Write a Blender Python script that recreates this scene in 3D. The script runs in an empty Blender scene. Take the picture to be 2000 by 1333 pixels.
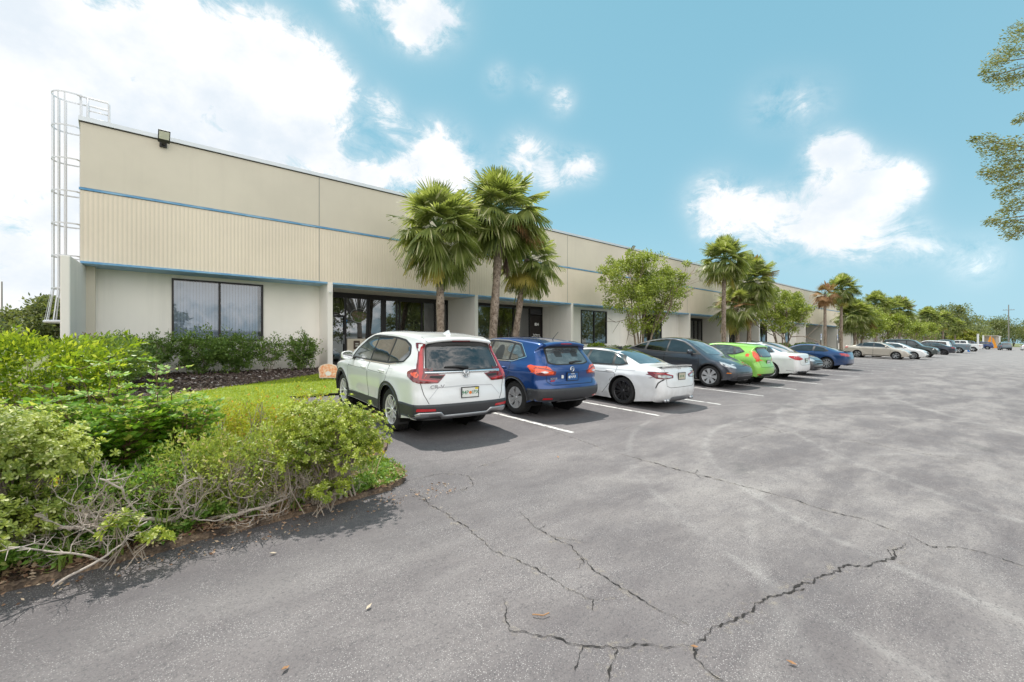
import bpy, bmesh, math, random
import numpy as np
from mathutils import Vector, Matrix, noise
from mathutils.bvhtree import BVHTree
from mathutils.geometry import delaunay_2d_cdt
R = math.radians
C = bpy.context.scene.collection
scene = bpy.context.scene
random.seed(7); rng = np.random.default_rng(7)

# ---------------------------------------------------------------- helpers
def tag(o, label=None, cat=None, group=None, kind=None):
    if label: o['label'] = label
    if cat: o['category'] = cat
    if group: o['group'] = group
    if kind: o['kind'] = kind
    return o
def empty(name, loc=(0, 0, 0), rz=0, label=None, cat=None, group=None):
    o = bpy.data.objects.new(name, None); C.objects.link(o)
    o.location = loc; o.rotation_euler = (0, 0, rz); o.empty_display_size = .2
    return tag(o, label, cat, group)
def link(name, me, mats, parent=None):
    if not isinstance(mats, (list, tuple)): mats = [mats]
    for m in mats: me.materials.append(m)
    o = bpy.data.objects.new(name, me); C.objects.link(o)
    if parent is not None: o.parent = parent
    return o
def smooth(me, flag=True):
    me.polygons.foreach_set('use_smooth', [flag] * len(me.polygons)); me.update()
def copy_tree(o, parent=None):
    c = o.copy(); C.objects.link(c)
    if parent is not None: c.parent = parent
    for ch in list(o.children): copy_tree(ch, c)
    return c
class MB:
    """collects shapes into one mesh"""
    def __init__(s): s.v = []; s.f = []; s.m = []
    def add(s, vs, fs, mi=0):
        b = len(s.v); s.v.extend([tuple(v) for v in vs]); s.f.extend([tuple(i + b for i in f) for f in fs]); s.m.extend([mi] * len(fs))
    def box(s, a, b, mi=0):
        x0, y0, z0 = a; x1, y1, z1 = b
        s.add([(x0,y0,z0),(x1,y0,z0),(x1,y1,z0),(x0,y1,z0),(x0,y0,z1),(x1,y0,z1),(x1,y1,z1),(x0,y1,z1)],
              [(0,3,2,1),(4,5,6,7),(0,1,5,4),(1,2,6,5),(2,3,7,6),(3,0,4,7)], mi)
    def prism(s, poly, z0, z1, mi=0):
        n = len(poly)
        vs = [(x, y, z0) for x, y in poly] + [(x, y, z1) for x, y in poly]
        fs = [tuple(range(n - 1, -1, -1)), tuple(range(n, 2 * n))] + [(i, (i + 1) % n, n + (i + 1) % n, n + i) for i in range(n)]
        s.add(vs, fs, mi)
    def tube(s, pts, rad, n=8, mi=0, cap=True):
        pts = [Vector(p) for p in pts]
        if not isinstance(rad, (list, tuple)): rad = [rad] * len(pts)
        up = Vector((0, 0, 1)); vs = []; fs = []; prev = None
        for i, p in enumerate(pts):
            d = (pts[min(i + 1, len(pts) - 1)] - pts[max(i - 1, 0)])
            if d.length < 1e-9: d = Vector((0, 0, 1))
            d.normalize()
            if prev is None:
                a = d.cross(up)
                if a.length < .05: a = d.cross(Vector((1, 0, 0)))
            else: a = prev - d * prev.dot(d)
            if a.length < 1e-6: a = d.orthogonal()
            a.normalize(); prev = a; b = d.cross(a)
            for k in range(n):
                t = 2 * math.pi * k / n
                vs.append(p + (a * math.cos(t) + b * math.sin(t)) * rad[i])
        for i in range(len(pts) - 1):
            for k in range(n):
                fs.append((i*n+k, i*n+(k+1)%n, (i+1)*n+(k+1)%n, (i+1)*n+k))
        if cap:
            fs.append(tuple(range(n - 1, -1, -1))); fs.append(tuple(range((len(pts)-1)*n, len(pts)*n)))
        s.add(vs, fs, mi)
    def build(s, name, mats, parent=None, sm=False):
        me = bpy.data.meshes.new(name); me.from_pydata(s.v, [], s.f)
        me.polygons.foreach_set('material_index', s.m)
        if sm: smooth(me)
        me.update()
        return link(name, me, mats, parent)
def np_mesh(name, V, F, mats, parent=None, sm=False, mi=None):
    """V (n,3), F (m,k) arrays -> object"""
    me = bpy.data.meshes.new(name)
    V = np.asarray(V, dtype=np.float32); F = np.asarray(F, dtype=np.int32); k = F.shape[1]
    me.vertices.add(len(V)); me.vertices.foreach_set('co', V.ravel())
    me.loops.add(F.size); me.loops.foreach_set('vertex_index', F.ravel())
    me.polygons.add(len(F)); me.polygons.foreach_set('loop_start', np.arange(0, F.size, k, dtype=np.int32))
    if mi is not None: me.polygons.foreach_set('material_index', np.asarray(mi, dtype=np.int32))
    if sm: me.polygons.foreach_set('use_smooth', np.ones(len(F), dtype=bool))
    me.update(calc_edges=True)
    return link(name, me, mats, parent)
def bevel(o, w, seg=2):
    m = o.modifiers.new('b', 'BEVEL'); m.width = w; m.segments = seg; m.limit_method = 'ANGLE'; return o
def text_mesh(name, txt, size, mat, parent, loc, rot, extrude=.002, bold=0.0, label=None, sx=1):
    cu = bpy.data.curves.new('t', 'FONT'); cu.body = txt; cu.size = size; cu.extrude = extrude; cu.align_x = 'CENTER'; cu.align_y = 'CENTER'; cu.offset = bold
    o = bpy.data.objects.new('t', cu); C.objects.link(o)
    dg = bpy.context.evaluated_depsgraph_get(); me = bpy.data.meshes.new_from_object(o.evaluated_get(dg))
    bpy.data.objects.remove(o); me.name = name
    me.materials.clear()
    n = link(name, me, mat, parent); n.location = loc; n.rotation_euler = rot; n.scale = (sx, 1, 1)
    return n

# ---------------------------------------------------------------- materials
class NT:
    def __init__(s, name):
        s.mat = bpy.data.materials.new(name); s.mat.use_nodes = True; s.t = s.mat.node_tree; s.t.nodes.clear()
        s.out = s.t.nodes.new('ShaderNodeOutputMaterial')
    def n(s, typ, ins={}, **props):
        nd = s.t.nodes.new('ShaderNode' + typ)
        for k, v in props.items(): setattr(nd, k, v)
        for k, v in ins.items(): s.set(nd, k, v)
        return nd
    def set(s, nd, k, v):
        sock = nd.inputs[k]
        if isinstance(v, bpy.types.NodeSocket): s.t.links.new(v, sock)
        else:
            if isinstance(v, (tuple, list)) and len(v) == 3 and sock.type == 'RGBA': v = (*v, 1)
            sock.default_value = v
    def math(s, op, a, b=0., c=None, clamp=False):
        nd = s.n('Math', operation=op, use_clamp=clamp); s.set(nd, 0, a); s.set(nd, 1, b)
        if c is not None: s.set(nd, 2, c)
        return nd.outputs[0]
    def mix(s, f, a, b, mode='MIX'):
        nd = s.n('Mix', data_type='RGBA', blend_type=mode); s.set(nd, 0, f); s.set(nd, 6, a); s.set(nd, 7, b); return nd.outputs[2]
    def ramp(s, f, stops, interp='LINEAR'):
        nd = s.n('ValToRGB', {0: f}); cr = nd.color_ramp; cr.interpolation = interp
        while len(cr.elements) < len(stops): cr.elements.new(.5)
        for e, (p, c) in zip(cr.elements, stops):
            e.position = p; e.color = (*c, 1) if len(c) == 3 else c
        return nd.outputs[0]
    def maprange(s, v, a, b, c=0., d=1., sm=True):
        nd = s.n('MapRange', {0: v, 1: a, 2: b, 3: c, 4: d}, interpolation_type='SMOOTHSTEP' if sm else 'LINEAR'); return nd.outputs[0]
    def noise(s, co, scale, det=3, rough=.5, dist=0.):
        nd = s.n('TexNoise', {'Vector': co, 'Scale': scale, 'Detail': det, 'Roughness': rough, 'Distortion': dist}); return nd.outputs['Fac']
    def obj(s): return s.n('TexCoord').outputs['Object']
    def pos(s): return s.n('NewGeometry').outputs['Position']
    def island(s): return s.n('NewGeometry').outputs['Random Per Island']
    def mapping(s, co, scale=(1,1,1), loc=(0,0,0), rot=(0,0,0)): return s.n('Mapping', {'Vector': co, 'Location': loc, 'Rotation': rot, 'Scale': scale}).outputs[0]
    def pr(s, col, rough=.5, **kw):
        ins = {'Base Color': col, 'Roughness': rough}; ins.update(kw)
        nd = s.n('BsdfPrincipled', ins); s.t.links.new(nd.outputs[0], s.out.inputs[0]); return nd
    def bump(s, h, strength=.3, dist=.01): return s.n('Bump', {'Height': h, 'Strength': strength, 'Distance': dist}).outputs[0]
_M = {}
def plain(name, col, rough=.6, var=.12, sc=6, **kw):
    """simple material with slight procedural variation"""
    key = ('plain', name)
    if key in _M: return _M[key]
    t = NT(name); n = t.noise(t.obj(), sc, 4)
    c = t.mix(n, tuple(x * (1 - var) for x in col), tuple(min(1, x * (1 + var)) for x in col))
    t.pr(c, rough, **kw); _M[key] = t.mat; return t.mat
def wall_mat(name, col, streak=.5, dirt=.2, sc=1.):
    t = NT(name); p = t.pos()
    big = t.noise(p, .35 * sc, 4, .6); st = t.noise(t.mapping(p, (2.2, 2.2, .12)), 1.4, 5, .65); fine = t.noise(p, 45, 3)
    c = t.mix(t.maprange(big, .3, .7), tuple(x * .93 for x in col), tuple(x * 1.04 for x in col))
    c = t.mix(t.math('MULTIPLY', t.maprange(st, .5, .8), streak), c, tuple(x * (1 - dirt) for x in col))
    c = t.mix(t.math('MULTIPLY', fine, .12), c, tuple(x * .8 for x in col))
    z = t.n('SeparateXYZ', {0: p}).outputs[2]
    base = t.math('MULTIPLY', t.maprange(z, 1.25, .7), t.maprange(t.noise(p, 2.5, 4), .3, .7))
    c = t.mix(t.math('MULTIPLY', base, .35), c, (.22, .18, .13))
    t.pr(c, .85, Normal=t.bump(t.noise(p, 120, 4), .15, .004)); return t.mat
def leaf_mat(name, dark, light, tip=None, trans=.35, rough=.45, clump=3.):
    t = NT(name); p = t.pos(); i = t.island()
    cl = t.maprange(t.noise(p, clump, 3), .32, .68)
    f = t.math('ADD', t.math('MULTIPLY', cl, .5), t.math('MULTIPLY', i, .5))
    c = t.mix(f, dark, light)
    if tip: c = t.mix(t.maprange(i, .86, .92), c, tip)
    d = t.n('BsdfPrincipled', {'Base Color': c, 'Roughness': rough, 'Specular IOR Level': .45}).outputs[0]
    tr = t.n('BsdfTranslucent', {'Color': t.mix(.35, c, (.55, .6, .05), 'MIX')}).outputs[0]
    m = t.n('MixShader', {0: trans, 1: d, 2: tr}); t.t.links.new(m.outputs[0], t.out.inputs[0]); return t.mat
def glass_mat(name, refl=.3, tint=(.12, .13, .13), rough=.0, wob=0.):
    t = NT(name)
    fr = t.n('Fresnel', {'IOR': 1.5}).outputs[0]
    f = t.math('ADD', t.math('MULTIPLY', fr, 1 - refl), refl, clamp=True)
    ins = {'Color': (.95, .97, 1), 'Roughness': rough}
    if wob: ins['Normal'] = t.bump(t.noise(t.pos(), 1.3, 1), wob, .05)
    gl = t.n('BsdfGlossy', ins).outputs[0]; tr = t.n('BsdfTransparent', {'Color': tint}).outputs[0]
    m = t.n('MixShader', {0: f, 1: tr, 2: gl}); t.t.links.new(m.outputs[0], t.out.inputs[0]); return t.mat
def paint(name, col, metallic=.0, rough=.35, flake=False):
    key = ('paint', name)
    if key in _M: return _M[key]
    t = NT(name); n = t.noise(t.obj(), 1.6, 3)
    c = t.mix(n, tuple(x * .95 for x in col), tuple(min(1, x * 1.05) for x in col))
    z = t.n('SeparateXYZ', {0: t.obj()}).outputs[2]
    dust = t.math('MULTIPLY', t.maprange(z, .75, .25), t.maprange(t.noise(t.obj(), 5, 4), .3, .7))
    c = t.mix(t.math('MULTIPLY', dust, .25), c, (.25, .22, .18))
    t.pr(c, rough, Metallic=metallic, **{'Coat Weight': 1., 'Coat Roughness': .03}); _M[key] = t.mat; return t.mat

# ---------------------------------------------------------------- ground height and camera
SL = .043
def G(x, y): return SL * min(max(y, -9.), 18.)
CAM_H = 1.8
cam = bpy.data.cameras.new('camera'); cam.lens = 16.0; cam.sensor_width = 36; cam.sensor_fit = 'HORIZONTAL'
cam.clip_end = 3000; cam.clip_start = .05; cam.shift_y = .00175
co = bpy.data.objects.new('camera', cam); C.objects.link(co)
fw = Vector((.66, .7513, 0)).normalized()
co.location = (0, 0, CAM_H); co.rotation_euler = fw.to_track_quat('-Z', 'Y').to_euler()
scene.camera = co
def pdir(u, v):
    """direction in the world of the point seen at u, v of the 2000 x 1333 photograph (used for the sky)"""
    return Vector(((u-1000)*.7513+889*.66, -(u-1000)*.66+889*.7513, 670-v)).normalized()
scene.view_settings.view_transform = 'Standard'; scene.view_settings.look = 'None'; scene.view_settings.exposure = 0; scene.view_settings.gamma = 1

# ---------------------------------------------------------------- sky and sun
SUN_EL, SUN_AZ = 64., 14.      # azimuth measured from +Y towards +X
w = bpy.data.worlds.new('World'); scene.world = w; w.use_nodes = True
t = w.node_tree; t.nodes.clear()
class W(NT):
    def __init__(s): s.t = t; s.out = t.nodes.new('ShaderNodeOutputWorld')
wn = W()
sky = wn.n('TexSky', sky_type='NISHITA'); sky.sun_disc = False; sky.sun_elevation = R(SUN_EL); sky.sun_rotation = R(SUN_AZ)
sky.altitude = 0; sky.air_density = 1.0; sky.dust_density = 1.2; sky.ozone_density = 2.
gen = wn.n('TexCoord').outputs['Generated']
tint = wn.mix(1., sky.outputs[0], SKY_TINT, 'MULTIPLY') if 'SKY_TINT' in globals() else wn.mix(1., sky.outputs[0], (.95, 1.22, .86), 'MULTIPLY')
hsv = wn.n('HueSaturation', {'Saturation': .74, 'Value': 1.0, 'Color': tint}).outputs[0]
# clouds: soft lobes in the directions where the cumulus stand, broken up by noise
lobes = [  # u, v, radius (rad), strength
 (-250,560,.31,1.5),(-50,380,.19,1.3),(40,480,.36,1.7),(120,270,.10,1.),(340,135,.085,1.0),(460,115,.07,.9),(570,120,.065,.85),(640,190,.07,.85),(430,220,.11,1.3),(520,250,.07,.6),(280,260,.13,1.3),(100,330,.2,1.4),
 (620,300,.045,.75),(740,350,.05,.75),(850,300,.055,.9),(880,330,.06,.8),(800,330,.05,.7),(1020,300,.045,.75),(1075,330,.045,.7),(1130,325,.03,.55),
 (690,-5,.035,.6),(790,10,.06,.8),(860,35,.05,.6),(810,70,.025,.45),
 (1390,390,.055,.85),(1470,430,.06,.9),(1560,440,.065,.95),(1630,330,.045,.75),(1690,380,.06,.85),(1640,290,.03,.7),(1640,460,.055,.85),(1740,470,.045,.7),(1800,480,.03,.55),(1760,360,.035,.6),(1380,450,.03,.5),(1590,300,.025,.5),
 (975,155,.026,.62),(1095,195,.03,.6),(1040,160,.02,.5),(1905,510,.035,.6),(1500,205,.05,.38),(1580,205,.05,.38),(750,220,.035,.6),(1150,330,.03,.6),(700,345,.04,.8),
 (3300,300,.72,1.3),(-1500,200,.7,1.2)]  # last two: unseen lobes added behind the camera to light the facade
acc = None
for (u, v, rad, st) in lobes:
    if -300 < u < 700 and v < 600: rad *= .86
    if 1300 < u < 1850: rad *= .92; st *= .92
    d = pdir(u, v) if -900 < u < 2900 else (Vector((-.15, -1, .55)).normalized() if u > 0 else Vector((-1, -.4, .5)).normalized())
    dist = wn.n('VectorMath', operation='DISTANCE'); wn.set(dist, 0, gen); dist.inputs[1].default_value = d
    q = wn.math('DIVIDE', dist.outputs['Value'], rad)
    g = wn.math('EXPONENT', wn.math('MULTIPLY', wn.math('MULTIPLY', q, q), -1.))
    g = wn.math('MULTIPLY', g, st)
    acc = g if acc is None else wn.math('ADD', acc, g)
acc = wn.math('MINIMUM', acc, 1.3)
n1 = wn.noise(gen, 5.5, 10, .62, .35); n2 = wn.noise(wn.mapping(gen, (1, 1, 1.5)), 13, 12, .72, .6)
bil = wn.math('ADD', wn.math('MULTIPLY', wn.math('SUBTRACT', n1, .5), 2.5), wn.math('MULTIPLY', wn.math('SUBTRACT', n2, .5), 2.3))
den = wn.math('ADD', acc, wn.math('MULTIPLY', bil, wn.maprange(acc, .10, .5)))
mask = wn.math('POWER', wn.maprange(den, .36, .92, sm=False), .95)
veil = wn.math('MULTIPLY', wn.maprange(den, -.1, .7), .30)
shade = wn.maprange(wn.noise(wn.mapping(gen, (1, 1, 1.3), (0, 0, .05)), 4.5, 6, .6), .4, .68)
ccol = wn.mix(wn.math('MULTIPLY', shade, wn.maprange(den, .45, .9)), (9.2, 9.3, 9.4), (7.0, 7.7, 8.4))
zz = wn.n('SeparateXYZ', {0: gen}).outputs[2]
haze = wn.maprange(zz, .30, -.02)
grad = wn.mix(wn.maprange(zz, .0, .75, sm=False), (2.9, 5.8, 7.5), (1.7, 4.6, 6.2))
skyc = wn.mix(.8, hsv, grad)
skyc = wn.mix(wn.math('MULTIPLY', haze, .5), skyc, (4.6, 6.9, 8.0))
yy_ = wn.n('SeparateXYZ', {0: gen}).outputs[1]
front = wn.maprange(yy_, .25, -.35)          # clouds behind the camera, brightened to add ambient light on the facade
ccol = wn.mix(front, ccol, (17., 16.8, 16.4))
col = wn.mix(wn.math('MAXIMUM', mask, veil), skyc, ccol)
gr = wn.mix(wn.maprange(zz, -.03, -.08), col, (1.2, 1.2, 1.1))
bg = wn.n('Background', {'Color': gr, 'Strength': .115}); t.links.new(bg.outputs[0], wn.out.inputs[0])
ld = bpy.data.lights.new('sun', 'SUN'); ld.energy = 5.5; ld.angle = R(.53); ld.color = (1, .955, .89)
lo = bpy.data.objects.new('sun', ld); C.objects.link(lo)
sd = Vector((math.sin(R(SUN_AZ))*math.cos(R(SUN_EL)), math.cos(R(SUN_AZ))*math.cos(R(SUN_EL)), math.sin(R(SUN_EL))))
lo.rotation_euler = (-sd).to_track_quat('-Z', 'Y').to_euler(); lo.location = (0, 0, 30)
# ================================================================ GROUND
def strip_sheet(name, x0, x1, ys, dz, mat, nx=2, kind='structure'):
    """sheet that follows the ground profile"""
    V = []; F = []
    xs = np.linspace(x0, x1, nx)
    for y in ys:
        for x in xs: V.append((x, y, G(x, y) + dz))
    for j in range(len(ys) - 1):
        for i in range(nx - 1): F.append((j*nx+i, j*nx+i+1, (j+1)*nx+i+1, (j+1)*nx+i))
    return tag(np_mesh(name, V, F, mat), kind=kind)
t = NT('dry_grass_ground'); p = t.pos()
t.pr(t.mix(t.noise(p, .3, 5), (.10, .14, .035), (.16, .15, .07)), .95)
strip_sheet('ground', -900, 1200, [-900, -9, 18, 1200], -.05, t.mat)

# asphalt
def asphalt():
    t = NT('worn_asphalt'); p = t.pos(); sx = t.n('SeparateXYZ', {0: p}); X, Y = sx.outputs[0], sx.outputs[1]
    rot = t.mapping(p, (.5, 1.5, 1), rot=(0, 0, R(12)))
    big = t.noise(rot, .8, 9, .70, .25)
    sw = t.noise(t.mapping(p, (.35, 1.1, 1), rot=(0, 0, R(-14))), .9, 8, .68, .5)
    med = t.noise(p, 2.6, 6, .7)
    fine = t.noise(p, 60, 4, .75); grit = t.n('TexVoronoi', {'Vector': p, 'Scale': 85.}).outputs['Distance']
    c = t.mix(t.maprange(big, .35, .68), (.122, .108, .109), (.186, .167, .163))
    c = t.mix(t.math('MULTIPLY', t.maprange(sw, .5, .70), .28), c, (.31, .288, .272))
    # the driving lane has bleached, the stalls and the strip by the bed are darker
    lane = t.math('MULTIPLY', t.maprange(Y, 5.4, 3.2), t.maprange(X, 1.6, 6.5))
    pale = t.math('MULTIPLY', lane, t.maprange(t.math('ADD', t.math('MULTIPLY', med, .45), t.math('MULTIPLY', big, .7)), .50, .72))
    c = t.mix(t.math('MULTIPLY', pale, .36), c, (.37, .345, .32))
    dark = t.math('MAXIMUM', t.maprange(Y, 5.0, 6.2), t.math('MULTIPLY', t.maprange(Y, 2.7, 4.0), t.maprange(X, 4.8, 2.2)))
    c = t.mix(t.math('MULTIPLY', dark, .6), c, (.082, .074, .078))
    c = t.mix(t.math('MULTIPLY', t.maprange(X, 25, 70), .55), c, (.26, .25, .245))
    # faint arcs left by turning tyres
    for (cx_, cy_, rr_, wd_, kk) in ((9.5, -1.2, 5.2, .10, .28), (9.9, -1.6, 6.9, .09, .22), (14, -4, 8.2, .12, .22), (6.5, -3.5, 5.6, .10, .15), (22, -9, 12.4, .2, .25)):
        dn = t.n('VectorMath', operation='DISTANCE'); t.set(dn, 0, t.n('CombineXYZ', {0: X, 1: Y}).outputs[0]); dn.inputs[1].default_value = (cx_, cy_, 0)
        ring_ = t.maprange(t.math('ABSOLUTE', t.math('SUBTRACT', dn.outputs['Value'], rr_)), wd_, 0.)
        c = t.mix(t.math('MULTIPLY', t.math('MULTIPLY', ring_, t.maprange(med, .35, .6)), kk), c, (.40, .385, .365))
    # light aggregate grains showing through
    gm = t.math('MULTIPLY', t.maprange(grit, .34, .16), t.maprange(t.noise(p, 2.3, 7, .75), .36, .60))
    c = t.mix(t.math('MULTIPLY', gm, .55), c, (.55, .525, .505))
    pit = t.noise(t.mapping(p, (1, 1.6, 1)), 26, 6, .8)
    c = t.mix(t.math('MULTIPLY', t.maprange(pit, .44, .36), .7), c, (.06, .055, .058))
    c = t.mix(t.math('MULTIPLY', t.maprange(fine, .50, .36), .5), c, (.05, .05, .052))
    # oil stains in the stalls
    st = t.maprange(t.noise(t.mapping(p, (1, 1, 1), (3, 1, 0)), .9, 3), .66, .74)
    c = t.mix(t.math('MULTIPLY', st, .35), c, (.05, .05, .05))
    h = t.math('ADD', t.math('MULTIPLY', fine, .6), t.math('MULTIPLY', grit, .6))
    t.pr(c, t.maprange(med, .3, .7, .72, .9), Normal=t.bump(h, .55, .012)); return t.mat
ASPH = asphalt()
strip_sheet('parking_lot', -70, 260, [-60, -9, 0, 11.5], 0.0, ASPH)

# planting bed outline (rough edge towards the asphalt)
def bed_outline():
    P = []
    xs = np.arange(-30, 2.31, .06)
    for x in xs:
        y = 4.36 + .09 * max(0, x + .6) ** 1.0 * .9 if x > -.6 else 4.36
        P.append((x, y + .035 * noise.noise(Vector((x * 5, 1, 0))) + .05 * noise.noise(Vector((x * 1.3, 4, 0)))))
    for a in np.linspace(-80, 0, 12):
        P.append((2.28 + .33 * math.cos(R(a)), 4.98 + .33 * math.sin(R(a)) + .02 * noise.noise(Vector((a, 0, 0)))))
    for y in np.arange(5.0, 11.5, .1): P.append((2.64 + .49*min(1, max(0, (y-5.6)/.8)) + .04 * noise.noise(Vector((9, y * 3, 0))), y))
    P += [(3.12, 11.7), (-30, 11.7)]
    return P
def fill_poly(poly, res, zf):
    pts = [Vector(p) for p in poly]; n = len(pts)
    xs = [p.x for p in pts]; ys = [p.y for p in pts]
    r = delaunay_2d_cdt(pts, [(i, (i+1) % n) for i in range(n)], [list(range(n))], 1, 1e-5)
    return [(v.x, v.y, zf(v.x, v.y)) for v in r[0]], r[2]
t = NT('mulch_bed'); p = t.pos()
chips = t.n('TexVoronoi', {'Vector': t.mapping(p, (1, 2.2, 1), rot=(0, 0, .6)), 'Scale': 42.}, feature='F1')
base = t.mix(chips.outputs['Color'], (.10, .065, .045), (.34, .24, .16))
c = t.mix(t.maprange(t.noise(p, 5, 4), .4, .65), base, (.06, .045, .035))
t.pr(c, .95, Normal=t.bump(chips.outputs['Distance'], .9, .02)); MULCH = t.mat
v, f = fill_poly(bed_outline(), .2, lambda x, y: G(x, y) + .05)
b = MB(); b.add(v, f)
edge = bed_outline(); n = len(edge)
b.add([(x, y, G(x, y) + .05) for x, y in edge] + [(x*1.0, y - .02, G(x, y) - .02) for x, y in edge], [(i, (i+1) % n, n+(i+1) % n, n+i) for i in range(n)])
tag(b.build('planting_bed', MULCH), kind='structure')
# ground towards the building
strip_sheet('mulch_strip', -30, 6.3, [11.4, 18.6], .046, MULCH)
t = NT('lawn_soil'); p = t.pos()
t.pr(t.mix(t.maprange(t.noise(p, 4, 5, .7), .35, .65), (.12, .20, .018), (.20, .26, .03)), .95); LAWNM = t.mat
lawn_poly = [(-6, 6.6), (2.9, 6.2), (3.06, 11.2), (3.1, 11.42), (5.9, 11.44), (5.9, 16.6), (5.4, 16.0), (3.2, 14.35), (.75, 12.75), (-1.2, 11.9), (-6, 10.9)]
def dens(poly, step):
    out = []
    for i, a in enumerate(poly):
        b_ = poly[(i+1) % len(poly)]; k = max(1, int(math.dist(a, b_) / step))
        for j in range(k):
            x = a[0] + (b_[0]-a[0])*j/k; y = a[1] + (b_[1]-a[1])*j/k
            out.append((x + .05*noise.noise(Vector((x*3, y*3, 1))), y + .07*noise.noise(Vector((x*3, y*3, 7)))))
    return out
v, f = fill_poly(dens(lawn_poly, .15), .2, lambda x, y: G(x, y) + .058)
b = MB(); b.add(v, f); tag(b.build('lawn', LAWNM), kind='structure')
t = NT('strip_grass'); p = t.pos()
t.pr(t.mix(t.noise(p, 3, 5), (.06, .09, .02), (.14, .13, .05)), .95)
strip_sheet('verge', 6.3, 260, [11.62, 15.4], .09, t.mat)
t = NT('concrete'); p = t.pos()
t.pr(t.mix(t.noise(p, 2, 6, .7), (.36, .35, .33), (.5, .49, .46)), .9); CONC = t.mat
strip_sheet('walkway', 6.3, 260, [15.4, 21], .095, CONC)
b = MB(); b.box((4.4, 11.45, .3), (260, 11.62, .60)); k = b.build('kerb', CONC); bevel(k, .02); tag(k, kind='structure')

# stall stripes
def stripe_mat():
    t = NT('worn_white_paint'); p = t.pos()
    m = t.math('MULTIPLY', t.maprange(t.noise(p, 9, 6, .75), .30, .56), .9)
    sh = t.n('BsdfPrincipled', {'Base Color': t.mix(t.noise(p, 30, 3), (.62, .61, .58), (.80, .79, .76)), 'Roughness': .8}).outputs[0]
    tr = t.n('BsdfTransparent').outputs[0]; mx = t.n('MixShader', {0: m, 1: tr, 2: sh}); t.t.links.new(mx.outputs[0], t.out.inputs[0]); return t.mat
STR = stripe_mat()
SX = [3.2 + 0*1, 6.05, 8.86, 11.66, 14.48, 17.36, 20.25, 23.15]
while len(SX) < 40: SX.append(SX[-1] + 2.87)
for i, x in enumerate(SX[1:], 1):
    ye = 5.28 if i < 3 else 5.2
    strip_sheet('stall_line', x - .05, x + .05, [ye, 10.8], .004, STR)

# cracks: jagged dark ribbons and the crumbled pale rim along them
t = NT('crack_dark'); t.pr(t.mix(t.noise(t.pos(), 20, 3), (.008, .008, .009), (.035, .03, .026)), 1.); CRK = t.mat
t = NT('crumbled_rim'); p_ = t.pos(); f_ = t.math('MULTIPLY', t.maprange(t.noise(p_, 16, 6, .75), .50, .70), .40)
mx_ = t.n('MixShader', {0: f_, 1: t.n('BsdfTransparent').outputs[0], 2: t.n('BsdfPrincipled', {'Base Color': t.mix(t.noise(p_, 40, 3), (.30, .25, .19), (.50, .45, .38)), 'Roughness': .95}).outputs[0]}); t.t.links.new(mx_.outputs[0], t.out.inputs[0]); RIMM = t.mat
def gpt(u, v):
    a = (u-1000)*.7513+586.7; b_ = -(u-1000)*.66+667.9; k = CAM_H / ((v-670) + SL*b_)
    return (a*k, b_*k)
def rough_path(pts, amp, step=.018):
    out = []
    for i in range(len(pts)-1):
        a = Vector(pts[i]); b_ = Vector(pts[i+1]); L = (b_-a).length; n_ = max(2, int(L/step)); nrm = Vector((-(b_-a).y, (b_-a).x)).normalized()
        for j in range(n_):
            q = a.lerp(b_, j/n_)
            out.append(q + nrm*amp*(noise.noise(Vector((q.x*5.5, q.y*5.5, 3)))*1.6 + noise.noise(Vector((q.x*22, q.y*22, 5)))*1.1 + noise.noise(Vector((q.x*60, q.y*60, 8)))*.6))
    out.append(Vector(pts[-1])); return out
def ribbon(mb, path, w, dz):
    V = []; n_ = len(path)
    for i, q in enumerate(path):
        d = (path[min(i+1, n_-1)] - path[max(i-1, 0)]).normalized(); nrm = Vector((-d.y, d.x))
        ww = w*(.22 + 1.5*abs(noise.noise(Vector((q.x*14, q.y*14, 11))))*2.0)*min(1, 6*i/n_+.25, 6*(n_-1-i)/n_+.25)*.5
        ww = max(ww, w*.12)
        for s in (-1, 1):
            r_ = q + nrm*ww*s; V.append((r_.x, r_.y, G(r_.x, r_.y)+dz))
    mb.add(V, [(2*i, 2*i+1, 2*i+3, 2*i+2) for i in range(n_-1)])
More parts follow.
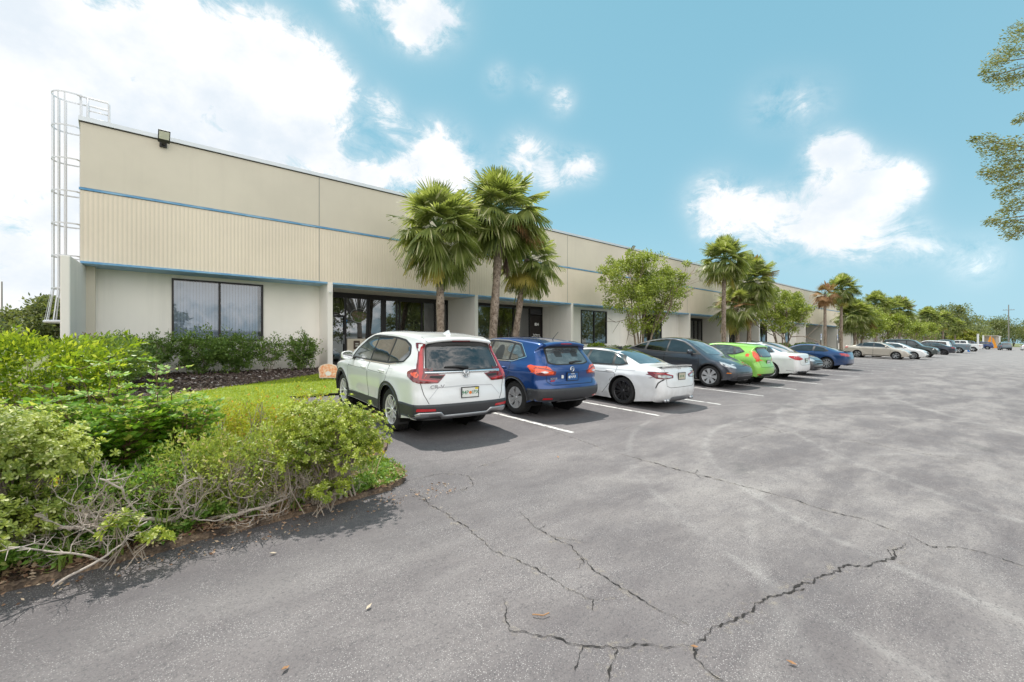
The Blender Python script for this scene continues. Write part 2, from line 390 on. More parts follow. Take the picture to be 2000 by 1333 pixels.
cracks = [
 ([(1768,1062),(1735,1092),(1700,1105),(1655,1105),(1600,1130),(1540,1155),(1480,1180),(1470,1195),(1415,1222),(1385,1230),(1355,1262)], .020, .016),
 ([(1355,1262),(1310,1262),(1250,1262),(1205,1267),(1150,1262),(1100,1250),(1050,1245),(1000,1232),(985,1205),(988,1170)], .012, .013),
 ([(1205,1267),(1195,1300),(1188,1333)], .010, .01),
 ([(1355,1262),(1362,1285),(1385,1310),(1415,1335)], .010, .012),
 ([(1015,1000),(1045,1030),(1070,1045),(1110,1065),(1130,1080),(1140,1100),(1125,1112)], .010, .012),
 ([(1130,1080),(1165,1120),(1215,1150),(1245,1165),(1275,1185),(1310,1205),(1345,1222)], .010, .012),
 ([(800,955),(840,985),(880,1010),(930,1045),(960,1075),(1010,1095),(1050,1115),(1085,1135),(1110,1155),(1160,1172),(1205,1170)], .009, .014),
 ([(1160,1172),(1158,1195)], .006, .01),
 ([(1200,885),(1260,900),(1300,912),(1340,922),(1400,937),(1450,950),(1510,966),(1560,980),(1620,1000),(1700,1020),(1770,1045)], .016, .014),
 ([(1770,1045),(1820,1070),(1870,1070),(1920,1080),(1960,1095),(2010,1110)], .014, .014),
 ([(990,815),(1060,835),(1130,860),(1200,885)], .008, .016),
 ([(1470,828),(1520,842),(1600,853),(1680,863),(1750,877),(1830,892),(1940,904)], .012, .02),
 ([(1500,838),(1470,850),(1440,857)], .006, .01),
 ([(800,940),(860,925),(915,930),(925,950),(870,968)], .006, .012),
 ([(925,915),(980,900),(1030,880)], .006, .012),
 ([(1070,1047),(1100,1052),(1150,1060)], .004, .01),
 ([(1200,845),(1260,825),(1330,812)], .006, .012),
 ([(1190,1100),(1230,1085),(1280,1070),(1320,1035)], .0, .01),
]
for pts, w_, amp in cracks:
    if w_ == 0: continue
    mb = MB(); path = rough_path([gpt(*q) for q in pts], amp*1.3); ribbon(mb, path, w_*.62, .006)
    hb = MB(); ribbon(hb, path[::3]+[path[-1]], max(.06, w_*9), .003); tag(hb.build('crack_rim', RIMM), kind='structure')
    for k in range(int(len(path)/60)):
        i = random.randrange(10, max(11, len(path)-10)); a = path[i]; ang = random.uniform(0, 6.28); L = random.uniform(.06, .22)
        ribbon(mb, rough_path([a, a + Vector((math.cos(ang), math.sin(ang)))*L], .01, .02), w_*.45, .0055)
    tag(mb.build('pavement_crack', CRK), kind='structure')

# small litter on the asphalt
TWG = plain('dead_leaf_brown', (.36, .20, .10), .9); PLF = plain('dead_leaf_pale', (.55, .47, .36), .9)
litter = [(1040,1205,'curved dry brown twig lying on the asphalt by the long crack', 'twig'), (1357,1268,'small orange dead leaf at the junction of the widest crack', 'leaf'),
          (558,1310,'dark curled dead leaf on the asphalt at the bottom of the picture', 'leaf'), (720,1190,'small pale dead leaf lying alone below the bush shadow', 'leaf'), (534,1084,'pale dead leaf on the asphalt just below the bush shadow', 'leaf'),
          (1090,895,'tiny dry leaf on the asphalt to the right of the white crossover', 'leaf'), (1547,1300,'tiny reddish leaf on the asphalt at the lower right', 'leaf')]
for (u, v, lab, kd) in litter:
    x, y = gpt(u, v); mb = MB()
    if kd == 'twig':
        mb.tube([(0, .0, .01), (.01, -.03, .015), (.03, -.06, .012), (.075, -.075, .012)], .004, 6)
    else:
        mb.add([(-.025, 0, .006), (0, -.012, .014), (.03, 0, .02), (0, .012, .012), (0, 0, .004)], [(0, 1, 4), (1, 2, 4), (2, 3, 4), (3, 0, 4)])
    o = mb.build('dead_leaf' if kd == 'leaf' else 'twig', PLF if 'pale' in lab else TWG); o.location = (x, y, G(x, y)+.004); o.rotation_euler = (0, 0, random.uniform(0, 6) if kd == 'leaf' else .2); tag(o, lab, kd)

# ================================================================ BUILDING
YF, YL, YR = 17.5, 18.4, 19.9
Z2, Z1, ZT = 4.09, 6.07, 8.12
XE, X0B, PITCH, FIN0 = 152., -.67, 6.9, 6.2
GZ = .6
UP = wall_mat('upper_stucco', (.66, .60, .50), .5, .10); RIBM = wall_mat('ribbed_stucco', (.765, .67, .545), .5, .10)
LOW = wall_mat('lower_stucco', (.90, .86, .80), .7, .14); FINM = wall_mat('fin_stucco', (.84, .80, .745), .6, .16)
t = NT('blue_trim'); p = t.pos(); t.pr(t.mix(t.maprange(t.noise(t.mapping(p, (1, 1, 6)), 2.2, 6, .7), .35, .65), (.08, .27, .50), (.26, .46, .64)), .6); BLUE = t.mat
METAL = plain('galvanised_metal', (.62, .65, .68), .45, .08, 3, Metallic=.35)
DARKF = plain('bronze_aluminium_frame', (.035, .032, .032), .4, .2, 3, Metallic=.5)
bld = empty('industrial_building', (0, 0, 0), 0, 'long tan flat roofed business building with ribbed band and blue stripes', 'building')
def part(mb, name, mat, sm=False): return mb.build(name, mat, bld, sm)
m = MB(); m.box((X0B, YF, Z1+.09), (XE, YF+.5, ZT-.12)); m.box((X0B, YF+.03, Z2), (XE, YF+.5, Z1+.09)); m.box((X0B, YF+.5, GZ), (X0B+.3, YF+24, ZT-.13)); m.box((X0B+.3, YF+.5, ZT-.9), (XE-.001, YF+24, ZT-.8)); m.box((XE-.3, YF+.5, GZ), (XE, YF+24, ZT-.13)); m.box((X0B, YF+24, GZ), (XE, YF+24.3, ZT-.13))
part(m, 'upper_wall', UP)
# ribbed band: real vertical flutes
V = []; F = []; x = X0B; rp = .105
n_ = int((XE - X0B)/rp)
for i in range(n_):
    xa = X0B + i*rp
    for (dx, dy) in ((0, 0), (.055, 0), (.067, .007), (.093, .007)):
        V += [(xa+dx, YF+dy-.004, Z2+.0), (xa+dx, YF+dy-.004, Z1)]
k = len(V)//2
F = [(2*i, 2*i+2, 2*i+3, 2*i+1) for i in range(k-1)]
np_mesh('ribbed_panel', V, F, RIBM, bld)
m = MB()
for i in range(22):
    xj = 5.80 + PITCH*i
    m = MB(); m.box((xj-.012, YF-.007, Z2-.0), (xj+.012, YF+.02, ZT-.13)); part(m, 'panel_joint', plain('joint_sealant', (.30, .29, .26), .9))
m = MB(); m.box((X0B-.03, YF-.03, Z1+.015), (XE, YF+.02, Z1+.075)); part(m, 'upper_stripe', BLUE)
m = MB(); m.box((X0B-.04, YF-.06, ZT-.12), (XE+.04, YF+.2, ZT)); m.box((X0B-.04, YF+.2, ZT-.12), (X0B+.3, YF+24.3, ZT-.001)); part(m, 'parapet_coping', METAL)
m = MB(); m.box((X0B-.02, YF-.02, ZT-.145), (XE, YF+.02, ZT-.121)); part(m, 'coping_shadow_gap', DARKF)
# lower stripe, broken at the fins, and blue painted underside
fins = [FIN0 + PITCH*i for i in range(21)]
m = MB(); prev = X0B+.0
for fx in fins + [XE]:
    m.box((prev, YF-.03, Z2-.06), (fx-.1, YF+.03, Z2+.0)); prev = fx+.1
part(m, 'lower_stripe', BLUE)
m = MB(); m.box((X0B, YF+.031, Z2-.07), (XE, YL+.01, Z2-.001)); part(m, 'painted_soffit', plain('soffit_blue', (.35, .52, .68), .7))
m = MB(); m.box((X0B+.01, YL+.02, Z2-.10), (XE, YR+.2, Z2-.002)); part(m, 'recess_soffit', plain('soffit_tan', (.55, .5, .42), .8))
# fins
for i, fx in enumerate(fins):
    m = MB(); m.box((fx-.095, YF-.012, GZ), (fx+.095, YR+.06, Z2-.001)); o = part(m, 'wing_wall', FINM)
m = MB(); m.prism([(-.99, 16.1), (-.80, 16.1), (-.52, YL), (-.71, YL)][::1], .5, 4.02); o = m.build('wing_wall', FINM, bld); bevel(o, .03)
o['label'] = 'weathered end wing wall at the corner below the caged ladder'
# lower walls, windows, recessed entries
PANE = glass_mat('storefront_glass', .17, (.36, .37, .37)); PANE2 = glass_mat('blinds_glass', .10, (.60, .65, .72))
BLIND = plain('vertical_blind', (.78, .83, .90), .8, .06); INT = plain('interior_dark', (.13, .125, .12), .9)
def framed(mb, x0, x1, y, z0, z1, muls, fw=.055, d=.09):
    mb.box((x0, y-d, z0), (x1, y, z0+fw)); mb.box((x0, y-d, z1-fw), (x1, y, z1))
    for xm in [x0+fw/2] + list(muls) + [x1-fw/2]: mb.box((xm-fw/2, y-d-.002, z0+fw), (xm+fw/2, y-.001, z1-fw))
def window(x0, x1, z0, z1, y, muls, glass, blinds=True):
    f = MB(); framed(f, x0, x1, y+.01, z0, z1, muls); fr = part(f, 'window', DARKF)
    g = MB(); g.add([(x0+.05, y-.03, z0+.05), (x1-.05, y-.03, z0+.05), (x1-.05, y-.03, z1-.05), (x0+.05, y-.03, z1-.05)], [(0, 1, 2, 3)]); g.build('pane', glass, fr)
    if blinds:
        bl = MB(); xx = x0+.07
        while xx < x1-.14:
            a = .35; bl.add([(xx, y+.10, z0+.06), (xx+.085, y+.10+.03, z0+.06), (xx+.085, y+.13, z1-.06), (xx, y+.10, z1-.06)], [(0, 1, 2, 3)]); xx += .088
        bl.build('vertical_blind', BLIND, fr)
    return fr
def lower_wall(xa, xb, openings):
    global lw; lw = MB()
    """wall with rectangular openings at YL"""
    prev = xa
    for (x0, x1, z0, z1) in openings:
        lw.box((prev, YL, GZ), (x0, YL+.25, Z2-.071)); lw.box((x0, YL, GZ), (x1, YL+.25, z0)); lw.box((x0, YL, z1), (x1, YL+.25, Z2-.071)); prev = x1
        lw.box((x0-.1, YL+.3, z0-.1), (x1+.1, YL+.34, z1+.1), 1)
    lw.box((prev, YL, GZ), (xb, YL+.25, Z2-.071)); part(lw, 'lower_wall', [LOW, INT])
edges = [X0B+.0] + [f_ for f_ in fins] + [XE]
for i in range(len(edges)-1):
    xa, xb = edges[i] + (.0 if i == 0 else .096), edges[i+1]-.096
    if i % 4 in (1, 2):
        if i > 12: # far entries
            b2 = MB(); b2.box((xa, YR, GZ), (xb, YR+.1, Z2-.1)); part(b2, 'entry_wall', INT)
            continue
        dm = DARKF
        if i % 4 == 1:
            dx = xa+.45
            muls = [dx, dx+.95, xa+2.4, xa+2.48, xa+3.10, xa+3.22, xa+3.85, xa+4.0, xa+5.2, xa+5.95]
            f = MB(); framed(f, xa, xb, YR, GZ+.1, Z2-.22, muls, .06, .1); f.box((xa+3.08, YR-.09, GZ), (xa+3.30, YR+.0, Z2-.24)); f.box((xa, YR-.11, Z2-.32), (xb, YR+.0, Z2-.1)); fr = part(f, 'storefront', dm)
            g = MB(); g.add([(xa+.02, YR-.05, GZ), (xb, YR-.05, GZ), (xb, YR-.05, Z2-.3), (xa+.02, YR-.05, Z2-.3)], [(0, 1, 2, 3)]); g.build('pane', PANE, fr)
            b2 = MB(); b2.box((dx+1.0, YR-.14, GZ), (xa+2.4, YR-.0, 1.98)); part(b2, 'bulkhead_wall', RIBM)
            s_ = MB(); s_.box((dx+1.02, YR-.03, 2.06), (xa+2.38, YR-.012, Z2-.34)); s_.build('frosted_panel', plain('frosted_grey', (.42, .44, .46), .35), fr)
            d_ = MB(); d_.box((dx+.02, YR-.13, GZ+.1), (dx+.10, YR-.10, 3.0)); d_.box((dx+.87, YR-.13, GZ+.1), (dx+.95, YR-.10, 3.0)); d_.box((dx+.1, YR-.13, 2.92), (dx+.87, YR-.10, 3.0)); d_.box((dx+.1, YR-.13, GZ+.1), (dx+.87, YR-.10, GZ+.35)); dd = part(d_, 'door', dm)
            h_ = MB(); h_.tube([(dx+.83, YR-.19, 1.75), (dx+.83, YR-.19, 2.15)], .014, 8); h_.tube([(dx+.83, YR-.19, 1.8), (dx+.83, YR-.12, 1.8)], .01, 6); h_.tube([(dx+.83, YR-.19, 2.1), (dx+.83, YR-.12, 2.1)], .01, 6); h_.build('handle', METAL, dd, True)
            s2 = MB(); s2.box((xa+5.4, YR-.02, GZ+.1), (xa+5.9, YR-.012, Z2-.55)); s2.build('interior_partition', plain('dark_grey_panel', (.05, .05, .055), .6), fr)
        else:
            muls = [xa+1.5, xa+4.35, xa+5.65]
            f = MB(); framed(f, xa, xb, YR, GZ+.1, Z2-.12, muls, .08, .1); f.box((xa, YR-.11, Z2-.24), (xb, YR+.0, Z2-.1)); fr = part(f, 'storefront', dm)
            g = MB(); g.add([(xa+.02, YR-.05, GZ), (xa+5.65, YR-.05, GZ), (xa+5.65, YR-.05, Z2-.2), (xa+.02, YR-.05, Z2-.2)], [(0, 1, 2, 3)]); g.build('pane', PANE, fr)
            d_ = MB(); d_.box((xa+5.71, YR-.06, GZ+.1), (xb-.06, YR-.03, Z2-.62)); dd = part(d_, 'door', plain('tinted_door_glass', (.018, .014, .014), .12)); 
            g2 = MB(); g2.box((xa+5.71, YR-.06, Z2-.58), (xb-.06, YR-.03, Z2-.22)); g2.build('transom_light', plain('transom_grey', (.06, .06, .07), .1), fr)
            h_ = MB(); h_.tube([(xa+5.82, YR-.13, 1.75), (xa+5.82, YR-.13, 2.15)], .014, 8); h_.build('handle', METAL, dd, True)
            if i == 2:
                wm = plain('white_vinyl', (.85, .85, .85), .5); cx = (xa+5.71+xb-.06)/2
                text_mesh('suite_number', '804', .24, wm, dd, (cx+.05, YR-.068, 2.92), (R(90), 0, 0), bold=.008)
                text_mesh('door_lettering', 'Tax Planners\n& Corporate Fin.', .13, wm, dd, (cx+.02, YR-.068, 2.22), (R(90), 0, 0), bold=.004, sx=.85)
                text_mesh('door_lettering', 'SUITE', .10, wm, dd, (cx+.05, YR-.068, 1.99), (R(90), 0, 0), bold=.003)
                text_mesh('door_lettering', 'Reception', .13, wm, dd, (cx+.05, YR-.068, 1.68), (R(90), 0, 0), bold=.004)
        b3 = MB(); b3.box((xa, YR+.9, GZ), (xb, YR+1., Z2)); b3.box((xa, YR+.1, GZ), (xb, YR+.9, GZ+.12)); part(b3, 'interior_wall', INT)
    else:
        if i == 0: w_ = (1.45, 4.12, 1.86, 3.90)
        elif i % 4 == 3: w_ = (xa+1.75, xa+4.35, 1.75, 3.85)
        else: w_ = (xa+1.6, xa+4.2, 1.75, 3.85)
        lower_wall(xa, xb, [w_])
        if i < 13: window(*w_, YL+.04, [(w_[0]+w_[1])/2 - (.0 if i else .01)], PANE2 if i == 0 else PANE, i == 0)
# entry signs on the first storefront
t = NT('sign_graphic'); p = t.obj(); t.pr(t.ramp(t.noise(p, 9, 5, .7, 1.), [(.3, (.05, .09, .03)), (.45, (.10, .16, .05)), (.55, (.22, .12, .07)), (.65, (.25, .3, .33))]), .6); SGN = t.mat
m = MB(); pts = []
for k in range(28):
    a = 2*math.pi*k/28; r_ = 1 + .10*math.sin(3*a+.6) + .05*math.sin(7*a); pts.append((.36*math.cos(a)*r_, .26*math.sin(a)*r_*(1.1 if math.sin(a) < 0 else .8)))
m.add([(x_, 0, z_) for x_, z_ in pts], [tuple(range(28))]); ob = m.build('window_decal', SGN); ob.location = (8.32, YR-.056, 3.02)
m = MB(); pts = [(.34*math.cos(2*math.pi*k/24), .25*math.sin(2*math.pi*k/24)) for k in range(24)]
m.tube([(x_*1.2, 0, z_*1.25) for x_, z_ in pts] + [(pts[0][0]*1.2, 0, pts[0][1]*1.25)], .012, 6); m.build('outline', plain('decal_white', (.45, .47, .48), .5), ob)
tag(ob, 'green and brown leafy graphic sign on the grey storefront window by the door', 'sign')
m = MB(); m.box((-.14, -.04, -.19), (.14, .0, .19)); ob = m.build('mailbox', plain('brown_metal', (.09, .055, .04), .5)); ob.location = (8.16, YR-.142, 1.70); bevel(ob, .015)
m = MB(); m.box((-.07, -.046, .03), (.07, -.041, .09)); m.box((-.07, -.046, -.07), (.07, -.041, -.01)); m.build('slot_label', plain('pale_label', (.6, .58, .52), .5), ob)
tag(ob, 'small brown wall mailbox with two pale labels beside the first door', 'mailbox')
m = MB(); m.tube([(0, 0, .05), (0, -.006, .05)], .055, 14); m.tube([(0, 0, -.06), (0, -.006, -.06)], .04, 14); ob = m.build('door_sticker', plain('sticker_blue', (.05, .35, .75), .4)); ob.location = (7.72, YR-.057, 2.72); tag(ob, 'round blue sticker on the glass next to the first door', 'sticker')
m = MB(); m.tube([(0, 0, 0), (0, -.10, 0)], .012, 6); m.tube([(-.02, -.06, -.0), (-.02, -.24, -.05)], .038, 10); ob = m.build('security_camera', plain('camera_white', (.75, .75, .72), .4)); ob.location = (FIN0-.02, YF-.012, 3.72); tag(ob, 'small white bullet security camera on the first wing wall', 'camera')
m = MB(); m.box((-.12, -.12, -.03), (.12, .12, 0)); ob = m.build('soffit_lamp', plain('camera_white', (.75, .75, .72), .4)); ob.location = (19.3, YL+.6, Z2-.102); tag(ob, 'flat white lamp under the soffit above the door numbered 804', 'lamp')

# floodlights
def floodlight(x, label, rz=0):
    r_ = empty('floodlight', (x, YF-.03, ZT-.28), 0, label, 'floodlight', 'floodlights on the parapet')
    m = MB(); m.box((-.11, -.03, -.09), (.11, .03, .09)); m.box((-.04, -.22, -.02), (.04, -.03, .05)); m.tube([(-.07, -.2, .03), (.07, -.2, .03)], .045, 10); o = m.build('bracket', plain('fixture_black', (.03, .028, .026), .45), r_); bevel(o, .008)
    m = MB(); m.box((-.18, -.05, -.04), (.18, .0, .42)); o = m.build('housing', plain('fixture_black', (.03, .028, .026), .45), r_); o.location = (0, -.24, .05); o.rotation_euler = (R(38), 0, 0); bevel(o, .02)
    g = MB(); g.box((-.15, -.056, .10), (.15, -.048, .38)); g.build('lens', plain('led_lens', (.72, .72, .62), .25), o)
    r_.scale = (.82, .82, .82)
    return r_
floodlight(1.17, 'black wall floodlight with a pale square lens near the caged ladder')
floodlight(25.6, 'black floodlight on the parapet above the first leafy tree')

# caged ladder
WM = plain('white_painted_steel', (.68, .69, .72), .45, .08, 3)
lad = empty('caged_ladder', (-.67, 18.9, .7), 0, 'tall white caged roof ladder on the end wall of the building', 'ladder')
cx, cy = -.98, 18.9; hz = [9.12, 8.16, 7.20, 6.25, 5.30, 4.35, 3.40]
def hoop(z, r_, wide=.0):
    pts = []
    for k in range(19):
        a = R(90 + 180*k/18); pts.append((cx + r_*1.0*math.cos(a) + .67, (r_)*math.sin(a), z-.7))
    pts = [(.03-.06, .25, z-.7)] + [(-.12, r_, z-.7)] + pts + [(-.12, -r_, z-.7), (-.03, -.25, z-.7)]
    return pts
for z in hz:
    m = MB(); pts = hoop(z, .36)
    # flat bar hoop
    for i in range(len(pts)-1):
        a, b_ = Vector(pts[i]), Vector(pts[i+1]); d = (b_-a).normalized(); nrm = Vector((-d.y, d.x, 0))*.006
        vs = []
        for q in (a, b_):
            for s in (-1, 1):
                for h_ in (-.02, .02): vs.append(q + nrm*s + Vector((0, 0, h_)))
        m.add(vs, [(0, 1, 3, 2), (4, 6, 7, 5), (0, 4, 5, 1), (2, 3, 7, 6), (1, 5, 7, 3), (0, 2, 6, 4)])
    m.build('cage_hoop', WM, lad)
for a in (100, 125, 152, 180, 208, 235, 260):
    x_, y_ = cx+.67+.352*math.cos(R(a)), .352*math.sin(R(a)); x2, y2 = cx+.67+.50*math.cos(R(a)), .50*math.sin(R(a))
    nx_, ny_ = -math.sin(R(a))*.017, math.cos(R(a))*.017; ox, oy = math.cos(R(a))*.004, math.sin(R(a))*.004
    m = MB()
    for (p0, p1) in (((x_, y_, 9.12-.7), (x_, y_, 3.4-.7)), ((x_, y_, 3.4-.7), (x2, y2, 2.45-.7))):
        vs = []
        for q in (p0, p1):
            for s in (-1, 1):
                for s2 in (-1, 1): vs.append((q[0]+nx_*s+ox*s2, q[1]+ny_*s+oy*s2, q[2]))
        m.add(vs, [(0, 1, 3, 2), (4, 6, 7, 5), (0, 4, 5, 1), (2, 3, 7, 6), (1, 5, 7, 3), (0, 2, 6, 4)])
    m.build('cage_bar', WM, lad)
m = MB(); pts = []
for k in range(19):
    a = R(90 + 180*k/18); pts.append((cx+.67+.5*math.cos(a), .5*math.sin(a), 2.42-.7))
m.tube([(0, .5, 2.42-.7)] + pts + [(0, -.5, 2.42-.7)], .04, 8); m.build('flared_bottom_ring', WM, lad, True)
for s in (-.25, .20):
    m = MB(); m.box((-.06, s, .0), (-.01, s+.05, 8.5)); m.build('stringer', WM, lad)
z = .3
while z < 7.6: m = MB(); m.tube([(-.035, -.22, z), (-.035, .22, z)], .012, 6); m.build('rung', WM, lad, True); z += .3
for s in (-1, 1):
    m = MB(); m.tube([(-.1, .34*s, 8.42), (.12, .30*s, 8.42), (.56, .30*s, 8.42), (.60, .30*s, 8.38), (.60, .30*s, 7.45)], .03, 8); m.tube([(.12, .3*s, 7.45), (.12, .3*s, 8.42)], .03, 8); m.tube([(.12, .3*s, 8.05), (.6, .3*s, 8.05)], .022, 8); m.build('handrail', WM, lad, True)
# ================================================================ CARS
CHROME = plain('chrome', (.75, .76, .78), .08, .03, 3, Metallic=1.)
BLKP = plain('black_plastic', (.022, .022, .023), .55, .2, 8)
GREYP = plain('grey_plastic', (.045, .046, .05), .5, .15, 8)
SEAM = plain('panel_gap', (.01, .01, .01), .8)
WELL = plain('wheel_well', (.006, .006, .006), .95)
REDL = plain('tail_lamp_red', (.50, .010, .018), .12, .3, 14, **{'Coat Weight': 1.})
REDD = plain('tail_lamp_dark_red', (.16, .006, .012), .1, .3, 14, **{'Coat Weight': 1.})
ORNL = plain('lamp_orange_red', (.85, .09, .02), .15, .2, 14, **{'Coat Weight': 1.})
CLRL = plain('lamp_clear', (.62, .62, .62), .1, .35, 22, Metallic=.4, **{'Coat Weight': 1.})
AMB = plain('lamp_amber', (.8, .25, .03), .2)
SILV = plain('satin_silver', (.50, .51, .53), .3, .05, 6, Metallic=.8)
def car_glass(name, base, refl=.08):
    t = NT(name); z = t.n('SeparateXYZ', {0: t.obj()}).outputs[2]
    c = t.mix(t.maprange(t.noise(t.mapping(t.obj(), (1, 1, 1.6)), 3.2, 2), .45, .62), tuple(x*.45 for x in base), base)
    t.pr(c, .03, **{'Coat Weight': 1., 'Coat Roughness': 0., 'Specular IOR Level': .5 + refl*4, 'Coat IOR': 1.7}); return t.mat
GL_DARK = car_glass('car_glass_dark', (.012, .014, .017), .0); GL_MID = car_glass('car_glass', (.05, .058, .055)); GL_SEE = car_glass('car_glass_clear', (.12, .135, .13))
t = NT('tyre_rubber'); t.pr(t.mix(t.noise(t.obj(), 9, 4), (.014, .014, .015), (.03, .029, .028)), .85, Normal=t.bump(t.noise(t.mapping(t.obj(), (3, 40, 3)), 5, 2), .3, .01)); TYRE = t.mat
FLOR = plain('plate_white', (.75, .76, .73), .4); PLTG = plain('plate_green', (.02, .18, .08), .5); PLTO = plain('plate_orange', (.85, .22, .03), .5)

def catmull(pts, step=.04):
    P = [Vector(p[:2]) for p in pts]; r_ = [p[2] for p in pts]; out = []
    n_ = len(P)
    for i in range(n_-1):
        p0 = P[i-1] if i else P[0]*2-P[1]; p1, p2 = P[i], P[i+1]; p3 = P[i+2] if i+2 < n_ else P[-1]*2-P[-2]
        k = max(2, int((p2-p1).length/step))
        # limit tangents so that short spans stay tight
        L = (p2-p1).length
        m1 = (p2-p0)/((p2-p1).length+(p1-p0).length+1e-9)*L; m2 = (p3-p1)/((p3-p2).length+(p2-p1).length+1e-9)*L
        for j in range(k):
            s = j/k; s2 = s*s; s3 = s2*s
            q = p1*(2*s3-3*s2+1) + m1*(s3-2*s2+s) + p2*(-2*s3+3*s2) + m2*(s3-s2)
            out.append((q.x, q.y, r_[i]*(1-s)+r_[i+1]*s))
    out.append((P[-1].x, P[-1].y, r_[-1])); return out
def lerp_tab(tab, x):
    if x <= tab[0][0]: return tab[0][1]
    for (a, b_) in zip(tab, tab[1:]):
        if x <= b_[0]:
            s = (x-a[0])/(b_[0]-a[0]); s = s*s*(3-2*s)*.5 + s*.5
            return a[1]+(b_[1]-a[1])*s
    return tab[-1][1]
class Car:
    """local frame: x = 0 at the rear bumper, +x to the nose, z up from the ground, y to the left"""
    def __init__(s, sp):
        s.sp = sp; s.W = sp['W']/2; s.L = sp['L']; s.res = sp.get('res', .045); s.ra = sp['rt'] + .055
        s.wx = (sp['xr'], sp['xr'] + sp['wb'])
        s.root = empty('parked_car' if not sp.get('truck') else 'pickup_truck', (0, 0, 0), 0)
        s.build_body()
    def halfw(s, x, z):
        sp = s.sp; W_ = s.W
        zt = sp['ztab']; w_ = W_*lerp_tab(zt, z)
        u = x/s.L
        w_ *= lerp_tab(sp.get('xtab', [(0, .93), (.10, .985), (.25, 1), (.72, 1), (.88, .975), (1, .86)]), u)
        zb = sp['belt']
        # greenhouse narrows towards the rear glass and windscreen
        if z > zb-.05: w_ -= (z-zb+.05)*.10*max(0, (abs(u-.48)-.18))/.3
        for wx_ in s.wx:   # fender bulges
            d = math.hypot(x-wx_, (z-sp['rt'])*1.0); w_ += .022*math.exp(-((d-s.ra-.02)/.10)**2)*(1 if z < zb else 0)
        m_ = math.exp(-((z-.52)/.16)**2)*max(0, 1-abs((x-(s.wx[0]+s.wx[1])/2)/(sp['wb']*.42))**4)
        w_ -= .028*m_
        w_ += .012*math.exp(-((z-(zb-.13))/.035)**2)*lerp_tab([(0, .8), (.3, 1), (.8, 1), (1, 0)], u)   # shoulder crease
        return w_
    def build_body(s):
        sp = s.sp; out = catmull(sp['outline'], s.res); s.out = out
        sx0, sx1, sz = sp['L']*.20, sp['L']*.80, sp.get('spz', .62)
        ins = []
        for (x, z, r_) in out:
            cxp = min(max(x, sx0), sx1); zz_ = sz
            d = Vector((cxp-x, zz_-z)); d.normalize(); ins.append((x+d.x*r_, z+d.y*r_))
        s.ins = ins
        n_ = sp.get('n', 2.6); nq = 14
        qs = [math.sin(math.pi/2*k/nq)**.85 for k in range(nq+1)]; qs = [-q for q in qs[::-1]] + qs[1:]
        V = []; F = []; nqq = len(qs)
        for i, (x, z, r_) in enumerate(out):
            ix, iz = ins[i]
            for q in qs:
                a = 1-(1-abs(q)**n_)**(1/n_)
                px, pz = x+(ix-x)*a, z+(iz-z)*a
                V.append((px, q*s.halfw(ix*.6+px*.4, iz*.6+pz*.4) if abs(q) < .999 else q*s.halfw(ix, iz), pz))
        for i in range(len(out)-1):
            for k in range(nqq-1): F.append((i*nqq+k, (i+1)*nqq+k, (i+1)*nqq+k+1, i*nqq+k+1))
        # side patches with arch cut-outs
        zs = sp['sill']; ra = s.ra; rt = sp['rt']
        low = []; xe, xs_ = ins[-1][0], ins[0][0]
        def arc(wx_):
            h_ = zs-rt; a0 = math.asin(max(-1, min(1, h_/ra))); k = 22
            return [(wx_+ra*math.cos(a), rt+ra*math.sin(a)) for a in [a0+(math.pi-2*a0)*j/k for j in range(k+1)]]
        for wx_ in (s.wx[1], s.wx[0]): low += arc(wx_)
        def densify(P):
            o = []
            for i in range(len(P)-1):
                a, b_ = Vector(P[i]), Vector(P[i+1]); k = max(1, int((b_-a).length/s.res))
                for j in range(k): o.append(tuple(a.lerp(b_, j/k)))
            o.append(P[-1]); return o
        lowd = densify([ins[-1]] + low + [ins[0]])[1:-1]
        poly = list(ins) + lowd
        pv, pf = s.cdt(poly, s.res)
        for sgn in (1, -1):
            b0 = len(V)
            for (x, z) in pv: V.append((x, sgn*s.halfw(x, z), z))
            for f in pf: F.append(tuple(i+b0 for i in (f if sgn < 0 else f[::-1])))
        bm = bmesh.new()
        vs = [bm.verts.new(v) for v in V]
        for f in F:
            try: bm.faces.new([vs[i] for i in f])
            except Exception: pass
        bmesh.ops.remove_doubles(bm, verts=bm.verts, dist=.0012)
        bmesh.ops.recalc_face_normals(bm, faces=bm.faces)
        bm.normal_update()
        me = bpy.data.meshes.new('body'); bm.to_mesh(me); smooth(me)
        s.bvh = BVHTree.FromBMesh(bm); bm.faces.ensure_lookup_table()
        s.fv = [[v.index for v in f.verts] for f in bm.faces]; s.vc = [v.co.copy() for v in bm.verts]; s.vn = [v.normal.copy() for v in bm.verts]
        # the sign of the normals is checked against the centre
        c = Vector((s.L/2, 0, .7)); sg = sum(1 if (s.vc[i]-c).dot(s.vn[i]) > 0 else -1 for i in range(0, len(s.vc), 17))
        if sg < 0: s.vn = [-n for n in s.vn]
        bm.free()
        s.body = link('body', me, sp['paint'], s.root)
        # underbody and wheel wells
        m = MB(); W_ = s.W
        m.box((sp['xr']-.45 if sp['xr'] > .8 else .3, -W_*.60, sp['sill']+.02), (s.L-.45, W_*.60, rt+ra*.6))
        m.box((.22, -W_*.72, sp['sill']+.05), (s.L-.3, W_*.72, sp['sill']+.09))
        m.box((s.wx[0]+ra, -W_*.9, sp['sill']+.01), (s.wx[1]-ra, W_*.9, sp['sill']+.04))
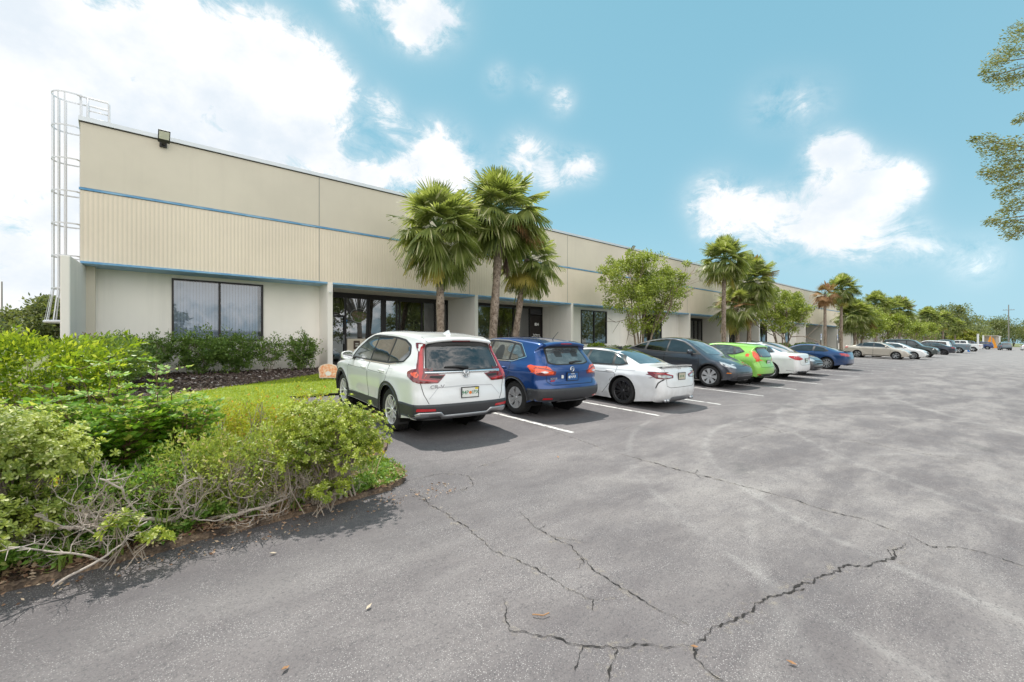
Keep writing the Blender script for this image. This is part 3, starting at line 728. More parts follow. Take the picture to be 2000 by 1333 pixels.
        for wx_ in s.wx:
            for sg in (1, -1):
                k = 16; vs = []
                for j in range(k+1):
                    a = -.35+(math.pi+.7)*j/k
                    for y in (.52, .975): vs.append((wx_+(ra+.004)*math.cos(a), sg*W_*y*lerp_tab([(0, .97), (.5, 1), (1, .95)], wx_/s.L), rt+(ra+.004)*math.sin(a)))
                m.add(vs, [(2*j, 2*j+1, 2*j+3, 2*j+2) for j in range(k)])
                m.add([(wx_+(ra+.02)*math.cos(2*math.pi*j/20), sg*W_*.52, rt+(ra+.02)*math.sin(2*math.pi*j/20)) for j in range(20)], [tuple(range(20))])
        m.build('underbody', WELL, s.root)
    def cdt(s, poly, res):
        pts = [Vector(p) for p in poly]; n_ = len(pts)
        x0, x1 = min(p.x for p in pts), max(p.x for p in pts); z0, z1 = min(p.y for p in pts), max(p.y for p in pts)
        extra = []; jx = 0
        segs = [(pts[i], pts[(i+1) % n_]) for i in range(n_)]
        A = np.array([[p.x, p.y] for p in pts]); Bn = np.roll(A, -1, 0)
        y = z0+res*.5; row = 0
        gx = []
        while y < z1:
            x = x0+res*(.5 if row % 2 else 1.)
            while x < x1: gx.append((x, y)); x += res
            y += res*.87; row += 1
        if gx:
            g = np.array(gx); ins = np.zeros(len(g), bool); dmin = np.full(len(g), 9.)
            for a, b_ in zip(A, Bn):
                cond = ((a[1] > g[:, 1]) != (b_[1] > g[:, 1]))
                with np.errstate(divide='ignore', invalid='ignore'):
                    xi = (b_[0]-a[0])*(g[:, 1]-a[1])/(b_[1]-a[1]+1e-12)+a[0]
                ins ^= cond & (g[:, 0] < xi)
                d = b_-a; L2 = d@d+1e-12; t_ = np.clip(((g-a)@d)/L2, 0, 1); dd = np.hypot(*(g-a-t_[:, None]*d).T); dmin = np.minimum(dmin, dd)
            for q in g[ins & (dmin > res*.45)]: extra.append(Vector(q))
        r_ = delaunay_2d_cdt(pts+extra, [(i, (i+1) % n_) for i in range(n_)], [list(range(n_))], 1, 1e-6)
        return [(v.x, v.y) for v in r_[0]], r_[2]
    def hit(s, view, a, b_):
        if view == 'L': o, d = Vector((a, 3, b_)), Vector((0, -1, 0))
        elif view == 'R': o, d = Vector((a, -3, b_)), Vector((0, 1, 0))
        elif view == 'B': o, d = Vector((-2, a, b_)), Vector((1, 0, 0))
        elif view == 'F': o, d = Vector((s.L+2, a, b_)), Vector((-1, 0, 0))
        else: o, d = Vector((a, b_, 4)), Vector((0, 0, -1))
        loc, nr, idx, dist = s.bvh.ray_cast(o, d)
        if loc is None:
            return None
        vs = s.fv[idx]; wsum = 0; n_ = Vector()
        for i in vs:
            w_ = 1/((s.vc[i]-loc).length+.004)**1.5; n_ += s.vn[i]*w_; wsum += w_
        n_.normalize()
        if n_.dot(d) > 0: n_ = -n_
        return loc, n_
    def decal(s, view, poly, mat, name, eps=.003, parent=None, res=None, rnd=0, skirt=0., curve=True, step=None):
        res = res or s.res
        P = [Vector(p) for p in poly]
        if rnd:   # round the corners
            Q = []
            n_ = len(P)
            for i in range(n_):
                p0, p1, p2 = P[i-1], P[i], P[(i+1) % n_]
                r1 = min(rnd, (p0-p1).length*.45, (p2-p1).length*.45); a = p1+(p0-p1).normalized()*r1; b_ = p1+(p2-p1).normalized()*r1
                for j in range(5):
                    t_ = j/4; Q.append(a*(1-t_)**2 + p1*2*t_*(1-t_) + b_*t_**2)
            P = Q
        D = []
        n_ = len(P)
        for i in range(n_):
            a, b_ = P[i], P[(i+1) % n_]; k = max(1, int((b_-a).length/res))
            for j in range(k): D.append(tuple(a.lerp(b_, j/k)))
        pv, pf = s.cdt(D, res)
        V = []; N = []; ok = []
        for (a, b_) in pv:
            h_ = s.hit(view, a, b_)
            if h_ is None: ok.append(False); V.append(Vector()); N.append(Vector((0, 0, 1)))
            else: ok.append(True); V.append(h_[0]+h_[1]*eps); N.append(h_[1])
        F = [f for f in pf if all(ok[i] for i in f)]
        # drop stretched faces (ray slipped past an edge)
        F = [f for f in F if max((V[f[i]]-V[f[i-1]]).length for i in range(len(f))) < res*6+.05]
        F = s.biggest(F)
        if not F: return None
        me = bpy.data.meshes.new(name); VV = list(V); FF = list(F); nV = len(V)
        if skirt:
            from collections import Counter
            ec = Counter()
            for f in F:
                for i in range(len(f)): ec[tuple(sorted((f[i], f[(i+1) % len(f)])))] += 1
            be = [e for e, c_ in ec.items() if c_ == 1]; mp = {}
            for e in be:
                for i in e:
                    if i not in mp: mp[i] = len(VV); VV.append(V[i]-N[i]*skirt)
            for a, b_ in be:
                FF.append((a, b_, mp[b_], mp[a]))
        me.from_pydata([tuple(v) for v in VV], [], FF); me.validate(); smooth(me)
        if not skirt:
            vn = [tuple(n_) for n_ in N]
            # face winding to match the normals
            flip = []
            for p in me.polygons:
                if p.normal.dot(N[p.vertices[0]]) < 0: flip.append(p.index)
            if flip:
                bm = bmesh.new(); bm.from_mesh(me); bm.faces.ensure_lookup_table()
                bmesh.ops.reverse_faces(bm, faces=[bm.faces[i] for i in flip]); bm.to_mesh(me); bm.free()
            try: me.normals_split_custom_set_from_vertices(vn)
            except Exception: pass
        return link(name, me, mat, parent or s.root)
    def biggest(s, F):
        if not F: return F
        par = {}
        def fd(a):
            while par.setdefault(a, a) != a: par[a] = par[par[a]]; a = par[a]
            return a
        own = {}
        for k, f in enumerate(F):
            fd(k)
            for i in range(len(f)):
                e = (min(f[i], f[i-1]), max(f[i], f[i-1]))
                if e in own: par[fd(k)] = fd(own[e])
                else: own[e] = k
        from collections import Counter
        top = Counter(fd(k) for k in range(len(F))).most_common(1)[0][0]
        return [f for k, f in enumerate(F) if fd(k) == top]
    def line(s, view, pts, w_, mat, name, eps=.004, parent=None):
        """ribbon along a polyline"""
        P = [Vector(p) for p in pts]; D = []
        for i in range(len(P)-1):
            k = max(1, int((P[i+1]-P[i]).length/(s.res*.8)))
            for j in range(k): D.append(P[i].lerp(P[i+1], j/k))
        D.append(P[-1]); L = []; Rr = []
        for i, q in enumerate(D):
            d = (D[min(i+1, len(D)-1)]-D[max(i-1, 0)]).normalized(); n_ = Vector((-d.y, d.x))*w_/2
            L.append(q+n_); Rr.append(q-n_)
        V = []; ok = []
        for a, b_ in zip(L, Rr):
            for q in (a, b_):
                h_ = s.hit(view, q.x, q.y); ok.append(h_ is not None); V.append(tuple(h_[0]+h_[1]*eps) if h_ else (0, 0, 0))
        F = [(2*i, 2*i+1, 2*i+3, 2*i+2) for i in range(len(D)-1)]; F = [f for f in F if all(ok[j] for j in f) and (Vector(V[f[0]])-Vector(V[f[2]])).length < .4]
        F = s.biggest(F)
        if not F: return None
        me = bpy.data.meshes.new(name); me.from_pydata(V, [], F); smooth(me)
        return link(name, me, mat, parent or s.root)
    def both(s, fn):
        return [fn('L'), fn('R')]
    def wheels(s, style, rimmat, mat2=None, rrim=None):
        sp = s.sp; rt = sp['rt']; rr = rrim or sp.get('rrim', rt*.66); wd = sp.get('tw', .225)
        base = None
        def lathe(prof, n_=48):
            V = []; F = []
            k = len(prof)
            for j in range(n_):
                a = 2*math.pi*j/n_
                for (r_, y) in prof: V.append((r_*math.cos(a), y, r_*math.sin(a)))
            for j in range(n_):
                for i in range(k-1): F.append((j*k+i, j*k+i+1, ((j+1) % n_)*k+i+1, ((j+1) % n_)*k+i))
            return V, F
        h_ = wd/2   # outer face at +y
        tv, tf = lathe([(rr-.012, -h_*.8), (rr+.02, -h_), (rt*.90, -h_*1.02), (rt*.985, -h_*.80), (rt, -h_*.6), (rt-.007, -h_*.28), (rt, -h_*.25), (rt, h_*.25), (rt-.007, h_*.28), (rt, h_*.6), (rt*.985, h_*.80), (rt*.93, h_*.98), (rt*.84, h_*1.03), (rr+.02, h_*.96), (rr-.002, h_*.86), (rr-.014, h_*.8)])
        hv, hf = lathe([(0.001, h_*.1), (rr*.42, h_*.1), (rr*.62, h_*.05), (rr*.62, -h_*.3), (rr*.94, -h_*.4)], 24)
        bv, bf = lathe([(rr*1.0, h_*.88), (rr*.965, h_*.90), (rr*.93, h_*.80), (rr*.90, h_*.2), (rr*.9, -h_*.8)], 48)
        def mk(nm, vf, mt, par):
            me = bpy.data.meshes.new(nm); me.from_pydata(vf[0], [], vf[1]); smooth(me); return link(nm, me, mt, par)
        wh = mk('wheel', (hv, hf), plain('brake_metal', (.10, .10, .10), .5, .2, 20, Metallic=.7), s.root)
        mk('tyre', (tv, tf), TYRE, wh)
        # rim with spokes
        m = MB(); m.add(bv, bf, 0)
        def bar(r0, a0, r1, a1, w0, w1, y0, y1, mi=0, th=.03):
            p0 = Vector((r0*math.cos(a0), y0, r0*math.sin(a0))); p1 = Vector((r1*math.cos(a1), y1, r1*math.sin(a1)))
            d = p1-p0; d.y = 0; d.normalize(); n_ = Vector((-d.z, 0, d.x))
            vs = [p0+n_*w0/2, p0-n_*w0/2, p1-n_*w1/2, p1+n_*w1/2]
            vb = [v+Vector((0, -th, 0)) for v in vs]; m.add(vs+vb, [(0, 1, 2, 3), (0, 4, 5, 1), (1, 5, 6, 2), (2, 6, 7, 3), (3, 7, 4, 0)], mi)
        yo, yi = h_*.84, h_*.66
        if style == 'five_y':      # five loops of bright edged spokes with dark pockets (near white crossover)
            for k in range(5):
                a = 2*math.pi*k/5+.3
                for sg in (-1, 1):
                    bar(rr*.12, a+sg*.35, rr*.62, a+sg*.30, .022, .022, yi, yo, 0); bar(rr*.62, a+sg*.30, rr*.96, a+sg*.14, .022, .026, yo, yo, 0)
                bar(rr*.2, a, rr*.95, a, .05, .085, yi-.012, yo-.014, 1)
        elif style == 'cover':     # full silver cover with slots
            for k in range(5):
                a = 2*math.pi*k/5+.3
                for sg in (-1, 1):
                    bar(rr*.15, a+sg*.14, rr*.95, a+sg*.26, .052, .055, yi, yo, 0)
                bar(rr*.5, a, rr*.96, a, .03, .05, yo-.004, yo, 0); bar(rr*.75, a+.47, rr*.96, a+.47, .06, .10, yo-.006, yo, 0)
        elif style == 'mesh':      # thin black twin spokes
            for k in range(10):
                a = 2*math.pi*k/10
                bar(rr*.1, a, rr*.96, a+(.09 if k % 2 else -.09), .016, .018, yi, yo, 0); bar(rr*.3, a, rr*.96, a+(-.16 if k % 2 else .16), .012, .014, yi, yo, 0)
        elif style == 'six_cover': # wide bright petals with dark slots
            for k in range(7):
                a = 2*math.pi*k/7
                bar(rr*.10, a, rr*.94, a, .05, .13, yi, yo, 0)
        elif style == 'twin':      # bright twin spokes on black
            for k in range(5):
                a = 2*math.pi*k/5+.3
                for sg in (-1, 1): bar(rr*.14, a+sg*.2, rr*.96, a+sg*.17, .026, .034, yi, yo, 0)
                bar(rr*.2, a, rr*.96, a, .04, .05, yi-.01, yo-.015, 1)
        else:
            for k in range(10 if style == 'ten' else 5):
                nn = 10 if style == 'ten' else 5; a = 2*math.pi*k/nn+.3
                bar(rr*.12, a, rr*.96, a, .04 if nn == 10 else .07, .045 if nn == 10 else .09, yi, yo, 0)
        cv = lathe([(.001, yi+.02), (rr*.13, yi+.02), (rr*.18, yi+.005), (rr*.2, yi-.02)], 20); m.add(cv[0], cv[1], 0)
        for k in range(5):
            a = 2*math.pi*k/5+.9; q = (rr*.25*math.cos(a), yi+.0, rr*.25*math.sin(a)); m.tube([q, (q[0], yi-.03, q[2])], .012, 6, 1)
        m.build('rim', [rimmat, mat2 or BLKP], wh)
        first = True
        for wx_ in s.wx:
            for sg in (1, -1):
                o = wh if first else copy_tree(wh, s.root); first = False
                o.location = (wx_, sg*(s.W*lerp_tab([(0, .985), (.5, 1), (1, .975)], wx_/s.L)-wd/2-.02), rt); o.rotation_euler = (0, random.uniform(0, 6), 0) if sg > 0 else (0, random.uniform(0, 6), math.pi)
    def door(s, view, poly, handle, name='door'):
        c_ = sum((Vector(p) for p in poly), Vector((0, 0)))/len(poly)
        s.decal(view, [tuple(c_+(Vector(p)-c_)*(1+.011/max(.05, (Vector(p)-c_).length))) for p in poly], SEAM, 'door_gap', .0015, rnd=.05)
        d = s.decal(view, poly, s.sp['paint'], name, .003, rnd=.05)
        if handle:
            hx, hz = handle; m = MB(); h_ = s.hit(view, hx, hz); sg = 1 if view == 'L' else -1
            y = h_[0].y; m.tube([(hx-.10, y-sg*.005, hz), (hx-.085, y+sg*.032, hz+.004), (hx, y+sg*.04, hz+.006), (hx+.085, y+sg*.032, hz+.004), (hx+.10, y-sg*.005, hz)], [.012, .015, .016, .015, .012], 8)
            m.build('handle', s.sp.get('handlemat', s.sp['paint']), d, True)
        return d
    def mirror(s, x, z, paintmat, glass=True, sz=(.10, .11, .085)):
        for sg in (1, -1):
            h_ = s.hit('L' if sg > 0 else 'R', x, z-.04); y0 = h_[0].y; m = MB(); V = []; F = []
            cx_, cy_, cz_ = x-.02, y0+sg*(sz[1]+.05), z+.03
            nu, nv = 14, 10
            for i in range(nv+1):
                a = -math.pi/2+math.pi*i/nv
                for j in range(nu):
                    b_ = 2*math.pi*j/nu; f = lambda v: math.copysign(abs(v)**.6, v)
                    X_ = f(math.cos(a)*math.cos(b_)); Y_ = f(math.cos(a)*math.sin(b_)); Z_ = f(math.sin(a))
                    V.append((cx_+max(X_, -.35)*sz[0], cy_+Y_*sz[1], cz_+Z_*sz[2]*(1-.15*Y_*sg)))
            for i in range(nv):
                for j in range(nu): F.append((i*nu+j, i*nu+(j+1) % nu, (i+1)*nu+(j+1) % nu, (i+1)*nu+j))
            m.add(V, F, 0); m.box((cx_-.02, min(y0-sg*.02, cy_), cz_-sz[2]*.9), (cx_+.04, max(y0-sg*.02, cy_), cz_-sz[2]*.45), 1)
            o = m.build('wing_mirror', [paintmat, BLKP], s.root, True)
            g = MB(); k = 14; gx = cx_-.35*sz[0]-.004
            pts = []
            for j in range(k):
                b_ = 2*math.pi*j/k; f = lambda v: math.copysign(abs(v)**.6, v); pts.append((gx, cy_+f(math.cos(b_))*sz[1]*.86, cz_+f(math.sin(b_))*sz[2]*.84))
            g.add(pts, [tuple(range(k))]); g.build('mirror_glass', CHROME if glass else GL_MID, o)
    def plate(s, view, z, txt, bg, fg, wd=.305, ht=.152, tsize=.085, y=0, extra=None, txt2=None):
        h_ = s.hit(view, y, z); x = h_[0].x; sg = -1 if view == 'B' else 1
        m = MB(); m.box((-wd/2, -ht/2, 0), (wd/2, ht/2, .006)); p = m.build('licence_plate', bg, s.root); p.location = (x+sg*.02, y, z)
        p.rotation_euler = (R(90), 0, R(-90)) if view == 'B' else (R(90), 0, R(90))
        f = MB()
        for a in ((-wd/2-.012, -ht/2-.012, -.01, wd/2+.012, -ht/2, .009), (-wd/2-.012, ht/2, -.01, wd/2+.012, ht/2+.012, .009), (-wd/2-.012, -ht/2, -.01, -wd/2, ht/2, .009), (wd/2, -ht/2, -.01, wd/2+.012, ht/2, .009)): f.box(a[:3], a[3:])
        f.build('plate_frame', s.sp.get('framemat', BLKP), p)
        if txt: text_mesh('plate_number', txt, tsize, fg, p, (0, -.005, .0065), (0, 0, 0), .0008, .001)
        if txt2: text_mesh('plate_caption', txt2, .028, fg, p, (0, .055, .0065), (0, 0, 0), .0008, .0005)
        return p
    def place(s, cx_, yr, facing, label, group='cars parked nose or tail in along the building', dz=0., yaw=0.):
        """cx_: world x of the car's centre line; yr: world y of the end nearest to the driving lane; facing +1: nose to the building"""
        s.root['label'] = label; s.root['category'] = 'pickup truck' if s.sp.get('truck') else 'car'; s.root['group'] = group
        pitch = math.atan(SL)
        if facing > 0: rz = math.pi/2; o = Vector((cx_, yr, 0)); s.root.rotation_euler = (0, -pitch, rz+yaw)
        else: rz = -math.pi/2; o = Vector((cx_, yr+s.L*math.cos(pitch), 0)); s.root.rotation_euler = (0, pitch, rz+yaw)
        s.root.location = (o.x, o.y, G(o.x, o.y)+.005+dz)
        return s.root

ZT_SUV = [(.15, .90), (.30, .955), (.5, .985), (.75, 1.), (.95, .985), (1.05, .955), (1.15, .915), (1.6, .70), (1.8, .62)]
def ztab(belt, roof, wr=.68, sill=.92):
    return [(.1, sill), (.32, .97), (.55, .995), (belt-.18, 1.), (belt-.04, .975), (belt+.03, .935), (belt+.08, .90), (roof-.06, wr+.03), (roof, wr)]

WHITE = paint('pearl_white', (.78, .79, .80)); BLUEP = paint('deep_blue', (.006, .052, .215), .35, .3); GREYPT = paint('midnight_silver', (.055, .062, .08), .5, .32)
LIME = paint('lime_green', (.28, .62, .09), .1, .35); WHT2 = paint('clean_white', (.80, .80, .80)); DGREY = paint('dark_grey_paint', (.05, .052, .06), .4, .35)
NAVY = paint('royal_blue', (.012, .055, .17), .3, .3); BEIGE = paint('champagne', (.55, .50, .43), .25, .35); SILVERP = paint('light_silver', (.50, .52, .54), .4, .35)
GREEN = paint('dark_green_grey', (.035, .05, .048), .3, .35); INK = paint('ink_blue', (.012, .018, .035), .3, .3); SLATE = paint('slate_blue', (.12, .17, .20), .3, .4); COBALT = paint('cobalt_blue', (.02, .05, .17), .3, .35)

# ---------------------------------------------------------------- 1. white crossover
def white_crossover():
    c = Car(dict(L=4.62, W=1.83, wb=2.66, xr=1.04, rt=.365, rrim=.25, tw=.235, sill=.30, belt=1.08, spz=.66, paint=WHITE, res=.04, n=2.8,
        ztab=ztab(1.06, 1.68, .70), xtab=[(0, .95), (.07, .985), (.2, 1.015), (.4, 1), (.72, 1), (.88, .97), (1, .84)],
        outline=[(.16, .30, .12), (.05, .36, .2), (.0, .50, .22), (.005, .66, .22), (.035, .80, .22), (.06, .95, .20), (.09, 1.06, .18), (.19, 1.26, .15), (.31, 1.47, .12), (.29, 1.55, .10), (.33, 1.60, .08), (.6, 1.645, .075), (1.1, 1.68, .075), (1.8, 1.69, .075), (2.4, 1.655, .08), (2.85, 1.53, .10), (3.25, 1.30, .12), (3.52, 1.13, .13), (3.7, 1.09, .14), (4.1, 1.02, .16), (4.42, .92, .2), (4.56, .78, .22), (4.61, .6, .22), (4.60, .42, .2), (4.5, .28, .12)]))
    P = WHITE
    # black lower cladding
    for v in 'LR':
        c.decal(v, [(1.43, .29), (1.40, .46), (1.44, .47), (3.24, .43), (3.28, .29)], GREYP, 'side_cladding', .008, rnd=.02)
        for wx_ in c.wx:
            ri, ro = c.ra+.006, c.ra+.065; a0 = R(-8) ; k = 26
            pts = [(wx_+ro*math.cos(a0+(math.pi-2*a0)*j/k), .365+ro*math.sin(a0+(math.pi-2*a0)*j/k)) for j in range(k+1)] + [(wx_+ri*math.cos(a0+(math.pi-2*a0)*j/k), .365+ri*math.sin(a0+(math.pi-2*a0)*j/k)) for j in range(k, -1, -1)]
            c.decal(v, pts, GREYP, 'arch_trim', .016, skirt=.03, res=.05)
    # rear: white bumper above, grey below
    c.decal('B', [(-.80, .335), (-.87, .47), (-.87, .575), (.87, .575), (.87, .47), (.80, .335)], GREYP, 'rear_bumper', .012, skirt=.02, rnd=.02)
    for v in 'LR': c.decal(v, [(.10, .335), (.04, .47), (.04, .575), (.62, .575), (.60, .31)], GREYP, 'rear_bumper', .012, skirt=.02)
    c.decal('B', [(-.88, .40), (-.80, .455), (-.46, .455), (-.40, .40), (.40, .40), (.46, .455), (.80, .455), (.88, .40), (.86, .365), (.48, .395), (.42, .345), (-.42, .345), (-.48, .395), (-.86, .365)], SILV, 'skid_garnish', .02, skirt=.01)
    for sg in (1, -1): c.decal('B', [(sg*.84, .475), (sg*.83, .52), (sg*.56, .51), (sg*.55, .475)], REDL, 'rear_reflector', .018, rnd=.01)
    # tailgate with its gap, ledge over the plate and creases drawn as shade-grey lines
    tg = [(-.70, .60), (-.76, .80), (-.80, 1.02), (-.74, 1.12), (.74, 1.12), (.80, 1.02), (.76, .80), (.70, .60)]
    for sg in (1, -1): c.line('B', [(sg*.66, .585), (sg*.73, .72), (sg*.775, .90)], .009, SEAM, 'tailgate_gap', .003)
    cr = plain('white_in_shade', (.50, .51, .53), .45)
    c.line('B', [(-.50, .83), (.0, .845), (.50, .83)], .012, cr, 'tailgate_crease_shade', .004); c.line('B', [(-.50, .83), (-.66, .66)], .008, cr, 'tailgate_crease_shade', .004); c.line('B', [(.50, .83), (.66, .66)], .008, cr, 'tailgate_crease_shade', .004)
    # rear glass
    c.decal('B', [(-.685, 1.11), (-.60, 1.50), (-.45, 1.55), (.45, 1.55), (.60, 1.50), (.685, 1.11), (.6, 1.085), (-.6, 1.085)], BLKP, 'rear_glass_surround', .003, rnd=.04)
    rg = c.decal('B', [(-.665, 1.125), (-.575, 1.47), (-.43, 1.525), (.43, 1.525), (.575, 1.47), (.665, 1.125), (.58, 1.10), (-.58, 1.10)], GL_DARK, 'rear_window', .006, rnd=.04)
    # spoiler lip
    m = MB(); yy = np.linspace(-.60, .60, 25); V = []
    for y in yy:
        k = abs(y)/.6; dz = -.05*k**2.2; dx = .03*k**2
        V += [(.25+dx, y, 1.555+dz), (.215+dx, y, 1.575+dz), (.24+dx, y, 1.605+dz), (.50, y, 1.648+dz*.55), (.50, y, 1.60+dz*.6)]
    F = []
    for i in range(len(yy)-1):
        for j in range(4): F.append((i*5+j, (i+1)*5+j, (i+1)*5+j+1, i*5+j+1))
    m.add(V, F); m.add([V[j] for j in range(5)], [(0, 1, 2, 3, 4)]); m.add([V[-5+j] for j in range(5)], [(4, 3, 2, 1, 0)]); m.build('roof_spoiler', P, c.root, True)
    m = MB(); m.box((.232, -.17, 1.548), (.262, .17, 1.562)); m.build('high_brake_light', REDD, c.root)
    # tail lamps: vertical leg beside the glass, foot on the flank, blade into the gate
    for sg, v in ((1, 'L'), (-1, 'R')):
        c.decal('B', [(sg*.70, 1.12), (sg*.60, 1.50), (sg*.66, 1.52), (sg*.80, 1.12), (sg*.88, 1.08), (sg*.88, .93), (sg*.80, .90), (sg*.50, .90), (sg*.36, 1.03), (sg*.66, 1.03)], REDD, 'tail_lamp', .008, rnd=.015)
        c.decal('B', [(sg*.725, 1.06), (sg*.64, 1.46), (sg*.665, 1.47), (sg*.775, 1.12), (sg*.80, .955), (sg*.52, .915), (sg*.50, .94), (sg*.76, .97)], REDL, 'tail_lamp', .011, rnd=.01)
        c.decal('B', [(sg*.45, .965), (sg*.40, 1.01), (sg*.62, 1.015), (sg*.64, .985)], BLKP, 'tail_lamp_insert', .0125, rnd=.01)
        c.decal(v, [(.05, .94), (.05, 1.12), (.16, 1.13), (.34, 1.10), (.42, 1.06), (.36, 1.0), (.18, .935)], REDD, 'tail_lamp', .006, rnd=.02)
        c.decal(v, [(.06, .97), (.06, 1.06), (.20, 1.07), (.30, 1.05), (.17, .99)], ORNL, 'tail_lamp_lens', .009, rnd=.015)
    c.decal('B', [(-.70, 1.045), (-.70, 1.082), (.70, 1.082), (.70, 1.045)], CHROME, 'chrome_strip', .016, skirt=.01, rnd=.01)
    # emblem and lettering
    hx = c.hit('B', 0, 1.03)[0].x-.03
    m = MB()
    for a, b_, w_ in (((-.035, .045), (-.022, -.045), .010), ((.035, .045), (.022, -.045), .010), ((-.027, .0), (.027, .0), .008)):
        m.tube([(hx, -a[0], 1.035+a[1]), (hx, -b_[0], 1.035+b_[1])], w_, 6)
    pts = []
    for k in range(21):
        a = 2*math.pi*k/20; f = lambda v: math.copysign(abs(v)**.7, v); pts.append((hx, f(math.cos(a))*(.062+.008*math.sin(a)), 1.035+f(math.sin(a))*.055))
    m.tube(pts, .008, 6); m.build('emblem', CHROME, c.root, True)
    text_mesh('model_lettering', 'CR-V', .075, CHROME, c.root, (c.hit('B', .52, .845)[0].x-.012, .52, .845), (R(90), 0, R(-90)), .003, .001, sx=1.5)
    # wiper
    m = MB(); wx0 = c.hit('B', .0, 1.13)[0].x-.03; m.tube([(wx0, -.05, 1.125), (wx0+.0, .12, 1.15), (wx0+.02, .36, 1.145)], [.028, .02, .012], 8); m.build('rear_wiper', BLKP, c.root, True)
    p = c.plate('B', .735, '94P  1PX', FLOR, PLTG, extra=True, y=-.05)
    m = MB(); m.tube([(0, -.005, .007), (0, -.005, .0085)], .026, 14); m.build('plate_fruit', PLTO, p)
    m = MB(); m.box((.09, .045, .006), (.15, .074, .0075)); m.build('plate_sticker', plain('sticker_yellow', (.75, .6, .05), .5), p)
    # side glass
    wins = [[(2.16, 1.13), (2.12, 1.55), (2.34, 1.555), (2.62, 1.47), (2.98, 1.27), (3.12, 1.135)], [(1.32, 1.15), (1.30, 1.56), (2.06, 1.565), (2.10, 1.13)], [(.70, 1.21), (.58, 1.32), (.66, 1.44), (.90, 1.525), (1.24, 1.555), (1.26, 1.155)]]
    for v in 'LR':
        c.door(v, [(2.12, .45), (2.12, 1.09), (3.20, 1.06), (3.28, .84), (3.22, .45)], (2.30, .98))
        c.door(v, [(1.58, .46), (1.36, .74), (1.16, .86), (1.14, 1.10), (2.10, 1.09), (2.10, .45)], (1.38, .995))
        c.decal(v, [(.68, 1.19), (.54, 1.32), (.64, 1.47), (.90, 1.56), (1.3, 1.592), (2.1, 1.60), (2.38, 1.585), (2.66, 1.50), (3.03, 1.29), (3.24, 1.10), (2.1, 1.105), (1.2, 1.12)], BLKP, 'window_surround', .003, rnd=.05)
        for i, wv in enumerate(wins):
            c.decal(v, wv, [GL_SEE, GL_DARK, GL_MID][i], 'side_window', .006, rnd=.03)
        c.line(v, [(3.2, 1.097), (2.1, 1.10), (1.2, 1.118), (.72, 1.18)], .014, CHROME, 'window_chrome', .009)
    c.line('L', [(.98, .90), (1.14, .90), (1.14, 1.06), (.95, 1.06), (.98, .90)], .006, cr, 'fuel_flap', .004)
    c.decal('T', [(3.46, -.62), (2.74, -.52), (2.74, .52), (3.46, .62)], GL_MID, 'windscreen', .005, rnd=.05)
    c.decal('T', [(1.25, -.30), (1.25, .30), (2.15, .30), (2.15, -.30)], GL_DARK, 'sunroof', .004, rnd=.05)
    m = MB(); V = [(.62, 0, 1.655), (.95, 0, 1.675), (.70, 0, 1.735), (.66, 0, 1.73)]
    m.add([(.62, .02, 1.64), (.62, -.02, 1.64), (.90, 0, 1.66), (.665, .006, 1.725), (.665, -.006, 1.725), (.70, 0, 1.725)], [(0, 1, 4, 3), (1, 2, 5, 4), (2, 0, 3, 5), (3, 4, 5)]); m.build('aerial', P, c.root, False)
    for sg in (1, -1): c.decal('F', [(sg*.45, .86), (sg*.86, .92), (sg*.88, .78), (sg*.5, .76)], CLRL, 'headlight', .006, rnd=.03)
    c.decal('F', [(-.42, .62), (-.42, .84), (.42, .84), (.42, .62)], BLKP, 'grille', .006, rnd=.03)
    c.decal('F', [(-.8, .30), (-.8, .44), (.8, .44), (.8, .30)], GREYP, 'front_bumper_trim', .006, rnd=.03)
    c.mirror(3.02, 1.13, P); c.wheels('five_y', plain('machined_alloy', (.80, .80, .80), .3, .05, 4, Metallic=.3), plain('grey_pocket', (.035, .035, .04), .4))
    # mud flaps
    m = MB(); m.box((.66, .72, .18), (.675, .93, .40)); m.box((.66, -.93, .18), (.675, -.72, .40)); m.build('mud_flap', BLKP, c.root)
    return c
cv_ = white_crossover(); cv_.place(4.33, 6.05, 1, 'white crossover with grey cladding and orange fruit licence plate, nearest to the bushes', yaw=R(-4.5))
def ring(wx_, rt, ri, ro, a0=-8):
    a0 = R(a0); k = 26
    return [(wx_+ro*math.cos(a0+(math.pi-2*a0)*j/k), rt+ro*math.sin(a0+(math.pi-2*a0)*j/k)) for j in range(k+1)] + [(wx_+ri*math.cos(a0+(math.pi-2*a0)*j/k), rt+ri*math.sin(a0+(math.pi-2*a0)*j/k)) for j in range(k, -1, -1)]
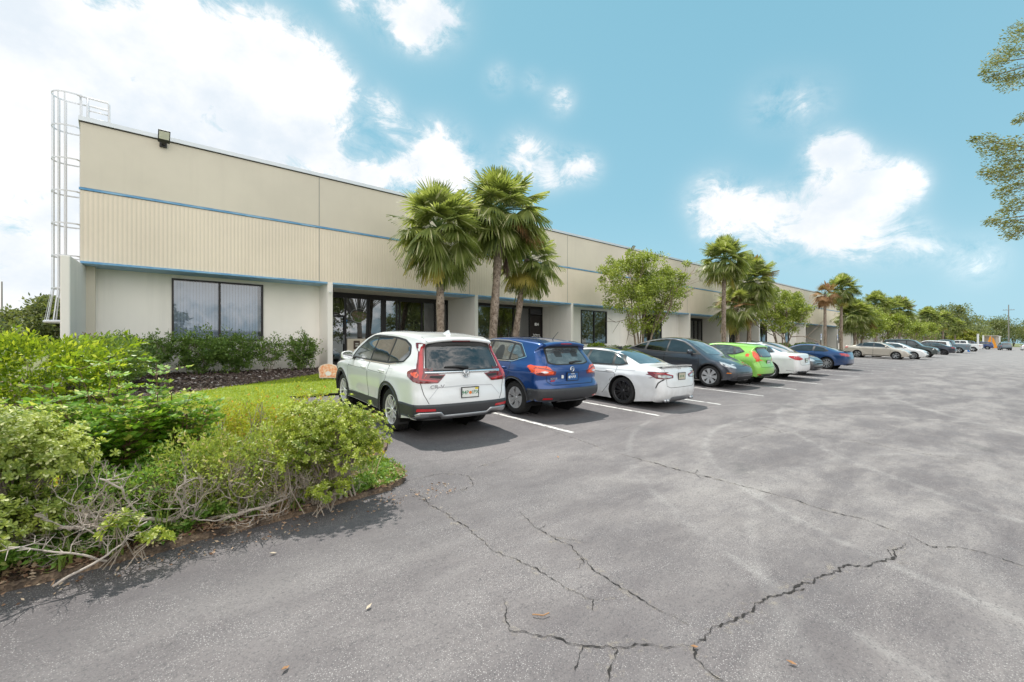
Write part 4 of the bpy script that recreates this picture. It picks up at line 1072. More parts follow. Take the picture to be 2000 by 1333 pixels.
# ---------------------------------------------------------------- 2. blue crossover
def blue_crossover():
    P = BLUEP
    c = Car(dict(L=4.38, W=1.84, wb=2.65, xr=.88, rt=.35, rrim=.225, tw=.22, sill=.30, belt=1.05, spz=.66, paint=P, res=.045, n=2.6,
        ztab=ztab(1.05, 1.60, .68), xtab=[(0, .92), (.07, .975), (.2, 1.02), (.4, 1), (.72, 1), (.88, .97), (1, .84)],
        outline=[(.18, .32, .12), (.05, .38, .22), (.0, .52, .25), (.02, .66, .25), (.10, .76, .25), (.11, .95, .24), (.16, 1.06, .2), (.30, 1.25, .15), (.44, 1.42, .12), (.37, 1.48, .10), (.42, 1.525, .08), (.8, 1.565, .075), (1.3, 1.595, .075), (1.9, 1.59, .075), (2.4, 1.53, .08), (2.8, 1.38, .10), (3.2, 1.15, .12), (3.4, 1.06, .13), (3.8, .99, .16), (4.15, .89, .2), (4.32, .76, .22), (4.37, .58, .22), (4.36, .42, .2), (4.26, .28, .12)]))
    for v in 'LR':
        c.decal(v, [(1.26, .29), (1.24, .42), (3.16, .42), (3.18, .29)], GREYP, 'side_cladding', .008, rnd=.02)
        for wx_ in c.wx: c.decal(v, ring(wx_, .35, c.ra+.006, c.ra+.05), GREYP, 'arch_trim', .014, skirt=.03, res=.05)
        c.decal(v, [(.03, .30), (-.02, .45), (.03, .60), (.46, .60), (.44, .30)], GREYP, 'rear_bumper', .010, skirt=.02)
        c.door(v, [(1.94, .44), (1.94, 1.06), (3.02, 1.02), (3.08, .80), (3.02, .44)], (2.12, .93))
        c.door(v, [(1.42, .44), (1.22, .70), (1.04, .84), (1.06, 1.08), (1.92, 1.06), (1.92, .44)], (1.26, .955))
        c.decal(v, [(.66, 1.22), (.95, 1.46), (1.4, 1.51), (2.0, 1.51), (2.35, 1.46), (2.7, 1.30), (3.03, 1.06), (1.94, 1.075), (1.02, 1.10)], BLKP, 'window_surround', .006, rnd=.05, res=.03)
        for i, wv in enumerate([[(1.98, 1.10), (1.95, 1.475), (2.3, 1.43), (2.62, 1.28), (2.90, 1.09)], [(1.16, 1.12), (1.18, 1.46), (1.88, 1.48), (1.92, 1.10)], [(.73, 1.215), (.96, 1.42), (1.12, 1.45), (1.10, 1.13), (1.0, 1.13)]]):
            c.decal(v, wv, [GL_MID, GL_SEE, GL_SEE][i], 'side_window', .011, rnd=.03, res=.03)
        c.line(v, [(3.03, 1.065), (1.94, 1.078), (1.02, 1.10), (.64, 1.215), (.94, 1.475), (1.4, 1.525), (2.0, 1.522), (2.36, 1.475)], .016, CHROME, 'window_chrome', .009)
    # head restraints and seats read through the glass as darker shapes
    for v, x in (('L', 1.55), ('L', 2.3), ('R', 1.55)):
        c.decal(v, [(x-.16, 1.11), (x-.14, 1.30), (x-.05, 1.42), (x+.08, 1.42), (x+.15, 1.30), (x+.16, 1.11)], plain('seat_shadow', (.03, .032, .032), .4), 'head_restraint', .0125, rnd=.05)
    c.decal('B', [(-.84, .30), (-.92, .44), (-.89, .61), (.89, .61), (.92, .44), (.84, .30)], GREYP, 'rear_bumper', .010, skirt=.02, rnd=.03)
    c.decal('B', [(-.5, .30), (-.4, .37), (.4, .37), (.5, .30)], SILV, 'skid_garnish', .018, rnd=.02)
    for sg in (1, -1): c.decal('B', [(sg*.78, .40), (sg*.77, .435), (sg*.58, .43), (sg*.58, .40)], REDL, 'rear_reflector', .016)
    seamb = plain('blue_gap', (.004, .006, .015), .6)
    c.line('B', [(-.60, 1.10), (-.69, .98), (-.66, .74), (-.58, .68), (.58, .68), (.66, .74), (.69, .98), (.60, 1.10)], .009, seamb, 'tailgate_gap', .004)
    c.decal('B', [(-.60, 1.10), (-.50, 1.44), (.50, 1.44), (.60, 1.10), (.4, 1.065), (-.4, 1.065)], BLKP, 'rear_glass_surround', .003, rnd=.05)
    c.decal('B', [(-.56, 1.12), (-.47, 1.39), (.47, 1.39), (.56, 1.12), (.38, 1.085), (-.38, 1.085)], GL_SEE, 'rear_window', .006, rnd=.05)
    for y in (-.25, .22): c.decal('B', [(y-.10, 1.22), (y-.09, 1.33), (y+.09, 1.33), (y+.10, 1.22)], plain('seat_shadow', (.03, .032, .032), .4), 'head_restraint', .0075, rnd=.04)
    m = MB(); yy = np.linspace(-.56, .56, 21); V = []
    for y in yy:
        k = abs(y)/.56; dz = -.045*k**2.2
        V += [(.36, y, 1.47+dz), (.30, y, 1.495+dz), (.33, y, 1.525+dz), (.58, y, 1.562+dz*.6), (.58, y, 1.52+dz*.6)]
    F = [(i*5+j, (i+1)*5+j, (i+1)*5+j+1, i*5+j+1) for i in range(len(yy)-1) for j in range(4)]
    m.add(V, F); m.add(V[:5], [(0, 1, 2, 3, 4)]); m.add(V[-5:], [(4, 3, 2, 1, 0)]); m.build('roof_spoiler', P, c.root, True)
    m = MB(); m.box((.295, -.15, 1.487), (.33, .15, 1.502)); m.build('high_brake_light', REDL, c.root)
    for sg, v in ((1, 'L'), (-1, 'R')):
        c.decal('B', [(sg*.92, 1.04), (sg*.70, 1.005), (sg*.44, .945), (sg*.46, .87), (sg*.72, .86), (sg*.92, .88)], REDD, 'tail_lamp', .007, rnd=.02)
        c.decal('B', [(sg*.90, 1.02), (sg*.70, .985), (sg*.50, .935), (sg*.52, .89), (sg*.70, .895), (sg*.78, .93), (sg*.90, .91)], ORNL, 'tail_lamp_lens', .011, rnd=.015)
        c.decal('B', [(sg*.80, .94), (sg*.70, .955), (sg*.62, .93), (sg*.70, .905)], CLRL, 'tail_lamp_clear', .0135, rnd=.015)
        c.decal(v, [(.06, .88), (.06, 1.04), (.22, 1.05), (.46, 1.07), (.52, 1.04), (.40, .96), (.24, .89)], ORNL, 'tail_lamp', .006, rnd=.02)
    hx = c.hit('B', 0, .98)[0].x-.014; m = MB()
    m.tube([(hx, .05*math.cos(2*math.pi*k/20), .98+.05*math.sin(2*math.pi*k/20)) for k in range(21)], .009, 6); m.box((hx-.006, -.065, .972), (hx+.004, .065, .988)); m.build('emblem', CHROME, c.root, True)
    p = c.plate('B', .83, '14AR', plain('plate_blue', (.02, .10, .30), .4), FLOR, txt2='FLORIDA', y=0)
    m = MB(); m.tube([(-.10, -.01, .006), (-.10, -.01, .008)], .028, 14); m.build('plate_symbol', FLOR, p)
    text_mesh('dealer_caption', 'TAMPA BAY', .03, FLOR, p, (0, -.09, -.006), (0, 0, 0), .0008)
    text_mesh('model_lettering', 'ROGUE', .055, CHROME, c.root, (c.hit('B', .50, .80)[0].x-.01, .50, .80), (R(90), 0, R(-90)), .002, .001)
    text_mesh('model_lettering', 'SPORT', .04, plain('lettering_red', (.6, .03, .03), .4), c.root, (c.hit('B', .53, .755)[0].x-.01, .53, .755), (R(90), 0, R(-90)), .002, .001)
    c.decal('B', [(.24, .80), (.24, .86), (.30, .87), (.30, .80)], FLOR, 'bumper_sticker', .006, rnd=.01)
    m = MB(); wx0 = c.hit('B', -.1, 1.12)[0].x-.025; m.tube([(wx0, -.0, 1.105), (wx0+.01, -.18, 1.13), (wx0+.03, -.38, 1.13)], [.026, .02, .01], 8); m.build('rear_wiper', BLKP, c.root, True)
    m = MB(); m.tube([(.72, 0, 1.565), (.70, 0, 1.60), (.55, 0, 1.74)], [.012, .006, .004], 6); m.build('aerial', BLKP, c.root)
    c.decal('T', [(3.32, -.62), (2.62, -.50), (2.62, .50), (3.32, .62)], GL_MID, 'windscreen', .005, rnd=.05)
    for sg in (1, -1): c.decal('F', [(sg*.40, .80), (sg*.86, .90), (sg*.86, .76), (sg*.5, .72)], CLRL, 'headlight', .006, rnd=.03)
    c.decal('F', [(-.38, .50), (-.42, .80), (.42, .80), (.38, .50)], BLKP, 'grille', .006, rnd=.03)
    c.mirror(2.84, 1.09, P); c.wheels('cover', plain('silver_wheel_cover', (.50, .50, .51), .4, .06, 4, Metallic=.4), BLKP)
    return c
blue_crossover().place(7.16, 6.2, 1, 'deep blue crossover with black bumper and blue licence plate beside the white crossover', yaw=R(-3))

# ---------------------------------------------------------------- generic sedan kit
def sedan(sp_, P, wheels, wm, wm2=None, glass=GL_DARK, lamp='wide', facing_detail='B', plate=None, spoiler=False, coupe=False, chrome=False, tall=0., roofm=None):
    L = sp_.get('L', 4.88); H = sp_.get('H', 1.44); z0 = sp_.get('z0', 0.); xr = sp_.get('xr', 1.12); wb = sp_.get('wb', 2.82)
    a = L/4.88; k = H/1.44
    out = [(.18, .24, .12), (.05, .32, .2), (.0, .48, .24), (.01, .66, .25), (.05, .84, .22), (.10, 1.00, .16), (.16, 1.055, .12), (.42, 1.075, .12), (.72, 1.10, .12), (1.10, 1.235, .12), (1.55, 1.375, .09), (1.95, 1.435, .075), (2.4, 1.44, .075), (2.85, 1.40, .08), (3.25, 1.25, .10), (3.60, 1.07, .12), (3.78, 1.0, .13), (4.2, .93, .16), (4.6, .81, .2), (4.80, .66, .22), (4.87, .50, .22), (4.86, .34, .2), (4.74, .22, .12)]
    if coupe: out = [(.16, .24, .12), (.04, .32, .2), (.0, .50, .24), (.02, .70, .24), (.08, .88, .2), (.14, .98, .14), (.20, 1.01, .12), (.40, 1.03, .12), (.65, 1.06, .12), (1.10, 1.20, .12), (1.55, 1.31, .09), (1.95, 1.365, .075), (2.3, 1.37, .075), (2.7, 1.33, .08), (3.1, 1.18, .10), (3.45, 1.01, .12), (3.7, .95, .13), (4.15, .88, .16), (4.58, .76, .2), (4.80, .62, .22), (4.87, .48, .22), (4.86, .34, .2), (4.74, .22, .12)]
    out = [(x*a, z*(k if z > .5 else 1)+z0, r_) for x, z, r_ in out]
    belt = (.98 if not coupe else .94)*k+z0
    c = Car(dict(L=L, W=sp_.get('W', 1.84), wb=wb, xr=xr, rt=sp_.get('rt', .335), rrim=sp_.get('rrim', .24), tw=.225, sill=.22+z0, belt=belt, spz=.56+z0, paint=P, res=sp_.get('res', .05), n=2.6,
        ztab=ztab(belt, H*(.955 if coupe else 1)+z0, .62), outline=out))
    s_ = lambda pts: [(x*a, (z if not coupe else z-.055*(z > 1.02)-.03)*(k if z > .5 else 1)+z0) for x, z in pts]
    for v in 'LR':
        if coupe:
            c.door(v, s_([(1.85, .30), (1.72, .55), (1.72, 1.0), (3.42, .965), (3.46, .75), (3.40, .30)]), (1.92*a, .88*k+z0))
            c.decal(v, s_([(.98, 1.10), (1.25, 1.28), (1.7, 1.37), (2.3, 1.385), (2.75, 1.33), (3.15, 1.17), (3.44, 1.0), (1.7, 1.02), (1.2, 1.05)]), BLKP, 'window_surround', .007, rnd=.06, res=.03)
            c.decal(v, s_([(1.86, 1.05), (1.84, 1.35), (2.3, 1.36), (2.7, 1.31), (3.05, 1.16), (3.28, 1.03)]), glass, 'side_window', .011, rnd=.04, res=.03); c.decal(v, s_([(1.08, 1.11), (1.28, 1.25), (1.72, 1.35), (1.76, 1.055), (1.25, 1.07)]), glass, 'side_window', .011, rnd=.04, res=.03)
        else:
            c.door(v, s_([(2.30, .30), (2.30, 1.0), (3.50, .965), (3.54, .75), (3.48, .30)]), (2.46*a, .87*k+z0))
            c.door(v, s_([(1.72, .32), (1.46, .60), (1.30, .78), (1.28, 1.02), (2.28, 1.0), (2.28, .30)]), (1.48*a, .895*k+z0))
            c.decal(v, s_([(.98, 1.09), (1.25, 1.27), (1.7, 1.37), (2.3, 1.385), (2.75, 1.345), (3.15, 1.18), (3.50, 1.0), (2.3, 1.01), (1.2, 1.035)]), BLKP, 'window_surround', .007, rnd=.06, res=.03)
            c.decal(v, s_([(2.36, 1.04), (2.34, 1.36), (2.72, 1.325), (3.08, 1.18), (3.34, 1.03)]), glass, 'side_window', .011, rnd=.04, res=.03)
            c.decal(v, s_([(1.46, 1.06), (1.52, 1.325), (1.7, 1.35), (2.26, 1.365), (2.28, 1.04)]), glass, 'side_window', .011, rnd=.04, res=.03)
            c.decal(v, s_([(1.07, 1.10), (1.28, 1.255), (1.44, 1.31), (1.39, 1.065), (1.2, 1.065)]), glass, 'side_window', .011, rnd=.03, res=.03)
            if chrome: c.line(v, s_([(3.5, 1.0), (2.3, 1.012), (1.2, 1.037), (.96, 1.09), (1.25, 1.27), (1.7, 1.372), (2.3, 1.388), (2.75, 1.345)]), .014, CHROME, 'window_chrome', .008)
        c.line(v, s_([(1.45, .30), (3.6, .30)]), .05, BLKP if not sp_.get('skirt') else P, 'sill_trim', .006)
    hw = c.W
    c.decal('T', s_([(0, 0)]) and [(.80*a, -hw*.66), (1.50*a, -hw*.52), (1.56*a, 0), (1.50*a, hw*.52), (.80*a, hw*.66), (.74*a, 0)], glass, 'rear_window', .005, rnd=.05)
    c.decal('T', [(3.62*a, -hw*.70), (2.88*a, -hw*.56), (2.84*a, 0), (2.88*a, hw*.56), (3.62*a, hw*.70), (3.70*a, 0)] if not coupe else [(3.46*a, -hw*.70), (2.76*a, -hw*.56), (2.72*a, 0), (2.76*a, hw*.56), (3.46*a, hw*.70), (3.54*a, 0)], GL_SEE if glass is not GL_DARK else GL_MID, 'windscreen', .005, rnd=.05)
    if roofm: c.decal('T', [(1.58*a, -hw*.55), (2.80*a, -hw*.57), (2.84*a, 0), (2.80*a, hw*.57), (1.58*a, hw*.55), (1.54*a, 0)], roofm, 'roof_panel', .004, rnd=.05)
    zl = .86*k+z0-(.05 if coupe else 0)
    for sg, v in ((1, 'L'), (-1, 'R')):
        rl = REDD if lamp == 'dark' else REDL
        c.decal('B', [(sg*hw, zl+.09), (sg*.62, zl+.075), (sg*.34, zl+.02), (sg*.36, zl-.04), (sg*.66, zl-.06), (sg*hw, zl-.04)], rl, 'tail_lamp', .007, rnd=.02)
        c.decal(v, [(.03, zl-.05), (.03, zl+.09), (.22, zl+.11), (.44, zl+.10), (.36, zl+.03), (.20, zl-.04)], rl, 'tail_lamp', .006, rnd=.02)
        if lamp == 'dark':
            c.decal('B', [(sg*.84, zl+.03), (sg*.62, zl+.03), (sg*.42, zl+.005), (sg*.42, zl-.025), (sg*.66, zl-.04), (sg*.84, zl-.02)], CLRL, 'tail_lamp_clear', .010, rnd=.012)
            c.line('B', [(sg*.86, zl+.075), (sg*.62, zl+.06), (sg*.37, zl+.012)], .018, REDL, 'tail_lamp_lens', .012)
        c.decal('F', [(sg*.46, .66*k+z0), (sg*.50, .745*k+z0), (sg*.88, .80*k+z0), (sg*.90, .70*k+z0), (sg*.7, .64*k+z0)], CLRL, 'headlight', .006, rnd=.02)
        c.decal('R' if sg < 0 else 'L', [(4.44*a, .68*k+z0), (4.30*a, .79*k+z0), (4.62*a, .77*k+z0), (4.78*a, .70*k+z0), (4.7*a, .66*k+z0)], CLRL, 'headlight', .006, rnd=.02)
    c.line('B', [(-.62, 1.04*k+z0-(.05 if coupe else 0)), (-.62, zl-.22), (-.50, zl-.26), (.50, zl-.26), (.62, zl-.22), (.62, 1.04*k+z0-(.05 if coupe else 0))], .008, SEAM, 'boot_gap', .003)
    c.decal('B', [(-.78, .22+z0), (-.70, .36+z0), (.70, .36+z0), (.78, .22+z0)], BLKP if not sp_.get('whitediff') else P, 'rear_diffuser', .006, rnd=.03)
    c.decal('F', [(-.62, .26+z0), (-.66, .42+z0), (.66, .42+z0), (.62, .26+z0)], BLKP, 'front_intake', .006, rnd=.03)
    c.decal('F', [(-.36, .52*k+z0), (-.44, .68*k+z0), (.44, .68*k+z0), (.36, .52*k+z0)], BLKP if not sp_.get('nogrille') else P, 'grille', .006, rnd=.03)
    if spoiler:
        m = MB(); yy = np.linspace(-.70, .70, 17); V = []; zs_ = 1.07*k+z0-(.05 if coupe else 0)
        for y in yy:
            q = abs(y)/.7; V += [(.10+.06*q*q, y, zs_+.02-.03*q*q), (.08+.06*q*q, y, zs_+.05-.03*q*q), (.30, y, zs_+.012-.02*q*q)]
        m.add(V, [(i*3+j, (i+1)*3+j, (i+1)*3+(j+1) % 3, i*3+(j+1) % 3) for i in range(16) for j in range(3)]); m.build('boot_spoiler', P, c.root, False)
    if plate: c.plate('B', plate[2], plate[0], plate[1], PLTG, tsize=.07)
    c.mirror(3.22*a, belt+.05, P, sz=(.085, .10, .07)); c.wheels(wheels, wm, wm2)
    m = MB(); q = out[11]
    m.add([(q[0]-.2, .02, q[1]-.02), (q[0]-.2, -.02, q[1]-.02), (q[0]+.06, 0, q[1]+.0), (q[0]-.16, .006, q[1]+.045), (q[0]-.16, -.006, q[1]+.045)], [(0, 1, 4, 3), (1, 2, 4), (2, 0, 3), (3, 4, 2)]); m.build('aerial', P if not roofm else BLKP, c.root)
    c.a, c.k, c.z0, c.zl = a, k, z0, zl
    return c
BLKW = plain('black_alloy', (.07, .07, .075), .3, .1, 5, Metallic=.6); ALLOY = plain('silver_alloy', (.50, .51, .52), .3, .05, 5, Metallic=.8)
# 3. white lowered sedan
c = sedan(dict(L=4.88, H=1.45, xr=1.10, wb=2.82, rt=.335, rrim=.255, z0=-.10, skirt=True, whitediff=True, res=.042), WHITE, 'mesh', BLKW, BLKW, glass=GL_MID, lamp='dark', plate=('JX7 4K', plain('plate_dark', (.5, .46, .36), .5), .76), spoiler=True, roofm=plain('black_roof', (.012, .014, .012), .08, .1, 3, **{'Coat Weight': 1.}))
for v in 'LR':
    c.line(v, [(1.9, .83), (1.2, .85), (.75, .86)], .010, plain('white_in_shade', (.50, .51, .53), .45), 'flank_crease_shade', .003)  # shade of the crease painted as a grey line on the white flank
c.line('L', [(.10, .70), (.16, .62), (.20, .50)], .022, BLKP, 'bumper_slot', .006)
c.decal('B', [(-.50, .16), (-.44, .29), (.44, .29), (.50, .16)], SILV, 'diffuser', .010, rnd=.03)
for y in (.62, .53, -.53, -.62):
    m = MB(); x_ = c.hit('B', y, .25)[0].x; m.tube([(x_+.06, y, .20), (x_-.02, y, .20)], .036, 12); m.build('exhaust_tip', SILV, c.root, True)
hx = c.hit('B', 0, .93)[0].x-.012; m = MB(); m.tube([(hx, .055*math.cos(2*math.pi*k/20), .93+.036*math.sin(2*math.pi*k/20)) for k in range(21)], .005, 6); m.tube([(hx, .02*math.cos(2*math.pi*k/14), .93+.033*math.sin(2*math.pi*k/14)) for k in range(15)], .004, 6); m.build('emblem', SILV, c.root, True)
c.place(10.28, 5.52, 1, 'low white sedan with black wire spoke wheels and a black roof panel')

# 4. dark grey electric crossover, nose out
def grey_fastback():
    P = GREYPT
    c = Car(dict(L=4.75, W=1.92, wb=2.89, xr=.99, rt=.36, rrim=.26, tw=.235, sill=.26, belt=1.08, spz=.64, paint=P, res=.045, n=2.5,
        ztab=ztab(1.06, 1.62, .60), xtab=[(0, .88), (.08, .95), (.25, 1), (.72, 1), (.86, .97), (.95, .90), (1, .80)],
        outline=[(.18, .28, .12), (.05, .36, .2), (.0, .52, .24), (.02, .75, .24), (.06, .98, .18), (.12, 1.10, .12), (.40, 1.16, .12), (.85, 1.33, .12), (1.4, 1.52, .10), (1.95, 1.61, .085), (2.4, 1.62, .08), (2.85, 1.55, .09), (3.25, 1.37, .11), (3.6, 1.17, .13), (3.85, 1.04, .15), (4.2, .93, .18), (4.5, .80, .22), (4.68, .66, .24), (4.74, .50, .24), (4.72, .34, .22), (4.6, .24, .12)]))
    for v in 'LR':
        c.door(v, [(2.22, .36), (2.22, 1.07), (3.48, 1.04), (3.52, .78), (3.46, .36)], None)
        c.door(v, [(1.62, .38), (1.40, .70), (1.26, .86), (1.26, 1.10), (2.20, 1.07), (2.20, .36)], None)
        c.decal(v, [(.72, 1.20), (1.1, 1.36), (1.5, 1.485), (2.0, 1.56), (2.4, 1.565), (2.8, 1.50), (3.2, 1.32), (3.60, 1.06), (2.2, 1.085), (1.2, 1.12)], BLKP, 'window_surround', .007, rnd=.06, res=.03)
        for wv in ([(2.30, 1.12), (2.28, 1.535), (2.42, 1.54), (2.78, 1.47), (3.14, 1.31), (3.40, 1.11)], [(1.42, 1.14), (1.46, 1.44), (2.0, 1.53), (2.22, 1.535), (2.24, 1.115)], [(.84, 1.205), (1.1, 1.32), (1.36, 1.41), (1.33, 1.15), (1.2, 1.15)]): c.decal(v, wv, GL_DARK, 'side_window', .011, rnd=.04, res=.03)
        for wx_ in c.wx: c.decal(v, ring(wx_, .36, c.ra+.006, c.ra+.035), BLKP, 'arch_trim', .010, skirt=.03, res=.05)
        c.line(v, [(1.4, .31), (3.4, .31)], .09, BLKP, 'sill_trim', .006)
        c.decal(v, [(4.30, .76), (4.14, .90), (4.26, .90), (4.55, .76), (4.62, .71), (4.5, .70)], CLRL, 'headlight', .006, rnd=.02)
        c.decal(v, [(4.44, .50), (4.45, .53), (4.58, .53), (4.58, .50)], AMB, 'side_marker', .006)
    for sg in (1, -1):
        c.decal('F', [(sg*.60, .66), (sg*.55, .71), (sg*.86, .88), (sg*.86, .78), (sg*.74, .68)], CLRL, 'headlight', .007, rnd=.02)
        c.decal('B', [(sg*.94, 1.0), (sg*.5, .98), (sg*.5, .93), (sg*.94, .92)], REDL, 'tail_lamp', .006, rnd=.02)
    c.decal('F', [(-.55, .28), (-.62, .40), (.62, .40), (.55, .28)], BLKP, 'front_intake', .006, rnd=.03)
    c.line('F', [(-.82, .30), (-.6, .46), (.6, .46), (.82, .30)], .014, BLKP, 'bumper_crease', .005)
    c.line('T', [(3.72, -.62), (4.3, -.60), (4.58, -.35), (4.62, 0), (4.58, .35), (4.3, .60), (3.72, .62)], .008, SEAM, 'bonnet_gap', .003)
    c.decal('T', [(3.68, -.68), (2.80, -.54), (2.74, 0), (2.80, .54), (3.68, .68), (3.80, 0)], GL_SEE, 'windscreen', .005, rnd=.06)
    c.decal('T', [(2.72, -.50), (2.66, 0), (2.72, .50), (1.45, .50), (1.40, 0), (1.45, -.50)], GL_DARK, 'glass_roof', .005, rnd=.06)
    c.decal('T', [(1.38, -.48), (1.36, 0), (1.38, .48), (.50, .56), (.44, 0), (.50, -.56)], GL_DARK, 'rear_window', .005, rnd=.06)
    c.mirror(3.24, 1.12, P, sz=(.10, .11, .075)); c.wheels('six_cover', plain('silver_wheel_cover', (.50, .50, .51), .4, .06, 4, Metallic=.4), BLKP)
    return c
grey_fastback().place(16.05, 6.30, -1, 'dark grey crossover with a black glass roof, parked nose out')

# 5. lime green hatchback (tail out)
def hatch():
    P = LIME
    c = Car(dict(L=4.05, W=1.72, wb=2.49, xr=.74, rt=.30, rrim=.20, tw=.195, sill=.24, belt=1.02, spz=.62, paint=P, res=.055, n=2.5,
        ztab=ztab(1.02, 1.48, .66), xtab=[(0, .88), (.08, .96), (.22, 1.02), (.4, 1), (.72, 1), (.88, .97), (1, .84)],
        outline=[(.16, .26, .12), (.04, .34, .2), (.0, .50, .25), (.02, .68, .25), (.10, .82, .24), (.14, 1.0, .2), (.22, 1.14, .16), (.36, 1.30, .12), (.30, 1.38, .10), (.38, 1.42, .08), (.8, 1.455, .075), (1.3, 1.475, .075), (1.8, 1.465, .075), (2.2, 1.39, .08), (2.65, 1.19, .10), (3.05, 1.0, .12), (3.4, .92, .15), (3.8, .78, .2), (3.98, .62, .22), (4.04, .46, .22), (4.0, .32, .2), (3.9, .22, .12)]))
    for v in 'LR':
        c.door(v, [(1.75, .32), (1.75, .98), (2.78, .93), (2.84, .7), (2.78, .32)], (1.9, .86)); c.door(v, [(1.25, .34), (1.05, .62), (.92, .80), (.95, 1.02), (1.73, .98), (1.73, .32)], (1.1, .90))
        c.decal(v, [(.62, 1.17), (.85, 1.33), (1.3, 1.40), (1.8, 1.395), (2.15, 1.33), (2.5, 1.17), (2.82, .97), (1.75, 1.0), (.95, 1.05)], BLKP, 'window_surround', .006, rnd=.05, res=.03)
        for i, wv in enumerate([[(1.80, 1.03), (1.79, 1.36), (2.12, 1.295), (2.42, 1.15), (2.66, 1.0)], [(1.0, 1.08), (1.06, 1.345), (1.3, 1.37), (1.72, 1.365), (1.74, 1.03)], [(.70, 1.165), (.86, 1.29), (.98, 1.32), (.93, 1.09)]]): c.decal(v, wv, GL_SEE, 'side_window', .011, rnd=.03, res=.03)
    c.decal('B', [(-.58, 1.02), (-.48, 1.36), (.48, 1.36), (.58, 1.02), (.3, .985), (-.3, .985)], BLKP, 'rear_glass_surround', .003, rnd=.05)
    c.decal('B', [(-.53, 1.045), (-.44, 1.32), (.44, 1.32), (.53, 1.045), (.3, 1.01), (-.3, 1.01)], GL_SEE, 'rear_window', .006, rnd=.05)
    for sg, v in ((1, 'L'), (-1, 'R')):
        c.decal('B', [(sg*.62, 1.22), (sg*.56, 1.10), (sg*.58, .92), (sg*.64, .84), (sg*.76, .84), (sg*.86, .95), (sg*.78, 1.16)], ORNL, 'tail_lamp', .007, rnd=.02)
        c.decal(v, [(.10, .84), (.08, .95), (.12, 1.12), (.30, 1.24), (.40, 1.20), (.34, 1.05), (.24, .92)], ORNL, 'tail_lamp', .006, rnd=.02)
        c.decal('B', [(sg*.62, .36), (sg*.62, .39), (sg*.76, .40), (sg*.76, .37)], REDL, 'rear_reflector', .012)
    c.decal('B', [(-.76, .26), (-.62, .40), (.62, .40), (.76, .26)], BLKP, 'rear_diffuser', .007, rnd=.03)
    c.line('B', [(-.60, 1.0), (-.62, .64), (.62, .64), (.60, 1.0)], .008, SEAM, 'tailgate_gap', .003)
    c.plate('B', .80, 'KR 58', plain('plate_pale', (.6, .62, .58), .4), PLTG, tsize=.07)
    c.decal('T', [(2.98, -.58), (2.24, -.46), (2.24, .46), (2.98, .58)], GL_MID, 'windscreen', .005, rnd=.05)
    m = MB(); m.box((.28, -.46, 1.345), (.55, .46, 1.375)); o = m.build('roof_spoiler', P, c.root); bevel(o, .012)
    m = MB(); m.tube([(.9, 0, 1.46), (.78, 0, 1.62)], .005, 6); m.build('aerial', BLKP, c.root)
    c.mirror(2.62, 1.02, P, sz=(.08, .09, .065)); c.wheels('ten', ALLOY)
    return c
hatch().place(18.1, 6.3, 1, 'lime green hatchback with tall orange red tail lamps')
# 6. white sedan with twin spoke wheels
c = sedan(dict(L=4.88, H=1.46, xr=1.12, wb=2.77, rt=.335, rrim=.255, res=.05), WHT2, 'twin', plain('machined_alloy', (.80, .80, .80), .3, .05, 4, Metallic=.3), BLKW, glass=GL_MID, lamp='wide', plate=('87 KQ', plain('plate_pale', (.6, .62, .58), .4), .80), chrome=True)
c.line('B', [(-.74, .36), (.74, .36)], .02, CHROME, 'bumper_chrome', .008); c.line('L', [(.12, .37), (.5, .38)], .02, CHROME, 'bumper_chrome', .008)
c.place(21.7, 6.15, 1, 'white sedan with black and silver twin spoke wheels beside the lime green hatchback')
# 7. dark grey sedan, nose out
c = sedan(dict(L=4.87, H=1.47, xr=1.05, wb=2.85, rt=.335, res=.06), DGREY, 'ten', ALLOY, glass=GL_DARK)
for z_ in (.60, .66, .72): c.line('F', [(-.5, z_), (.5, z_)], .014, CHROME, 'grille_bar', .010)
c.line('F', [(-.75, .32), (.75, .32)], .02, CHROME, 'bumper_chrome', .008)
c.place(24.75, 6.45, -1, 'dark grey sedan parked nose out beyond the white sedan')
# 8. royal blue coupe
c = sedan(dict(L=4.62, H=1.44, xr=1.02, wb=2.70, rt=.325, rrim=.235, W=1.80, res=.055), NAVY, 'ten', ALLOY, glass=GL_DARK, coupe=True, spoiler=True)
c.place(31.0, 6.55, 1, 'royal blue two door coupe with silver wheels and a boot spoiler')
